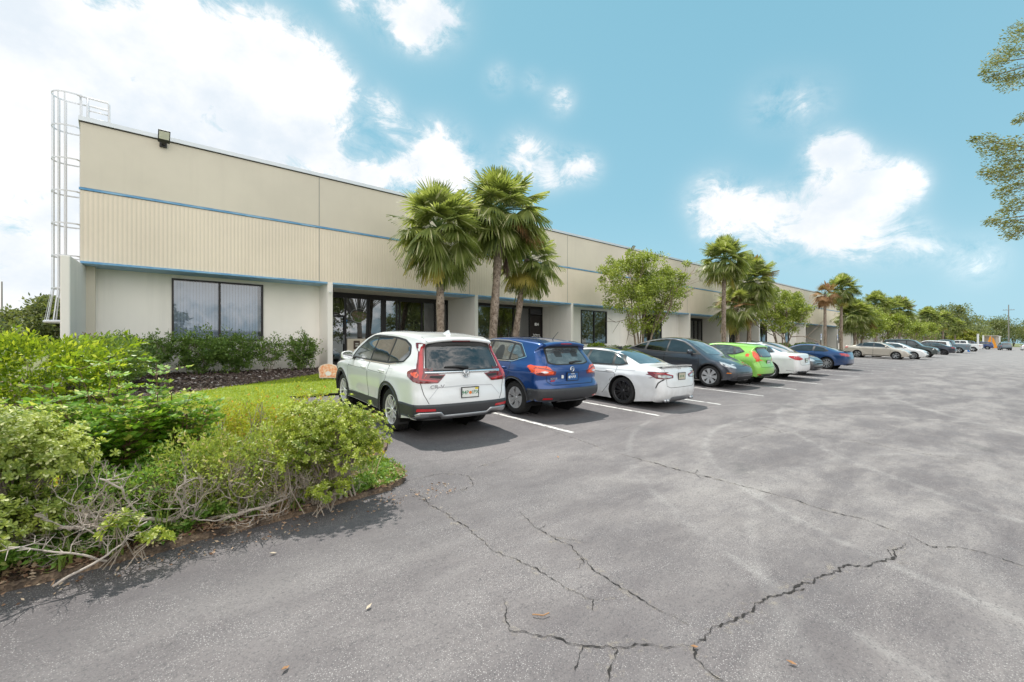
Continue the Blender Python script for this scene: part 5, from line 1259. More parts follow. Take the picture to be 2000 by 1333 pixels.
# 9.. the far row (few pixels each, still cars)
c = sedan(dict(L=4.80, H=1.46, xr=1.10, wb=2.76, rt=.33, rrim=.24, res=.07), BEIGE, 'twin', ALLOY, glass=GL_DARK, chrome=True)
c.place(52.5, 7.0-.15, -1, 'champagne beige sedan parked nose out in the middle of the row')
c = sedan(dict(L=4.75, H=1.44, xr=1.05, wb=2.78, rt=.33, res=.08), WHT2, 'ten', ALLOY, glass=GL_MID)
c.place(55.6, 6.1, -1, 'white sedan parked nose out just behind the champagne beige one')
def suv(P, L=4.8, H=1.78, W=1.86, wb=2.75, xr=.98, rt=.37, glass=GL_MID, clad=None, res=.08, van=False):
    a = L/4.8; k = H/1.78
    out = [(.14, .34, .1), (.04, .42, .16), (.0, .6, .18), (.03, .9, .18), (.08, 1.1, .16), (.22, 1.45, .12), (.34, 1.68, .1), (.7, 1.74, .08), (1.5, 1.78, .08), (2.4, 1.76, .08), (2.85, 1.65, .09), (3.2, 1.38, .12), (3.48, 1.18, .13), (3.8, 1.12, .15), (4.35, 1.04, .18), (4.68, .88, .2), (4.78, .68, .2), (4.78, .48, .18), (4.68, .34, .1)]
    c = Car(dict(L=L, W=W, wb=wb, xr=xr, rt=rt, rrim=rt*.64, tw=.23, sill=.34, belt=1.12*k, spz=.72, paint=P, res=res, n=3., ztab=ztab(1.12*k, H, .76), outline=[(x*a, z*k if z > .6 else z, r_) for x, z, r_ in out]))
    s_ = lambda pts: [(x*a, z*k) for x, z in pts]
    for v in 'LR':
        c.door(v, s_([(2.2, .42), (2.2, 1.12), (3.3, 1.10), (3.3, .42)]), (2.35*a, 1.0*k)); c.door(v, s_([(1.5, .44), (1.25, .85), (1.25, 1.12), (2.18, 1.12), (2.18, .42)]), (1.45*a, 1.0*k))
        c.decal(v, s_([(.50, 1.22), (.62, 1.62), (2.5, 1.67), (2.8, 1.58), (3.1, 1.36), (3.28, 1.18)]), BLKP, 'window_surround', .004, rnd=.06)
        for wv in ([(2.24, 1.22), (2.24, 1.61), (2.5, 1.61), (2.76, 1.54), (3.12, 1.22)], [(1.32, 1.22), (1.32, 1.60), (2.16, 1.61), (2.16, 1.22)], [(.62, 1.25), (.72, 1.57), (1.24, 1.59), (1.24, 1.23)]): c.decal(v, s_(wv), glass, 'side_window', .008, rnd=.04)
        if clad: c.line(v, [(c.wx[0]+.45, .40), (c.wx[1]-.45, .40)], .16, clad, 'side_cladding', .006)
        c.decal(v, s_([(.04, .86), (.06, 1.12), (.22, 1.14), (.18, .86)]), REDL, 'tail_lamp', .006)
    for sg in (1, -1):
        c.decal('B', [(sg*.88, .86*k), (sg*.86, 1.18*k), (sg*.70, 1.18*k), (sg*.70, .86*k)], REDL, 'tail_lamp', .007, rnd=.02); c.decal('F', [(sg*.50, .78*k), (sg*.50, .92*k), (sg*.88, .95*k), (sg*.9, .78*k)], CLRL, 'headlight', .006, rnd=.02)
    c.decal('B', s_([(-.66, 1.18), (-.58, 1.60), (.58, 1.60), (.66, 1.18)]), glass, 'rear_window', .006, rnd=.05)
    c.decal('B', [(-.80, .42), (-.82, .58), (.82, .58), (.80, .42)], clad or BLKP, 'rear_bumper', .012, rnd=.03); c.decal('F', [(-.80, .42), (-.82, .58), (.82, .58), (.80, .42)], clad or BLKP, 'front_bumper', .012, rnd=.03)
    c.decal('F', [(-.42, .66), (-.42, .90*k), (.42, .90*k), (.42, .66)], BLKP, 'grille', .006, rnd=.03)
    c.decal('T', [(3.40*a, -.66), (2.86*a, -.58), (2.84*a, 0), (2.86*a, .58), (3.40*a, .66), (3.46*a, 0)], GL_MID, 'windscreen', .006, rnd=.05)
    c.mirror(3.05*a, 1.22*k, P, sz=(.08, .11, .09)); c.wheels('five', ALLOY); return c
suv(GREEN, 4.7, 1.80, clad=plain('grey_cladding', (.16, .17, .18), .5), rt=.37).place(63.6, 6.1, -1, 'dark green off roader with grey cladding parked nose out')
sedan(dict(L=4.8, H=1.44, xr=1.08, wb=2.78, rt=.33, res=.09), INK, 'five', BLKW, glass=GL_MID).place(78.2, 6.0, 1, 'ink dark sedan parked tail out beyond the off roader')
suv(WHT2, 4.9, 1.74, glass=GL_DARK, res=.1).place(83.5, 6.8, 1, 'white people carrier behind the ink dark sedan')
# pickups
def pickup(P, L=5.8, H=1.9, wb=3.65, xr=1.15, W=2.0, rt=.40, glass=GL_DARK, res=.1):
    out = [(.10, .5, .06), (.02, .62, .08), (.0, .85, .10), (.02, 1.12, .08), (.06, 1.32, .06), (.6, 1.33, .06), (1.3, 1.34, .06), (1.75, 1.36, .08), (1.90, 1.72, .1), (2.05, 1.86, .08), (2.6, 1.90, .08), (3.3, 1.88, .08), (3.7, 1.75, .10), (4.1, 1.42, .12), (4.3, 1.30, .12), (4.8, 1.25, .14), (5.4, 1.16, .16), (5.7, 1.02, .18), (5.78, .8, .18), (5.78, .6, .16), (5.7, .45, .1)]
    a = L/5.8
    c = Car(dict(L=L, W=W, wb=wb, xr=xr, rt=rt, rrim=.27, tw=.25, sill=.46, belt=1.32, spz=.85, paint=P, res=res, n=4., truck=True, ztab=[(.3, .95), (.6, 1), (1.1, 1), (1.3, .97), (1.42, .92), (1.9, .72)], outline=[(x*a, z, r_) for x, z, r_ in out]))
    s_ = lambda pts: [(x*a, z) for x, z in pts]
    for v in 'LR':
        c.door(v, s_([(2.0, .5), (2.0, 1.35), (2.85, 1.35), (2.85, .5)]), (2.1, 1.2)); c.door(v, s_([(2.88, .5), (2.88, 1.35), (3.95, 1.35), (3.95, .5)]), (3.0, 1.2))
        c.decal(v, s_([(2.05, 1.42), (2.15, 1.76), (2.82, 1.80), (2.82, 1.42)]), glass, 'side_window', .011, rnd=.04, res=.03); c.decal(v, s_([(2.9, 1.42), (2.9, 1.80), (3.3, 1.80), (3.6, 1.70), (3.92, 1.42)]), glass, 'side_window', .011, rnd=.04, res=.03)
        c.decal(v, s_([(.04, .95), (.04, 1.25), (.16, 1.25), (.16, .95)]), REDL, 'tail_lamp', .006); c.line(v, s_([(1.66, 1.3), (1.66, .5)]), .02, SEAM, 'bed_gap', .004)
    for sg in (1, -1): c.decal('B', [(sg*.97, .95), (sg*.97, 1.25), (sg*.82, 1.25), (sg*.82, .95)], REDL, 'tail_lamp', .006)
    c.line('B', [(-.8, 1.3), (-.8, .78), (.8, .78), (.8, 1.3)], .012, SEAM, 'tailgate_gap', .004)
    m = MB(); m.box((-.12, -.93, .52), (.12, .93, .70)); o = m.build('rear_bumper', CHROME, c.root); bevel(o, .03)
    c.decal('T', [(1.55*a, -.74), (.14, -.74), (.14, .74), (1.55*a, .74)], BLKP, 'bed_cover', .012)
    c.decal('B', [(-.62, 1.46), (-.56, 1.78), (.56, 1.78), (.62, 1.46)], glass, 'rear_window', .006)
    c.decal('T', [(4.15*a, -.74), (3.72*a, -.64), (3.72*a, .64), (4.15*a, .74)], GL_MID, 'windscreen', .006)
    c.mirror(3.9, 1.45, P, sz=(.09, .13, .14)); c.wheels('five', ALLOY); return c
pickup(SLATE, 5.5, res=.12).place(93.5, 5.7, 1, 'slate blue grey pickup parked tail out before the white pickup')
pickup(WHT2, 5.8).place(113.5, 5.4, 1, 'white pickup truck with a dark bed cover parked tail out', )
suv(INK, 4.8, 1.9, res=.12).place(130.5, 7.2, 1, 'black van parked tail out just past the white pickup')
suv(COBALT, 4.8, 1.75, res=.12).place(152.0, 5.5, 1, 'cobalt blue sport utility car near the orange flag')
c = suv(SLATE, 4.8, 1.78, res=.12); c.place(140, 4.0, 1, 'silver blue sport utility car standing in the lane by the tall utility pole'); c.root.rotation_euler = (0, 0, R(8)); c.root.location = (146, 3.4, G(0, 3.4))
c = sedan(dict(L=4.7, H=1.5, res=.12), WHT2, 'five', ALLOY); c.place(150, 0, 1, 'white car cut off by the right edge of the picture'); c.root.rotation_euler = (0, 0, R(4)); c.root.location = (158, .35, G(0, .3))
# ================================================================ PLANTS
def unit(a): return a/(np.linalg.norm(a, axis=-1, keepdims=True)+1e-9)
def rdir(n_): return unit(rng.normal(size=(n_, 3)))
def leaf_quads(P, D, Sd, ln, wd, fold=.25, bend=.0):
    """diamond-like leaves, two quads each: P base, D direction, Sd side; returns V, F"""
    n_ = len(P); N = np.cross(D, Sd); ln = np.broadcast_to(np.asarray(ln, float).reshape(-1, 1), (n_, 1)); wd = np.broadcast_to(np.asarray(wd, float).reshape(-1, 1), (n_, 1))
    b_ = P; m1 = P + D*ln*.5 - N*bend*ln*.3; tip = P + D*ln - N*bend*ln
    l = P + D*ln*.45 + Sd*wd*.5 + N*fold*wd*.5 - N*bend*ln*.3; r_ = P + D*ln*.45 - Sd*wd*.5 + N*fold*wd*.5 - N*bend*ln*.3
    V = np.stack([b_, l, m1, r_, tip], 1).reshape(-1, 3)
    i = np.arange(n_)[:, None]*5
    F = np.concatenate([i+np.array([[0, 2, 1, 1]])*0 + np.array([[0, 3, 2, 0]])*0 for _ in ()], 0) if False else None
    T = np.concatenate([i+[0, 2, 1], i+[1, 2, 4], i+[0, 3, 2], i+[2, 3, 4]], 1).reshape(-1, 3)
    return V, T
def sides(D):
    r_ = rdir(len(D)); return unit(np.cross(D, r_))
def clump_leaves(centres, radii, per, ln, wd, up=.3, out=.6, flat=.75):
    """leaves around clump centres, denser near the surface"""
    P = []; D = []
    for c_, r_, k in zip(centres, radii, per):
        d = rdir(k); rad = r_*(rng.random(k)**.45)[:, None]; p = np.asarray(c_) + d*rad*np.array([1, 1, flat])
        dd = unit(d*out + rdir(k)*.7 + np.array([0, 0, up])); P.append(p); D.append(dd)
    P = np.concatenate(P); D = np.concatenate(D)
    l = ln*(.7+.6*rng.random(len(P)))
    return leaf_quads(P, D, sides(D), l, l*wd)
def join(parts):
    V = []; F = []; b_ = 0
    for v, f in parts: V.append(v); F.append(f+b_); b_ += len(v)
    return np.concatenate(V), np.concatenate(F)

BARK = None
def bark(name, a, b_, sc=9.):
    t = NT(name); p = t.obj(); n_ = t.n('TexVoronoi', {'Vector': t.mapping(p, (1, 1, .6)), 'Scale': sc*1.6}).outputs['Distance']
    c = t.mix(t.maprange(t.noise(p, sc*.7, 6, .7), .35, .65), a, b_); c = t.mix(t.maprange(n_, .35, .1), c, tuple(x*.45 for x in a))
    t.pr(c, .9, Normal=t.bump(n_, .8, .03)); return t.mat
PALMB = bark('palm_bark', (.16, .115, .085), (.36, .29, .235), 8); CRAPEB = bark('smooth_bark', (.20, .14, .10), (.38, .30, .24), 5); OAKB = bark('oak_bark', (.08, .065, .05), (.18, .15, .12), 8)
TWIGM = plain('bare_twig', (.44, .38, .33), .85, .35, 14); TWIG2 = plain('fine_twig', (.33, .275, .225), .9, .3, 14); STEMG = plain('green_stem', (.10, .16, .04), .7, .2, 10)
PALML = leaf_mat('palm_leaf', (.05, .085, .025), (.38, .44, .13), (.68, .66, .38), .48, .45, 1.6)
PALMD = leaf_mat('palm_leaf_dead', (.20, .10, .045), (.42, .24, .12), None, .2, .8, 2.)
PALMY = leaf_mat('palm_leaf_yellow', (.32, .26, .05), (.5, .42, .10), None, .3, .6, 2.)
STRAW = leaf_mat('palm_flower', (.30, .34, .10), (.50, .52, .20), None, .25, .7, 2.); BRSTR = plain('old_fruit_stalk', (.13, .085, .065), .95, .3, 10)

def palm_crown(R_, n_leaves, seed, dead=0., lo=-62, tidy=1.):
    g = np.random.default_rng(seed); parts = []; pet = MB(); deadp = []; yel = []
    for i in range(n_leaves):
        u = (i+.5)/n_leaves; el = 88 - (88-lo)*u**1.02 + g.uniform(-7, 7); az = i*137.5+g.uniform(-15, 15)
        el_, az_ = math.radians(el), math.radians(az)
        o = np.array([math.cos(az_), math.sin(az_), 0]); up = np.array([0, 0, 1.])
        pl = R_*(.52+.16*g.random())*(1 if el > -20 else .85)
        d0 = o*math.cos(el_)+up*math.sin(el_); droop = .16+.16*max(0, math.cos(el_))
        pts = []; p = np.zeros(3)
        for k in range(5):
            s = k/4; pts.append(d0*pl*s - up*droop*pl*.55*s*s)
        p = pts[-1]; d = unit((pts[-1]-pts[-2])[None])[0]; d = unit((d - up*.05)[None])[0]
        pet.tube(pts, [.022, .018, .014, .012, .010], 4, cap=False)
        s = np.cross(d, up); s = unit((s + g.normal(size=3)*.18)[None])[0]; n_ = np.cross(s, d); n_ = unit(n_[None])[0]
        bl = R_*(.44+.10*g.random()); m_ = 34
        th = np.radians(np.linspace(-128, 128, m_)+g.uniform(-2, 2, m_))
        dirs = d[None]*np.cos(th)[:, None] + s[None]*np.sin(th)[:, None]
        cup = -n_[None]*(.22*np.abs(np.sin(th))[:, None]) + (0.10)*n_[None]
        dirs = unit(dirs+cup); lnv = bl*(.74+.28*np.cos(th*.62))*(1+g.uniform(-.08, .08, m_))
        sd = unit(np.cross(dirs, n_[None]))
        rows = []; dr = .15+.55*(el < 12)+.22*g.random()
        for (rr_, ww) in ((.02, .012), (.42, .036), (.75, .026), (1.0, .003)):
            c_ = p[None] + dirs*(lnv*rr_)[:, None] - up[None]*(dr*(lnv*rr_*rr_)*(.6+.6*np.abs(np.sin(th))))[:, None]*.75
            zig = n_[None]*(.012*rr_)
            rows.append((c_-sd*ww*R_/1.65-zig, c_+sd*ww*R_/1.65+zig))
        V = np.stack([r_[j] for r_ in rows for j in (0, 1)], 1).reshape(-1, 3)   # m,8,3
        b_ = np.arange(m_)[:, None]*8
        F = np.concatenate([b_+[0, 1, 3], b_+[0, 3, 2], b_+[2, 3, 5], b_+[2, 5, 4], b_+[4, 5, 7], b_+[4, 7, 6]], 1).reshape(-1, 3)
        (deadp if (g.random() < dead) else yel if (el < -35 and g.random() < .18) else parts).append((V, F))
    return parts, deadp, yel, pet
def strands(n_, L, spread, seed, thick=.012):
    g = np.random.default_rng(seed); m = MB()
    for i in range(n_):
        a = g.uniform(0, 6.28); r_ = spread*g.random(); l = L*(.5+.5*g.random()); x, y = r_*math.cos(a), r_*math.sin(a)
        m.tube([(0, 0, 0), (x*.6, y*.6, -l*.3), (x+g.uniform(-.04, .04), y+g.uniform(-.04, .04), -l*.65), (x*.8+g.uniform(-.06, .06), y*.8, -l)], [thick, thick*.9, thick*.7, thick*.3], 3, cap=False)
    return m
_crowns = {}
def palm(x, y, zc, R_, seed, label, lean=(0, 0), tr=.16, n_leaves=40, dead=0., lo=-62, group='cabbage palms along the building', key=None, full_dead=False):
    gz = G(x, y); o = empty('palm_tree', (x, y, gz), 0, label, 'palm tree', group)
    H = zc-gz; m = MB(); pts = []; rad = []
    for k in range(17):
        s = k/16; wob = .05*math.sin(s*5+seed)
        pts.append((lean[0]*s**1.4+wob*.4, lean[1]*s, H*s*.985)); rad.append(tr*(1.25-.25*min(1, s*6))*(1-.18*s+.06*math.sin(s*23+seed)+(.16 if s > .9 else 0)))
    m.tube(pts, rad, 14); m.build('trunk', PALMB, o, True)
    key = key or (seed, R_, n_leaves, dead, lo)
    if key not in _crowns:
        parts, deadp, yel, pet = palm_crown(1.65, n_leaves, seed, dead, lo)
        c_ = None
        if parts: v, f = join(parts); c_ = np_mesh('crown', v, f, PALML, None)
        ch = []
        if deadp: v, f = join(deadp); ch.append(np_mesh('dead_fronds', v, f, PALMD, None))
        if yel: v, f = join(yel); ch.append(np_mesh('yellow_fronds', v, f, PALMY, None))
        ch.append(pet.build('frond_stalks', STEMG, None))
        _crowns[key] = ([c_] if c_ else []) + ch; new = _crowns[key]
    else: new = [q.copy() for q in _crowns[key]]; [C.objects.link(q) for q in new]
    for q in new:
        q.parent = o; q.location = (lean[0], lean[1], H); s_ = R_/1.65; q.scale = (s_, s_, s_); q.rotation_euler = (0, 0, seed*1.3)
    return o, H
# the three near palms in front of the first two entries
o, H = palm(9.05, 14.2, 5.95, 1.72, 3, 'leftmost palm tree of the near trio with a yellow green flower stalk', (-.12, 0), .155, 62, 0, -74)
m = strands(70, 1.15, .20, 5, .016); q = m.build('flower_stalk', STRAW, o); q.location = (.0, -.55, H+.35)
m = strands(40, 1.25, .14, 6, .013); q = m.build('old_fruit_stalk', BRSTR, o); q.location = (-.85, -.25, H-.35)
m = strands(30, .8, .16, 8, .018); q = m.build('dead_fibre', BRSTR, o); q.location = (-.22, -.1, H-.15)
o, H = palm(11.25, 14.0, 7.1, 1.85, 11, 'tallest palm tree of the near trio with an orange dead frond', (.45, 0), .175, 66, .04, -62)
o, H = palm(12.85, 14.6, 5.55, 1.5, 19, 'shortest and rightmost palm tree of the near trio', (1.0, .1), .15, 52, .03, -76)
m = strands(30, 1.0, .16, 9, .016); q = m.build('old_fruit_stalk', BRSTR, o); q.location = (-.6, -.3, H-.25)
# the middle trio
palm(31.8, 14.0, 7.6, 1.72, 27, 'tall palm tree with a round green crown right of the first leafy tree', (.1, 0), .155, 58, 0, -50)
palm(36.6, 14.2, 6.6, 2.05, 35, 'palm tree with a wide crown and browning lower fronds in the middle trio', (.3, 0), .17, 60, .06, -60)
palm(35.6, 14.6, 4.6, 1.75, 43, 'short leaning palm tree half hidden behind the middle trio', (-.3, 0), .15, 34, .14, -70)
palm(56.2, 14.2, 7.0, 1.35, 51, 'dying palm tree with a brown drooping crown', (.0, 0), .16, 22, 1.0, -75)
far = [(61.5,14,7.9,1.75,3,'tall palm tree just right of the brown dying palm'),(65.6,13.6,5.2,2.1,11,'low broad palm tree with bright green centre beyond the blue coupe'),
 (80,14.2,7.4,1.8,27,'palm tree rising behind the low broad palm'),(87,14,7.0,1.7,19,'palm tree left of the pair above the off roader'),(96,14,7.2,2.3,35,'wide palm tree above the ink dark sedan'),
 (127,14,7.3,2.2,27,'palm tree above the slate blue pickup'),(140,14.2,6.4,1.9,19,'lower palm tree beside the yellowish one'),(152,14,7.6,2.3,3,'farthest tall palm tree before the big oaks'),(160,12.5,6.2,2.2,11,'yellowish palm tree at the far end of the row')]
keys = {3:(3,1.72,62,0,-74), 11:(11,1.85,66,.04,-62), 27:(27,1.72,58,0,-50), 19:(19,1.5,52,.03,-76), 35:(35,2.05,60,.06,-60)}
for (x, y, z, r_, sd_, lab) in far: palm(x, y, z, r_, sd_, lab, (.1, 0), .17, key=keys[sd_])

# leafy trees
def branchy(m, p, d, L, r_, depth, g, tips, spread=.5, up=.15, nsides=6):
    p = np.asarray(p, float); pts = [p]; k = 4; dd = np.asarray(d, float)
    for i in range(k):
        dd = dd + g.normal(size=3)*.10 + np.array([0, 0, up*.2]); dd /= np.linalg.norm(dd); pts.append(pts[-1]+dd*L/k)
    m.tube([tuple(q) for q in pts], [r_*(1-.38*i/k) for i in range(k+1)], nsides, cap=False)
    if depth == 0: tips.append(pts[-1]); return
    for j in range(g.integers(2, 4)):
        nd = dd + g.normal(size=3)*spread + np.array([0, 0, up]); nd /= np.linalg.norm(nd)
        branchy(m, pts[-1] if j < 2 else pts[-2], nd, L*g.uniform(.62, .85), r_*.60, depth-1, g, tips, spread, up, nsides)
LT = leaf_mat('crape_leaf', (.07, .12, .02), (.42, .50, .07), (.60, .64, .22), .35, .4, 1.6)
LT2 = leaf_mat('oak_leaf', (.05, .075, .025), (.19, .22, .08), (.33, .34, .16), .3, .45, 1.2)
LTY = leaf_mat('yellow_green_leaf', (.12, .14, .02), (.34, .36, .06), None, .35, .5, 1.)
def leafy_tree(x, y, top, R_, seed, label, name='crape_myrtle', cat='tree', mat=LT, nclump=70, per=150, ln=.10, trunks=5, barkm=CRAPEB, group='leafy trees between the palms', flat=.8, crown_lo=.30, tr=.07, fine=True):
    g = np.random.default_rng(seed); gz = G(x, y); o = empty(name, (x, y, gz), 0, label, cat, group); H = top-gz
    m = MB(); tips = []
    for k in range(trunks):
        a = 2*math.pi*k/trunks+g.uniform(-.4, .4); d = np.array([math.cos(a)*.26, math.sin(a)*.26, 1.]) ; d /= np.linalg.norm(d)
        branchy(m, (math.cos(a)*.10, math.sin(a)*.10, -.05), d, H*.36, tr, 3, g, tips, .42, .12)
    m.build('trunk', barkm, o, True)
    zc = H*(1+crown_lo)/2; hz_ = H*(1-crown_lo)/2
    cs = []; rs = []
    while len(cs) < nclump:
        d = g.normal(size=3); d /= np.linalg.norm(d); q = g.random()**.42
        lump = 1+.30*noise.noise(Vector((d[0]*1.8+seed, d[1]*1.8, d[2]*1.8)))
        cs.append((d[0]*R_*q*lump, d[1]*R_*q*lump, zc+d[2]*hz_*q*lump*(.92 if d[2] < 0 else 1))); rs.append(R_*g.uniform(.12, .24))
    for tpt in tips:
        if tpt[2] > H*crown_lo and np.hypot(tpt[0], tpt[1]) < R_*1.1 and tpt[2] < H: cs.append(tuple(tpt)); rs.append(R_*g.uniform(.08, .15))
    v, f = clump_leaves(cs, rs, [per]*len(cs), ln, .42, .0, .5, flat)
    # keep the crown open: drop leaves where a 3-D noise is low
    np_mesh('crown', v, f, mat, o); return o
leafy_tree(21.7, 14.0, 6.75, 2.15, 5, 'bright green multi trunk tree right of the third wing wall', ln=.125, nclump=140, per=130)
leafy_tree(43.3, 14.0, 6.3, 2.3, 6, 'pale green multi trunk tree between the middle palms and the brown palm', ln=.15, nclump=120, per=105)
for i, (x, tp, r_, lab) in enumerate([(69, 6.2, 2.7, 'dark leafy tree behind the champagne sedan'), (84, 6.0, 2.6, 'leafy tree above the dark green off roader'), (104, 5.8, 2.8, 'leafy tree with pale highlights above the ink dark sedan'), (116, 5.6, 2.6, 'leafy tree above the slate blue pickup roof')]):
    leafy_tree(x, 13.8, tp, r_, 20+i, lab, ln=.24, nclump=60, per=60)
for i, (x, y, tp, r_, lab, mt) in enumerate([(182, 16, 12.5, 8, 'big oak behind the farthest palms', LT2), (200, 17, 12, 8, 'big oak at the end of the building', LT2), (222, 15, 9, 7, 'rounded oak sinking towards the utility pole', LT2), (170, 11.5, 5.0, 3.4, 'yellow green bushy tree low behind the white pickup', LTY),
        (262, 8, 11.5, 9, 'broad pale green tree left of the utility pole', LT2), (268, -3, 11, 9, 'broad green tree right of the utility pole', LT2), (300, 18, 10, 9, 'distant green tree left of the orange flag', LT2), (310, 5, 9, 10, 'distant green tree behind the silver blue car', LT2), (275, -16, 11, 9, 'distant tree at the right edge of the picture', LT2)]):
    leafy_tree(x, y, tp, r_, 40+i, lab, name='oak_tree', mat=mt, nclump=90, per=60, ln=.55, trunks=2, barkm=OAKB, crown_lo=.12, tr=.25, group='distant trees at the end of the lot')
for i, (x, y, tp, r_, lab) in enumerate([(-13.5, 58, 7.2, 5.2, 'dark green tree behind the bright hedge at the left edge'), (-6.3, 66, 5.4, 4.8, 'yellowish tree behind the hedge left of the caged ladder'), (-3.2, 60, 6.0, 4.0, 'green tree just visible through the foot of the caged ladder'), (-24, 62, 8, 6, 'dark tree beyond the left edge'), (-9, 50, 3.9, 3.8, 'low rounded olive tree just above the bright hedge')]):
    leafy_tree(x, y, tp, r_, 60+i, lab, name='shade_tree', mat=LT2, nclump=90, per=80, ln=.36, trunks=2, barkm=OAKB, crown_lo=.1, tr=.2, group='trees behind the hedge at the left')
# things behind the photographer that show in the glass
for i, (x, y, tp, r_, lab) in enumerate([(-14, -48, 8.0, 7, 'spreading tree across the lot, mirrored in the blinds window'), (2, -46, 8.5, 6.5, 'spreading tree across the lot, mirrored in the first entry'), (24, -36, 10, 7, 'spreading tree across the lot, mirrored in the second entry'), (44, -38, 9, 7, 'spreading tree across the lot, mirrored in the row of windows'), (66, -40, 11, 7, 'spreading tree across the lot, mirrored in the far windows'), (84, -38, 12, 8, 'spreading tree across the lot, beyond the far windows mirror'), (104, -40, 12, 8, 'spreading tree across the lot, sixth from the left end'), (126, -38, 12, 8, 'spreading tree across the lot, towards the far end'), (150, -40, 12, 8, 'last spreading tree across the lot'), (-34, -40, 9, 7, 'spreading tree across the lot beyond the left end')]):
    leafy_tree(x, y, tp, r_, 80+i, lab, name='shade_tree', mat=LT2, nclump=90, per=70, ln=.5, trunks=2, barkm=OAKB, crown_lo=.15, tr=.25, group='trees across the lot')
wh = empty('warehouse', (0, -62, G(0, -62)), 0, 'long low white warehouse across the lot, seen only as a reflection', 'building')
m = MB(); m.box((-60, -14, 0), (120, 0, 4.2)); m.build('wall', plain('warehouse_white', (.6, .6, .58), .8), wh)
m = MB(); m.box((-60.3, -14.3, 4.201), (120.3, .3, 4.5)); m.build('roof', METAL, wh)
m = MB(); [m.box((x, .0, 0), (x+3.2, .03, 3.2)) for x in (-40,)]; m.build('door', plain('dock_grey', (.25, .26, .27), .6), wh)

# oak whose branches reach in from the right
tr_ = empty('oak_tree', (18.5, -4.5, G(0, -4.5)), 0, 'oak reaching in at the upper right with small pale green leaves', 'tree')
def at_dir(u, v, X): d = pdir(u, v); k = X/d.x; return np.array([d.x*k, d.y*k, CAM_H+d.z*k])
vis = [(1995,60,13.6,.30),(1975,100,13.2,.34),(1948,122,13.0,.26),(1992,150,13.5,.4),(1940,148,12.9,.18),(1965,155,13.1,.2),(2010,228,13.6,.2),(1988,236,13.3,.10),
 (1925,276,12.6,.24),(1950,290,12.8,.30),(1985,285,13.2,.32),(1965,315,13,.34),(1995,325,13.4,.38),(1932,338,12.7,.18),(1960,345,12.9,.26),(1985,362,13.2,.3),(1962,378,13,.18),(1990,395,13.3,.28),(1972,412,13.1,.2),(1940,431,12.8,.17),(1968,435,13,.24),(1992,445,13.3,.28),(1978,460,13.1,.18),(1925,142,12.7,.10),(1905,272,12.5,.10)]
O = np.array(tr_.location); m = MB(); cs = []; rs = []; pr_ = []
for (u, v, X, r_) in vis:
    p_ = at_dir(u, v, X)-O; cs.append(p_); rs.append(r_); pr_.append(int(330*(r_/.25)**1.6))
g = np.random.default_rng(99)
# the hanging sprays come from limbs that leave the trunk further right
for (u, v, X, grp) in ((2120, 120, 15.2, range(0, 6)), (2110, 240, 15.0, range(6, 8)), (2130, 330, 15.4, range(8, 17)), (2100, 430, 15., range(17, 23))):
    hub = at_dir(u, v, X)-O
    m.tube([(0, 0, 4.2), tuple(hub*.55+np.array([0, 0, 1.6])), tuple(hub)], [.16, .09, .05], 7, cap=False)
    for i in grp: m.tube([tuple(hub), tuple((hub+cs[i])*.5+np.array([0, 0, .12])), tuple(cs[i])], [.03, .016, .006], 5, cap=False)
m.tube([(0, 0, -.1), (.1, 0, 2.2), (0, .05, 4.3)], [.32, .25, .2], 12)
for k in range(46):
    a = g.uniform(0, 6.28); q = g.random()**.5; c_ = (4.2*math.cos(a)*q+.6, 4.*math.sin(a)*q-1.6, 6.2+2.6*g.random()); 
    w_ = np.array(c_)+O
    if w_[1] > w_[0]*.0-.6: continue
    cs.append(np.array(c_)); rs.append(g.uniform(.5, .8)); pr_.append(220); m.tube([(0, .05, 4.3), tuple(np.array(c_)*.5+np.array([0, 0, 2.4])), c_], [.07, .04, .015], 5, cap=False)
m.build('trunk', OAKB, tr_, True)
P = []; D = []
for c_, r_, k in zip(cs, rs, pr_):
    d = rdir(k); p = c_+d*(r_*rng.random(k)**.5)[:, None]*np.array([1.0, 1.0, .62]); P.append(p); D.append(unit(np.array([-.35, .75, -.05])+rdir(k)*.7))
P = np.concatenate(P); D = np.concatenate(D); l = .052*(.6+.7*rng.random(len(P))); v, f = leaf_quads(P, D, sides(D), l, l*.36)
np_mesh('crown', v, f, leaf_mat('live_oak_leaf', (.07, .085, .022), (.27, .27, .08), (.42, .38, .18), .35, .5, 1.5), tr_)

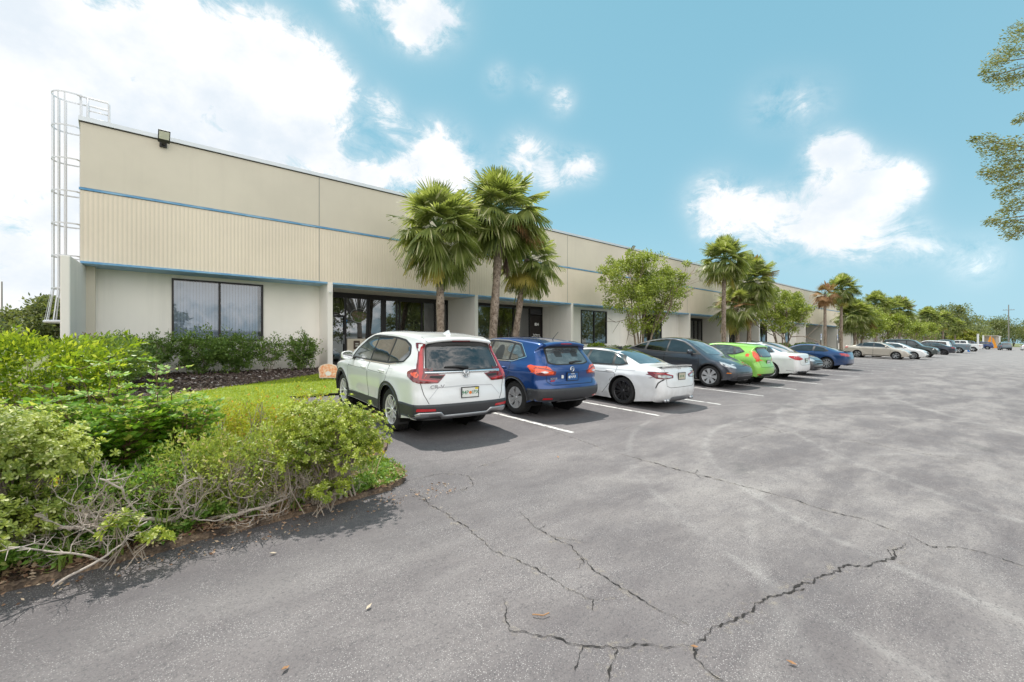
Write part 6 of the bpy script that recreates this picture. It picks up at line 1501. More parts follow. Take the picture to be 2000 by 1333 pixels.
# ---------------------------------------------------------------- hedges by the building
HB = leaf_mat('bright_hedge_leaf', (.035, .09, .008), (.38, .54, .02), (.66, .72, .06), .4, .35, 3.); HD = leaf_mat('dark_hedge_leaf', (.035, .085, .018), (.19, .31, .06), (.30, .42, .12), .3, .4, 3.); HR = leaf_mat('reddish_tip', (.14, .10, .03), (.32, .17, .08), None, .3, .5, 3.)
def shrub(x, y, rx, ry, h, seed, label, mat, name='shrub', cat='shrub', group=None, n_=5000, ln=.055, wd=.5, vase=False, box=False, lift=.1, lumps=.22, stemm=TWIG2, dens=1., parent_tips=None):
    g = np.random.default_rng(seed); gz = G(x, y)+.05; o = empty(name, (x, y, gz), 0, label, cat, group)
    m = MB(); ns = 7 if vase else 6
    for k in range(ns):
        a = 2*math.pi*k/ns+g.uniform(-.4, .4); tips = []
        branchy(m, (math.cos(a)*.04, math.sin(a)*.04, -.02), np.array([math.cos(a)*rx*.7, math.sin(a)*ry*.7, h*.9]), h*.42, .012, 2, g, tips, .4, .1, 4)
    m.build('stems', stemm, o)
    d = rdir(n_); p_ = 1/(2.0 if not box else 4.0)
    if box: d = d/np.linalg.norm(d, ord=5, axis=1, keepdims=True)
    lum = np.array([1+lumps*noise.noise(Vector((q[0]*2.6+seed, q[1]*2.6, q[2]*2.6)))+lumps*.5*noise.noise(Vector((q[0]*7+seed, q[1]*7, q[2]*7))) for q in d])
    rad = (1-.42*rng.random(n_)**1.6)*lum
    zc = h*(.5+lift*.5); hz_ = h*(.5-lift*.5)
    P = d*rad[:, None]*np.array([rx, ry, hz_])+np.array([0, 0, zc])
    if vase is None: wgt = .55+.45*np.clip(P[:, 2]/h/.7, 0, 1); P[:, 0] *= wgt; P[:, 1] *= wgt
    if vase: keep = (P[:, 2] > h*.35)|(rng.random(n_) < .15); wgt = .35+.65*np.clip(P[:, 2]/h, 0, 1); P[:, 0] *= wgt; P[:, 1] *= wgt; P = P[keep]; d = d[keep]
    hole = np.array([noise.noise(Vector((q[0]*4.5+seed*3, q[1]*4.5, q[2]*4.5))) for q in P]); kp = hole > -.28*dens; P = P[kp]; d = d[kp]
    D = unit(d*.55+rdir(len(P))*.75+np.array([0, 0, .25])); l = ln*(.6+.7*rng.random(len(P)))
    v, f = leaf_quads(P, D, sides(D), l, l*wd, .3, .15); np_mesh('leaves', v, f, mat, o); return o
# sun-lit hedge at the left, dark shrubs behind it, row along the wall
shrub(-1.55, 12.6, 1.55, .85, 1.30, 101, 'bright yellow green clipped hedge at the left in full sun', HB, 'hedge', 'hedge', None, 15000, .11, .42, box=True, lumps=.5, dens=.35)
shrub(-4.3, 12.7, 1.6, .9, 1.35, 102, 'bright hedge running out of the left edge', HB, 'hedge', 'hedge', None, 9000, .08, .5, box=True)
shrub(-.10, 13.8, .75, 1.0, 1.30, 103, 'dense dark green shrub between the bright hedge and the wall', HD, group='shrubs along the lower wall', n_=8000, ln=.07)
shrub(-.35, 15.4, .75, .8, 1.25, 104, 'dark shrub with reddish tips at the foot of the end wing wall', HR, group='shrubs along the lower wall', n_=3500, ln=.06)
shrub(.25, 15.6, .7, .8, 1.28, 105, 'green shrub just right of the end wing wall', HD, group='shrubs along the lower wall', n_=6000, ln=.07)
for i, (x, w_, h_, vs, lab, mt, n_) in enumerate([(.98, .56, 1.18, True, 'thin shrub with visible stems left of the blinds window', HD, 4200), (2.05, .74, 1.26, False, 'green shrub under the left end of the blinds window', HD, 7000), (3.05, .76, 1.22, False, 'green shrub under the right end of the blinds window', HD, 7000), (4.05, .58, 1.16, True, 'open vase shaped shrub with pale bare stems', HD, 2600), (5.12, .56, 1.22, False, 'rounded shrub next to the first wing wall', HD, 5600)]):
    shrub(x, 17.35, w_, .5, h_, 110+i, lab, mt, group='shrubs along the lower wall', n_=int(n_*1.3), ln=.075, vase=vs or None, lift=.10, lumps=.75, dens=.7)
for i, (x, w_, h_, lab, ln_) in enumerate([(21.2, .9, 1.0, 'shrub with a tall shoot under the third window bay', .09), (22.9, .95, .85, 'low clipped shrub right of the tall shoot', .08), (24.6, .9, .85, 'low clipped shrub behind the grey crossover roof', .08), (29, 1.2, .9, 'low shrub under the fourth window', .1), (48.6, 1.6, 1.0, 'low shrub behind the dark grey sedan', .12), (51.5, 1.6, 1.0, 'low shrub behind the blue coupe', .12), (57, 1.6, 1., 'low shrub by the brown dying palm', .14), (60, 1.5, 1., 'low shrub left of the champagne sedan', .14)]):
    shrub(x, 16.6, w_, .6, h_, 130+i, lab, HD if i else HB, group='low shrubs along the far wall', n_=3600, ln=ln_)

# ---------------------------------------------------------------- lawn blades, litter
def in_poly(P, poly):
    ins = np.zeros(len(P), bool); A = np.array(poly)
    for a, b_ in zip(A, np.roll(A, -1, 0)):
        cond = ((a[1] > P[:, 1]) != (b_[1] > P[:, 1])); xi = (b_[0]-a[0])*(P[:, 1]-a[1])/(b_[1]-a[1]+1e-12)+a[0]; ins ^= cond & (P[:, 0] < xi)
    return ins
n_ = 90000; P = np.stack([rng.uniform(-3, 6, n_), rng.uniform(6.1, 16.6, n_)], 1); P = P[in_poly(P, lawn_poly)]
P = P[(P[:, 0] > -P[:, 1]*.14-.4)]
P3 = np.column_stack([P, SL*P[:, 1]+.055]); D = unit(rdir(len(P))*np.array([.9, .9, .3])+np.array([0, 0, .8])); l = .05*(.5+rng.random(len(P)))
v, f = leaf_quads(P3, D, sides(D), l, .010, .1, .4)
GR = leaf_mat('lawn_blade', (.18, .27, .006), (.40, .48, .015), (.54, .52, .08), .4, .5, .9)
tag(np_mesh('lawn_grass', v, f, GR), 'short bright green lawn between the shrubs and the wall', 'grass', kind='stuff')
CHIP = None
t = NT('litter_chips'); i_ = t.island(); t.pr(t.ramp(i_, [(0, (.10, .05, .03)), (.35, (.26, .15, .09)), (.7, (.42, .28, .18)), (1, (.55, .44, .32))]), .9); CHIP = t.mat
bo = bed_outline()
def chips(n_, x0, x1, y0, y1, z, sz, name, lab, polyf=None):
    P = np.stack([rng.uniform(x0, x1, n_), rng.uniform(y0, y1, n_)], 1)
    if polyf is not None: P = P[polyf(P)]
    P3 = np.column_stack([P, SL*P[:, 1]+z+rng.random(len(P))*.015]); D = unit(rdir(len(P))*np.array([1, 1, .25])); l = sz*(.4+rng.random(len(P)))
    v, f = leaf_quads(P3, D, sides(D), l, l*.42, .2, .1); return tag(np_mesh(name, v, f, CHIP), lab, 'mulch', kind='stuff')
chips(16000, -1.2, 2.9, 4.3, 5.6, .055, .045, 'leaf_litter', 'brown leaf litter along the front edge of the bed', lambda P: in_poly(P, bo))
chips(500, -1.2, 2.9, 4.1, 4.45, .012, .03, 'scattered_litter', 'scattered litter on the asphalt just outside the bed')
t = NT('mulch_chips'); i_ = t.island(); t.pr(t.ramp(i_, [(0, (.035, .022, .018)), (.5, (.09, .06, .05)), (.85, (.20, .15, .13)), (1, (.55, .5, .47))]), .9); CHIP = t.mat
chips(14000, -1, 6, 11.6, 18.3, .05, .09, 'mulch', 'dark brown bark mulch between lawn and building wall', lambda P: ~in_poly(P, lawn_poly))

# ---------------------------------------------------------------- foreground bed
FB = .90; FH = 1.10
PIT = leaf_mat('pittosporum_leaf', (.08, .15, .02), (.60, .68, .09), (.85, .85, .36), .52, .45, 4.)
PIV = leaf_mat('variegated_leaf', (.09, .16, .03), (.64, .70, .15), (.88, .88, .46), .50, .45, 3.)
ROSE = leaf_mat('rose_leaf', (.05, .17, .015), (.30, .54, .03), (.60, .62, .12), .5, .5, 4.)
YG = leaf_mat('yellow_hedge_leaf', (.24, .30, .02), (.58, .58, .06), (.75, .34, .08), .45, .45, 5.)
OLV = leaf_mat('olive_leaf', (.12, .19, .025), (.42, .50, .09), (.60, .48, .24), .4, .45, 5.)
WEED = leaf_mat('weed_leaf', (.07, .19, .02), (.28, .46, .08), (.45, .50, .16), .35, .4, 7.)
BLD = leaf_mat('strap_leaf', (.08, .16, .02), (.34, .42, .10), (.62, .60, .30), .35, .4, 5.); DRY = leaf_mat('dry_leaf', (.25, .16, .09), (.5, .37, .22), None, .3, .7, 5.)
def whorls(C_, Nrm, per, ln, wd, tilt=.55):
    """rosettes of blunt leaves at shoot tips"""
    k = len(C_); P = np.repeat(C_, per, 0); A = np.repeat(unit(Nrm), per, 0)
    ref = np.repeat(unit(np.cross(unit(Nrm), rdir(k))), per, 0); ref2 = np.cross(A, ref); a = np.tile(np.arange(per)*2.4, k)+rng.random(k*per)*.4
    lvl = np.tile(np.linspace(.25, 1., per), k)[:, None]
    rad = ref*np.cos(a)[:, None]+ref2*np.sin(a)[:, None]; D = unit(A*(1.15-lvl*.95)*tilt*1.6+rad*(.35+lvl)); S_ = unit(np.cross(D, A)); N = np.cross(S_, D)
    l = ln*(.55+.45*lvl[:, 0])*(.85+.3*rng.random(len(P))); P = P-A*lvl*ln*.25
    l_ = l[:, None]; w_ = l_*wd
    v0 = P; v1 = P+D*l_*.45+S_*w_*.38+N*w_*.10; v2 = P+D*l_*.82+S_*w_*.5+N*w_*.12-A*l_*.05; v3 = P+D*l_*1.0-A*l_*.10; v4 = P+D*l_*.82-S_*w_*.5+N*w_*.12-A*l_*.05; v5 = P+D*l_*.45-S_*w_*.38+N*w_*.10; vm = P+D*l_*.7
    V = np.stack([v0, v1, v2, v3, v4, v5, vm], 1).reshape(-1, 3); i = np.arange(len(P))[:, None]*7
    T = np.concatenate([i+[0, 6, 1], i+[1, 6, 2], i+[2, 6, 3], i+[3, 6, 4], i+[4, 6, 5], i+[5, 6, 0]], 1).reshape(-1, 3)
    return V, T
def whorl_shrub(x, y, lobes_, n_, ln, mat, label, seed, name='rosette_shrub', stem_from=(0, 0), group=None, per=11, zmin=.05):
    x *= FB; y *= FB; lobes_ = [(a_, b_, c_*FH+.03, d_, e_) for a_, b_, c_, d_, e_ in lobes_]
    g = np.random.default_rng(seed); gz = G(x, y)+.05; o = empty(name, (x, y, gz), 0, label, 'shrub', group)
    Cs = []; Ns = []; wts = np.array([l[3]*l[4] for l in lobes_]); wts = wts/wts.sum()
    m = MB()
    for (lx, ly, lz, rx, rz), w_ in zip(lobes_, wts):
        k = int(n_*w_); d = rdir(k); d[:, 2] = np.where(d[:, 2] < -.45, -d[:, 2], d[:, 2])
        q = 1-.34*rng.random(k)**1.6; q = np.where((rng.random(k) < .16) & (d[:, 2] > -.1), 1+.28*rng.random(k), q); lum = np.array([1+.42*noise.noise(Vector((a[0]*3+seed, a[1]*3+lx*5, a[2]*3)))+.2*noise.noise(Vector((a[0]*8+seed, a[1]*8, a[2]*8))) for a in d])
        P = np.array([lx, ly, lz])+d*np.array([rx, rx, rz])*(q*lum)[:, None]; kk = P[:, 2] > zmin; Cs.append(P[kk]); Ns.append((d*.8+np.array([0, -.1, .55]))[kk])
        for j in range(min(16 if n_ > 150 else 6, max(5, int(k*.20)))):
            t_ = P[g.integers(len(P))]; m.tube([(stem_from[0]+lx*.35+g.uniform(-.14, .14), stem_from[1]+g.uniform(-.10, .10), 0), (stem_from[0]*.4+lx*.45+g.uniform(-.05, .05), ly*.5+g.uniform(-.06, .06), lz*.55), (lx+(t_[0]-lx)*.4, ly+(t_[1]-ly)*.4, lz+(t_[2]-lz)*.3), tuple(t_)], ([.011, .008, .005, .003] if n_ > 150 else [.004, .004, .003, .002]), 4, cap=False)
    m.build('stems', TWIG2, o)
    Cs = np.concatenate(Cs); Ns = np.concatenate(Ns)
    v, f = whorls(Cs, unit(Ns+rdir(len(Cs))*.35), per, ln, .40); np_mesh('leaves', v, f, mat, o); return o
whorl_shrub(1.80, 5.12, [(.05, 0, .62, .30, .26), (.30, -.12, .58, .24, .20), (-.16, .10, .64, .28, .25), (.12, -.18, .36, .24, .20), (.36, -.02, .42, .20, .16), (-.22, -.1, .48, .2, .2)], 1350, .040, PIT, 'rounded yellow green rosette shrub at the right tip of the bed', 201)
whorl_shrub(-.66, 5.35, [(0, 0, .70, .36, .28), (-.38, -.05, .62, .34, .28), (.24, -.05, .58, .26, .24), (-.1, -.30, .26, .30, .24), (-.4, -.35, .34, .3, .26), (.24, -.2, .25, .2, .2)], 2600, .044, PIV, 'pale variegated rosette shrub filling the left edge of the bed', 202)
whorl_shrub(-1.25, 5.2, [(0, 0, .66, .4, .3), (-.3, -.2, .5, .35, .3)], 900, .046, PIV, 'variegated shrub running out of the left edge', 203)
whorl_shrub(1.62, 4.78, [(0, 0, .13, .15, .11), (.18, .02, .16, .10, .09)], 90, .042, PIT, 'small low rosette sprouts under the bare twigs near the tip', 204)
whorl_shrub(1.35, 4.92, [(.0, 0, .38, .12, .12)], 30, .045, PIT, 'few green rosettes among the bare twigs', 205)
whorl_shrub(.05, 4.68, [(0, 0, .22, .13, .10), (.2, -.06, .12, .1, .07)], 55, .05, PIT, 'low green rosettes hanging off the long bare branch', 206)

# bare twiggy hedge
def bare_shrub(x, y, label, seed, rows, h, lean=(0, 0), n_main=5, spread=.75, L0=.42, r0=.013, depth=5, green=0):
    x *= .93; y *= .93; h *= FH
    n_main = n_main-2
    g = np.random.default_rng(seed); gz = G(x, y)+.04; o = empty('bare_shrub', (x, y, gz), 0, label, 'shrub', 'bare twiggy shrubs in the front hedge')
    m = MB(); mf = MB(); tips = []
    def rec(p, d, L, r_, dep):
        pts = [p]; dd = d; k = 3
        for i in range(k):
            dd = dd+g.normal(size=3)*.22+np.array([0, 0, .05]); dd = dd/np.linalg.norm(dd)
            q = pts[-1]+dd*L/k
            if q[2] > h: dd[2] *= .1; q = pts[-1]+dd*L/k; q[2] = min(q[2], h+g.uniform(-.04, .04))
            if q[2] < .02: q[2] = .02+g.random()*.03
            pts.append(q)
        (m if r_ > .0034 else mf).tube([tuple(q) for q in pts], [r_*(1-.25*i/k) for i in range(k+1)], 6 if r_ > .006 else 4 if r_ > .003 else 3, cap=False)
        if dep == 0: tips.append(pts[-1]); return
        for j in range(2 if g.random() < .45 else 3):
            nd = dd+g.normal(size=3)*spread*np.array([1, .8, .75])+np.array([0, -.02, .30]); nd = nd/np.linalg.norm(nd)
            rec(pts[-1] if j < 2 else pts[-2], nd, L*g.uniform(.60, .85), max(.0016, r_*.66), dep-1)
    for k in range(n_main):
        a = 2*math.pi*k/n_main+g.uniform(-.5, .5); rec(np.array([.03*math.cos(a), .03*math.sin(a), 0.]), unit(np.array([[math.cos(a)*.9+lean[0], math.sin(a)*.7+lean[1], .8]]))[0], L0, r0, depth)
    b0 = len(m.v); m.v += mf.v; m.f += [tuple(i+b0 for i in f) for f in mf.f]; m.m += [1]*len(mf.f); m.build('branches', [TWIGM, TWIG2], o, True)
    return o, tips
bare = [(.00, 5.0, .70, (-.9, -.2), 'grey bare shrub with long crooked limbs reaching left', 7, .80, .25, .013), (.45, 4.98, .74, (-.2, .0), 'bare twiggy shrub second from the left', 7, .75, .21, .0095), (.92, 5.0, .76, (.1, .0), 'bare twiggy shrub in the middle of the front hedge', 8, .75, .20, .0085), (1.22, 5.05, .74, (.1, .0), 'fine twiggy bare shrub right of the middle', 9, .7, .19, .007), (1.50, 4.98, .70, (.2, -.05), 'dense brown twiggy shrub beside the rounded rosette shrub', 10, .7, .17, .0065), (1.76, 5.0, .62, (.2, -.05), 'dry twiggy shrub under the rounded rosette shrub', 9, .7, .16, .0065)]
for i, (x, y, h_, le, lab, nm, sp_, L0, r0) in enumerate(bare):
    o, tips = bare_shrub(x, y, lab, 300+i, 0, h_, le, nm, sp_, L0, r0, 5)
# the thick crooked limb lying across the left of the bed
fb = empty('bare_branch', (.27, 4.52, G(0, 4.52)+.05), 0, 'thick grey crooked bare branch stretching left across the bed', 'branch')
m = MB(); m2 = MB(); g = np.random.default_rng(77)
limbs = [([(.25, .12, .03), (.10, .02, .13), (-.10, -.02, .22), (-.28, -.06, .25), (-.42, -.10, .24), (-.56, -.08, .30), (-.66, -.10, .40)], .019),
         ([(-.10, -.02, .22), (-.18, .02, .34), (-.22, .0, .46), (-.34, -.02, .56)], .011), ([(-.28, -.06, .25), (-.46, .0, .34), (-.62, .02, .38), (-.80, .0, .44)], .010),
         ([(.10, .02, .13), (.16, -.10, .22), (.10, -.14, .38), (.16, -.16, .52)], .011), ([(-.30, -.30, .04), (-.42, -.36, .14), (-.60, -.34, .22), (-.75, -.38, .30)], .008), ([(-.55, -.42, .02), (-.36, -.40, .08), (-.22, -.36, .16), (-.08, -.30, .26)], .009), ([(.30, .1, .05), (.5, -.05, .10), (.75, -.08, .11), (.95, -.05, .15)], .015)]
for pts, r_ in limbs:
    P = [Vector(p) for p in pts]; D_ = []
    for i in range(len(P)-1):
        for j in range(3): q = P[i].lerp(P[i+1], j/3); D_.append(q+Vector(g.normal(size=3)*.008))
    D_.append(P[-1]); m.tube(D_, [r_*(1-.5*i/len(D_)) for i in range(len(D_))], 8, cap=True)
    for q in D_[4::2]:
        for kk in range(2):
            a = g.normal(size=3); a[2] = abs(a[2])*.8; a = a/np.linalg.norm(a); e = q+Vector(a)*g.uniform(.06, .18); mid = (q+e)/2+Vector(g.normal(size=3)*.012); m2.tube([q, mid, e], [.005, .0035, .0018], 5, cap=False)
            for z_ in range(2): e2 = mid+Vector(unit(a+g.normal(size=3)*.6))*g.uniform(.04, .10); m2.tube([mid, e2], [.003, .0014], 4, cap=False)
b0 = len(m.v); m.v += m2.v; m.f += [tuple(i+b0 for i in f) for f in m2.f]; m.m += m2.m; m.build('limb', TWIGM, fb, True)
# compound-leaved tall bush (bright glossy leaves) behind the twigs
def rose(x, y, label, seed, shoots, body=None):
    shoots = [(a_, b_, c_*1.12+.03) for a_, b_, c_ in shoots]
    g = np.random.default_rng(seed); gz = G(x, y)+.05; o = empty('leafy_bush', (x, y, gz), 0, label, 'shrub', None)
    m = MB(); P = []; D = []; Ls = []
    for (tx, ty, tz) in shoots:
        n_ = 9; bx, by = g.uniform(-.1, .1), g.uniform(-.05, .05); pts = [Vector((bx+(tx-bx)*(k/n_)**1.2+g.normal()*.012, by+(ty-by)*k/n_, tz*(k/n_)**.85)) for k in range(n_+1)]
        m.tube(pts, [.009*(1-.75*k/n_) for k in range(n_+1)], 5, cap=False)
        for k in range(2, n_+1):
            for rep in range(3):
                a = g.uniform(0, 6.28); d = Vector((math.cos(a), math.sin(a), .25)).normalized(); L = g.uniform(.09, .17); s = d.cross(Vector((0, 0, 1))).normalized(); b_ = pts[k]
                m.tube([b_, b_+d*L*.5+Vector((0, 0, .012)), b_+d*L], [.003, .002, .0014], 3, cap=False)
                for (fr, sg) in ((.35, 1), (.35, -1), (.62, 1), (.62, -1), (.86, 1), (.86, -1), (1., 0)):
                    P.append(b_+d*L*fr); dd = (d*(.5 if sg else 1)+s*sg*.9+Vector((0, 0, -.10))+Vector(g.normal(size=3)*.1)).normalized(); D.append(dd); Ls.append(.066*g.uniform(.8, 1.2)*(.75+.25*(tz < 1.1)))
    m.build('stems', plain('reddish_stem', (.16, .09, .05), .7), o)
    P = np.array([tuple(p) for p in P]); D = np.array([tuple(d) for d in D]); up = np.tile([-.1, -.55, .9], (len(P), 1))+rdir(len(P))*.55; Sd = unit(np.cross(D, up)); l = np.array(Ls)
    v, f = leaf_quads(P, D, Sd, l, l*.58, .25, .25); np_mesh('leaves', v, f, ROSE, o); return o
g = np.random.default_rng(5)
rose(-.05, 5.45, 'tall bright green bush with reddish shoots behind the bare twigs', 401, [(.02, 0, 1.16), (-.16, .05, 1.12), (.10, .1, 1.05), (-.32, 0, .98)]+[(g.uniform(-.5, .5), g.uniform(-.35, .3), g.uniform(.55, .92)) for _ in range(34)])
rose(.42, 5.5, 'bright green bush with a single tall shoot left of the lawn', 402, [(-.10, .0, 1.16), (-.02, .1, 1.08)]+[(g.uniform(-.42, .42), g.uniform(-.3, .25), g.uniform(.5, .86)) for _ in range(24)])
rose(-.72, 5.6, 'bright green bush behind the variegated shrub', 403, [(g.uniform(-.45, .45), g.uniform(-.3, .25), g.uniform(.5, .95)) for _ in range(24)])
# yellow hedge behind
for i, (x, y, rx, h_, lab, mt) in enumerate([(.85, 6.05, .36, .84, 'yellow green shrub with orange tips left of the strap leaved tufts', YG), (1.30, 5.85, .38, .90, 'yellow green shrub in the middle of the rear hedge', YG), (1.75, 5.65, .36, .94, 'yellow green shrub with rusty tips at the right of the rear hedge', YG), (.26, 4.85, .30, .60, 'green undergrowth shrub behind the bare twigs at left', WEED), (.82, 4.79, .32, .68, 'olive undergrowth shrub behind the bare twigs in the middle', OLV), (1.26, 4.79, .32, .72, 'olive undergrowth shrub behind the bare twigs at right', OLV), (-.12, 4.83, .34, .50, 'green undergrowth shrub below the thick bare branch', WEED), (.54, 4.81, .30, .66, 'leafy undergrowth between the second and third bare shrubs', OLV), (1.55, 4.81, .26, .62, 'olive undergrowth under the rounded rosette shrub', OLV)]):
    shrub(x, y, rx, .30 if i < 3 else .36, h_*(1 if i < 3 else 1.06), 420+i, lab, mt, group='low leafy shrubs in the front bed', n_=5200, ln=.036, wd=.42, lumps=.5, lift=.05)
# strap-leaved tufts
def tuft(x, y, n_, L, label, seed, mat=BLD, wd=.012):
    if y < 5.4: x *= .93; y = max(4.42, y*.93)
    g = np.random.default_rng(seed); o = empty('strap_leaf_tuft', (x, y, G(x, y)+.05), 0, label, 'grass tuft', 'strap leaved tufts in the front bed'); V = []; F = []
    for i in range(n_):
        a = g.uniform(0, 6.28); l = L*g.uniform(.6, 1.1); sp_ = g.uniform(.1, .75); w_ = wd*g.uniform(.6, 1.2); d = np.array([math.cos(a), math.sin(a), 0]); s = np.array([-math.sin(a), math.cos(a), 0]); b_ = len(V); p0 = g.normal(size=3)*np.array([.03, .03, 0])
        for k in range(7):
            t_ = k/6; p = p0+d*l*sp_*t_**1.5+np.array([0, 0, l*(t_-.42*sp_*t_**2.6)]); ww = w_*(1-t_**2.2)*.5+.0006; V += [p-s*ww, p+s*ww]
        F += [(b_+2*k, b_+2*k+1, b_+2*k+3, b_+2*k+2) for k in range(6)]
    np_mesh('blades', V, F, mat, o); return o
for i, (x, y, n_, L, lab, mt) in enumerate([(1.32, 5.62, 26, .78, 'upright strap leaved tuft rising above the hedge near the rounded shrub', BLD), (1.05, 5.55, 18, .7, 'strap leaved tuft with pale blades left of the upright one', BLD), (1.62, 5.5, 16, .72, 'small tuft just left of the rounded shrub', BLD), (.62, 5.05, 20, .45, 'arching tuft under the middle of the twigs', BLD), (.30, 4.85, 14, .42, 'low tuft beside the thick bare branch', BLD), (1.0, 4.9, 22, .42, 'tuft among the base of the middle bare shrub', BLD), (1.3, 4.85, 20, .38, 'tuft among the base of the fine twiggy shrub', DRY), (.02, 4.62, 12, .35, 'two toned tuft at the edge left of centre', BLD), (-.28, 4.45, 14, .26, 'low spreading tuft by the asphalt at the left', BLD), (2.28, 5.15, 18, .34, 'dry tuft right of the rounded shrub', DRY), (2.1, 5.7, 14, .6, 'thin grassy tuft behind the rounded shrub', BLD), (.85, 5.0, 24, .5, 'olive tuft in the centre of the front hedge', BLD), (1.15, 5.25, 26, .62, 'tall olive tuft behind the fine twigs', BLD), (.5, 5.3, 24, .6, 'tall olive tuft behind the second bare shrub', BLD)]):
    tuft(x, y, n_, L, lab, 500+i, mt)
# ground cover along the edge
def cover(n_, box_, ln, name, lab, mat, h=.10, seed=0, dens_f=None):
    x0, x1, y0, y1 = box_; P = np.stack([rng.uniform(x0, x1, n_), rng.uniform(y0, y1, n_)], 1); P = P[in_poly(P, bo)]
    nz = np.array([noise.noise(Vector((p[0]*3.2+seed, p[1]*3.2, 0))) for p in P]); kp = nz > -.02 if dens_f is None else dens_f(P, nz); P = P[kp]; nz = nz[kp]
    z = SL*P[:, 1]+.05+np.abs(nz)*h*1.2+rng.random(len(P))*h*.6; P3 = np.column_stack([P, z]); D = unit(rdir(len(P))*np.array([1, 1, .5])+np.array([0, 0, .25])); l = ln*(.5+.8*rng.random(len(P)))
    v, f = leaf_quads(P3, D, sides(D), l, l*.45, .25, .2); return tag(np_mesh(name, v, f, mat), lab, 'ground cover', kind='stuff')
cover(15000, (-1.4, 2.1, 4.33, 4.75), .045, 'ground_cover', 'low green weeds along the front edge of the bed', WEED, .17, 3, lambda P, nz: nz > -.10)
cover(7000, (1.8, 2.8, 4.55, 5.6), .04, 'ground_cover', 'bright green weeds at the pointed tip of the bed', WEED, .07, 8, lambda P, nz: nz > -.22)
cover(3500, (-1.3, 2.6, 4.3, 5.2), .05, 'dry_grass', 'dry grass blades mixed into the weeds', DRY, .08, 15)
cover(9000, (-1.5, 2.78, 5.3, 6.7), .05, 'ground_cover', 'mixed green undergrowth behind the front hedge', YG, .22, 31, lambda P, nz: nz > -.3)
# sprig of rusty dead leaves by the white crossover
m = MB(); g = np.random.default_rng(3)
o = empty('dead_sprig', (2.62, 6.35, G(0, 6.35)+.05), 0, 'rusty dead leaves on a twig beside the white crossover sill', 'twig'); P = []; 
m.tube([(-.25, 0, .1), (0, 0, .42), (.18, .05, .46), (.34, .05, .40)], [.006, .004, .003, .002], 5); m.build('twig', TWIG2, o)
P = np.array([(-.2+.55*q, g.normal()*.03, .33+.12*math.sin(q*3)+g.normal()*.02) for q in np.linspace(0, 1, 60)]); D = rdir(60); v, f = leaf_quads(P, D, sides(D), .06, .03, .3, .2); np_mesh('dead_leaves', v, f, plain('rusty_leaf', (.5, .2, .09), .7), o)

# ---------------------------------------------------------------- small things
ys = empty('yard_sign', (4.98, 14.2, G(0, 14.2)+.05), R(-40), 'small orange and white yard sign with a rounded top on the lawn', 'sign')
pts = [(-.27, .0), (.27, .0), (.30, .30)]+[(.30*math.cos(a)*.95, .30+.14*math.sin(a)) for a in np.linspace(.1, math.pi-.1, 9)]+[(-.30, .30)]
m = MB(); m.add([(x_, -.006, z_+.06) for x_, z_ in pts]+[(x_, .006, z_+.06) for x_, z_ in pts], [tuple(range(len(pts)-1, -1, -1)), tuple(range(len(pts), 2*len(pts)))]+[(i, (i+1) % len(pts), len(pts)+(i+1) % len(pts), len(pts)+i) for i in range(len(pts))]); pb = m.build('panel_border', plain('sign_cream', (.75, .6, .5), .6), ys)
t = NT('sign_pattern'); p = t.obj(); t.pr(t.ramp(t.noise(p, 14, 4, .6), [(.35, (.75, .25, .12)), (.5, (.85, .42, .25)), (.62, (.85, .65, .5))]), .6)
m = MB(); m.add([(x_*.9, -.009, (z_-.2)*.9+.26) for x_, z_ in pts], [tuple(range(len(pts)-1, -1, -1))]); m.build('printed_face', t.mat, pb)
m = MB(); m.add([(.09*math.cos(a), -.012, .20+.07*math.sin(a)) for a in np.linspace(0, 2*math.pi, 16, endpoint=False)], [tuple(range(15, -1, -1))]); m.build('white_badge', plain('badge_white', (.82, .78, .75), .6), pb)
m = MB(); m.tube([(-.18, 0, -.15), (-.18, 0, .1)], .006, 5); m.build('stake', METAL, ys); m = MB(); m.tube([(.18, 0, -.15), (.18, 0, .1)], .006, 5); m.build('stake', METAL, ys)
for (x, lab) in ((51.2, 'accessible parking sign on a dark post, nearer one of two'), (56.9, 'accessible parking sign on a dark post, farther one beside the brown palm')):
    o = empty('parking_sign', (x, 13.3, G(0, 13.3)), 0, lab, 'sign', 'accessible parking signs')
    m = MB(); m.tube([(0, 0, 0), (0, 0, 2.0)], .04, 8); m.build('post', BLKP, o)
    m = MB(); m.box((-.16, -.05, 1.5), (.16, -.042, 2.1)); b_ = m.build('panel', plain('sign_white', (.8, .8, .8), .5), o); m = MB(); m.box((-.12, -.056, 1.72), (.12, -.052, 2.05)); m.build('blue_symbol_field', plain('sign_blue', (.03, .12, .5), .5), b_)
    text_mesh('symbol', '\u267F', .2, plain('white_vinyl', (.85, .85, .85), .5), b_, (0, -.06, 1.88), (R(90), 0, 0))
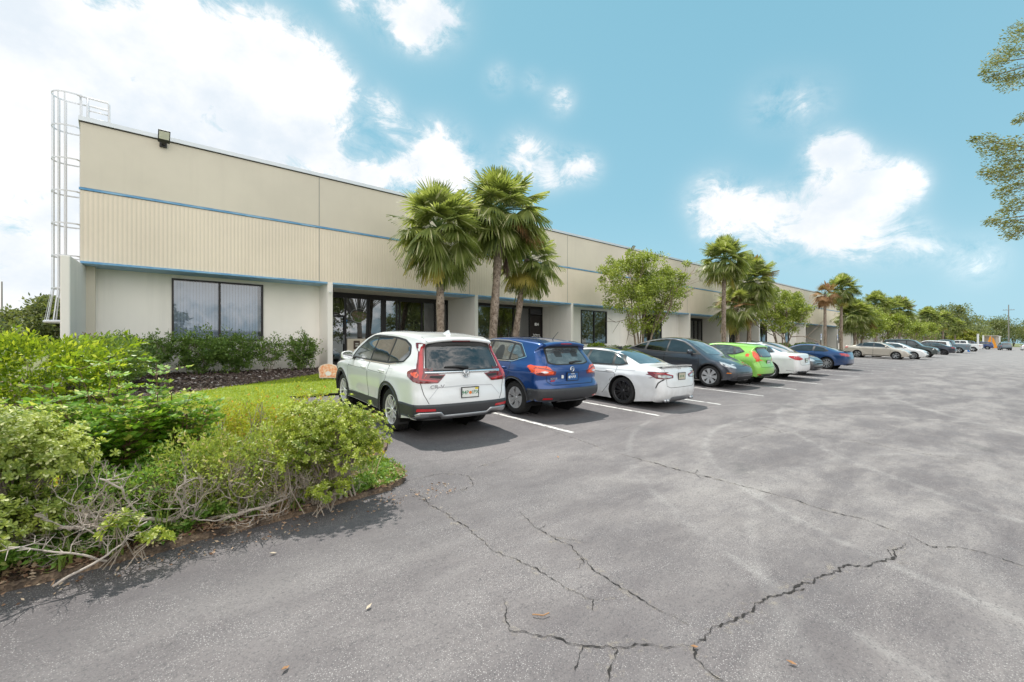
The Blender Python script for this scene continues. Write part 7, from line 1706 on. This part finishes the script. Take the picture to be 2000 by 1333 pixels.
# utility poles
def upole(x, y, h, lab, arm=True, r_=.16):
    o = empty('utility_pole', (x, y, G(0, y)), 0, lab, 'utility pole', 'utility poles'); m = MB(); m.tube([(0, 0, 0), (0, 0, h)], [r_, r_*.65], 10); m.build('pole', plain('grey_wood', (.27, .25, .22), .9), o)
    if arm:
        m = MB(); m.box((-.06, -1.2, h-1.6), (.06, 1.2, h-1.48)); a = m.build('crossarm', plain('grey_wood', (.27, .25, .22), .9), o)
        for yy in (-1.05, -.5, .5, 1.05): q = MB(); q.tube([(0, yy, h-1.48), (0, yy, h-1.25)], [.05, .03], 6); q.build('insulator', plain('insulator_grey', (.35, .33, .32), .4), a)
    return o
upole(200, 4.2, 12.9, 'tall grey utility pole with a crossarm at the far right')
upole(-11.6, 95, 9.6, 'thin utility pole above the dark tree at the left edge', False, .12); upole(-8.9, 100, 6.6, 'short thin pole above the trees left of the caged ladder', False, .10)
for i, (x, y, lab) in enumerate([(138, 7.3, 'white post among the cars beyond the white pickup'), (165, 7.8, 'white post left of the far tan building'), (185, 7.2-1.6, 'white post right of the orange flag')]):
    o = MB(); o.tube([(0, 0, 0), (0, 0, 3.3)], .16, 10); o.tube([(0, 0, 3.3), (0, 0, 3.38)], .19, 10); q = o.build('white_post', plain('sign_white', (.8, .8, .8), .5)); q.location = (x, y, G(0, y)); tag(q, lab, 'post')
o = empty('orange_flag', (160, 6.2, G(0, 6.2)), R(100), 'orange feather flag standing beyond the parked cars', 'flag'); m = MB(); m.tube([(0, 0, 0), (.0, 0, 3.4)], .04, 6); m.build('pole', METAL, o)
m = MB(); pr = [(0, 3.35), (.3, 2.9), (.62, 1.6), (.9, .35), (.1, .2)]; m.add([(x_, .03*math.sin(z_*3), z_) for x_, z_ in pr], [tuple(range(5))]); m.add([(-x_*1.0-.1, .3, z_*.86) for x_, z_ in pr], [tuple(range(5))]); m.build('banner', plain('orange_cloth', (.9, .35, .03), .7), o)
o = MB(); o.box((-.3, -.3, .05), (.3, .3, .85)); o.box((-.33, -.35, .85), (.33, .33, .93)); o.tube([(-.2, -.34, .1), (.2, -.34, .1)], .09, 10); q = o.build('recycling_bin', plain('bin_blue', (.02, .2, .62), .5)); bevel(q, .03); q.location = (105.5, 6.9, G(0, 6.9)); tag(q, 'small blue bin between the slate blue and white pickups', 'bin')
o = MB(); o.prism([(-.25, -.3), (.25, -.3), (.25, .3), (-.25, .3)], 0, 1.0); q = o.build('white_crate', plain('sign_white', (.8, .8, .8), .5)); bevel(q, .04); q.location = (103.6, 7.0, G(0, 7)); tag(q, 'white upright crate left of the small blue bin', 'crate')
# far tan buildings closing the view
fb_ = empty('far_building', (205, 12, G(0, 12)), 0, 'low tan building beyond the far end of the lot', 'building')
m = MB(); m.box((0, -5, 0), (30, 22, 3.3)); m.build('wall', plain('far_tan', (.40, .34, .27), .9), fb_); m = MB(); m.box((-.4, -5.4, 3.301), (30, 22, 3.6)); m.build('roof', plain('far_roof', (.5, .47, .4), .9), fb_)
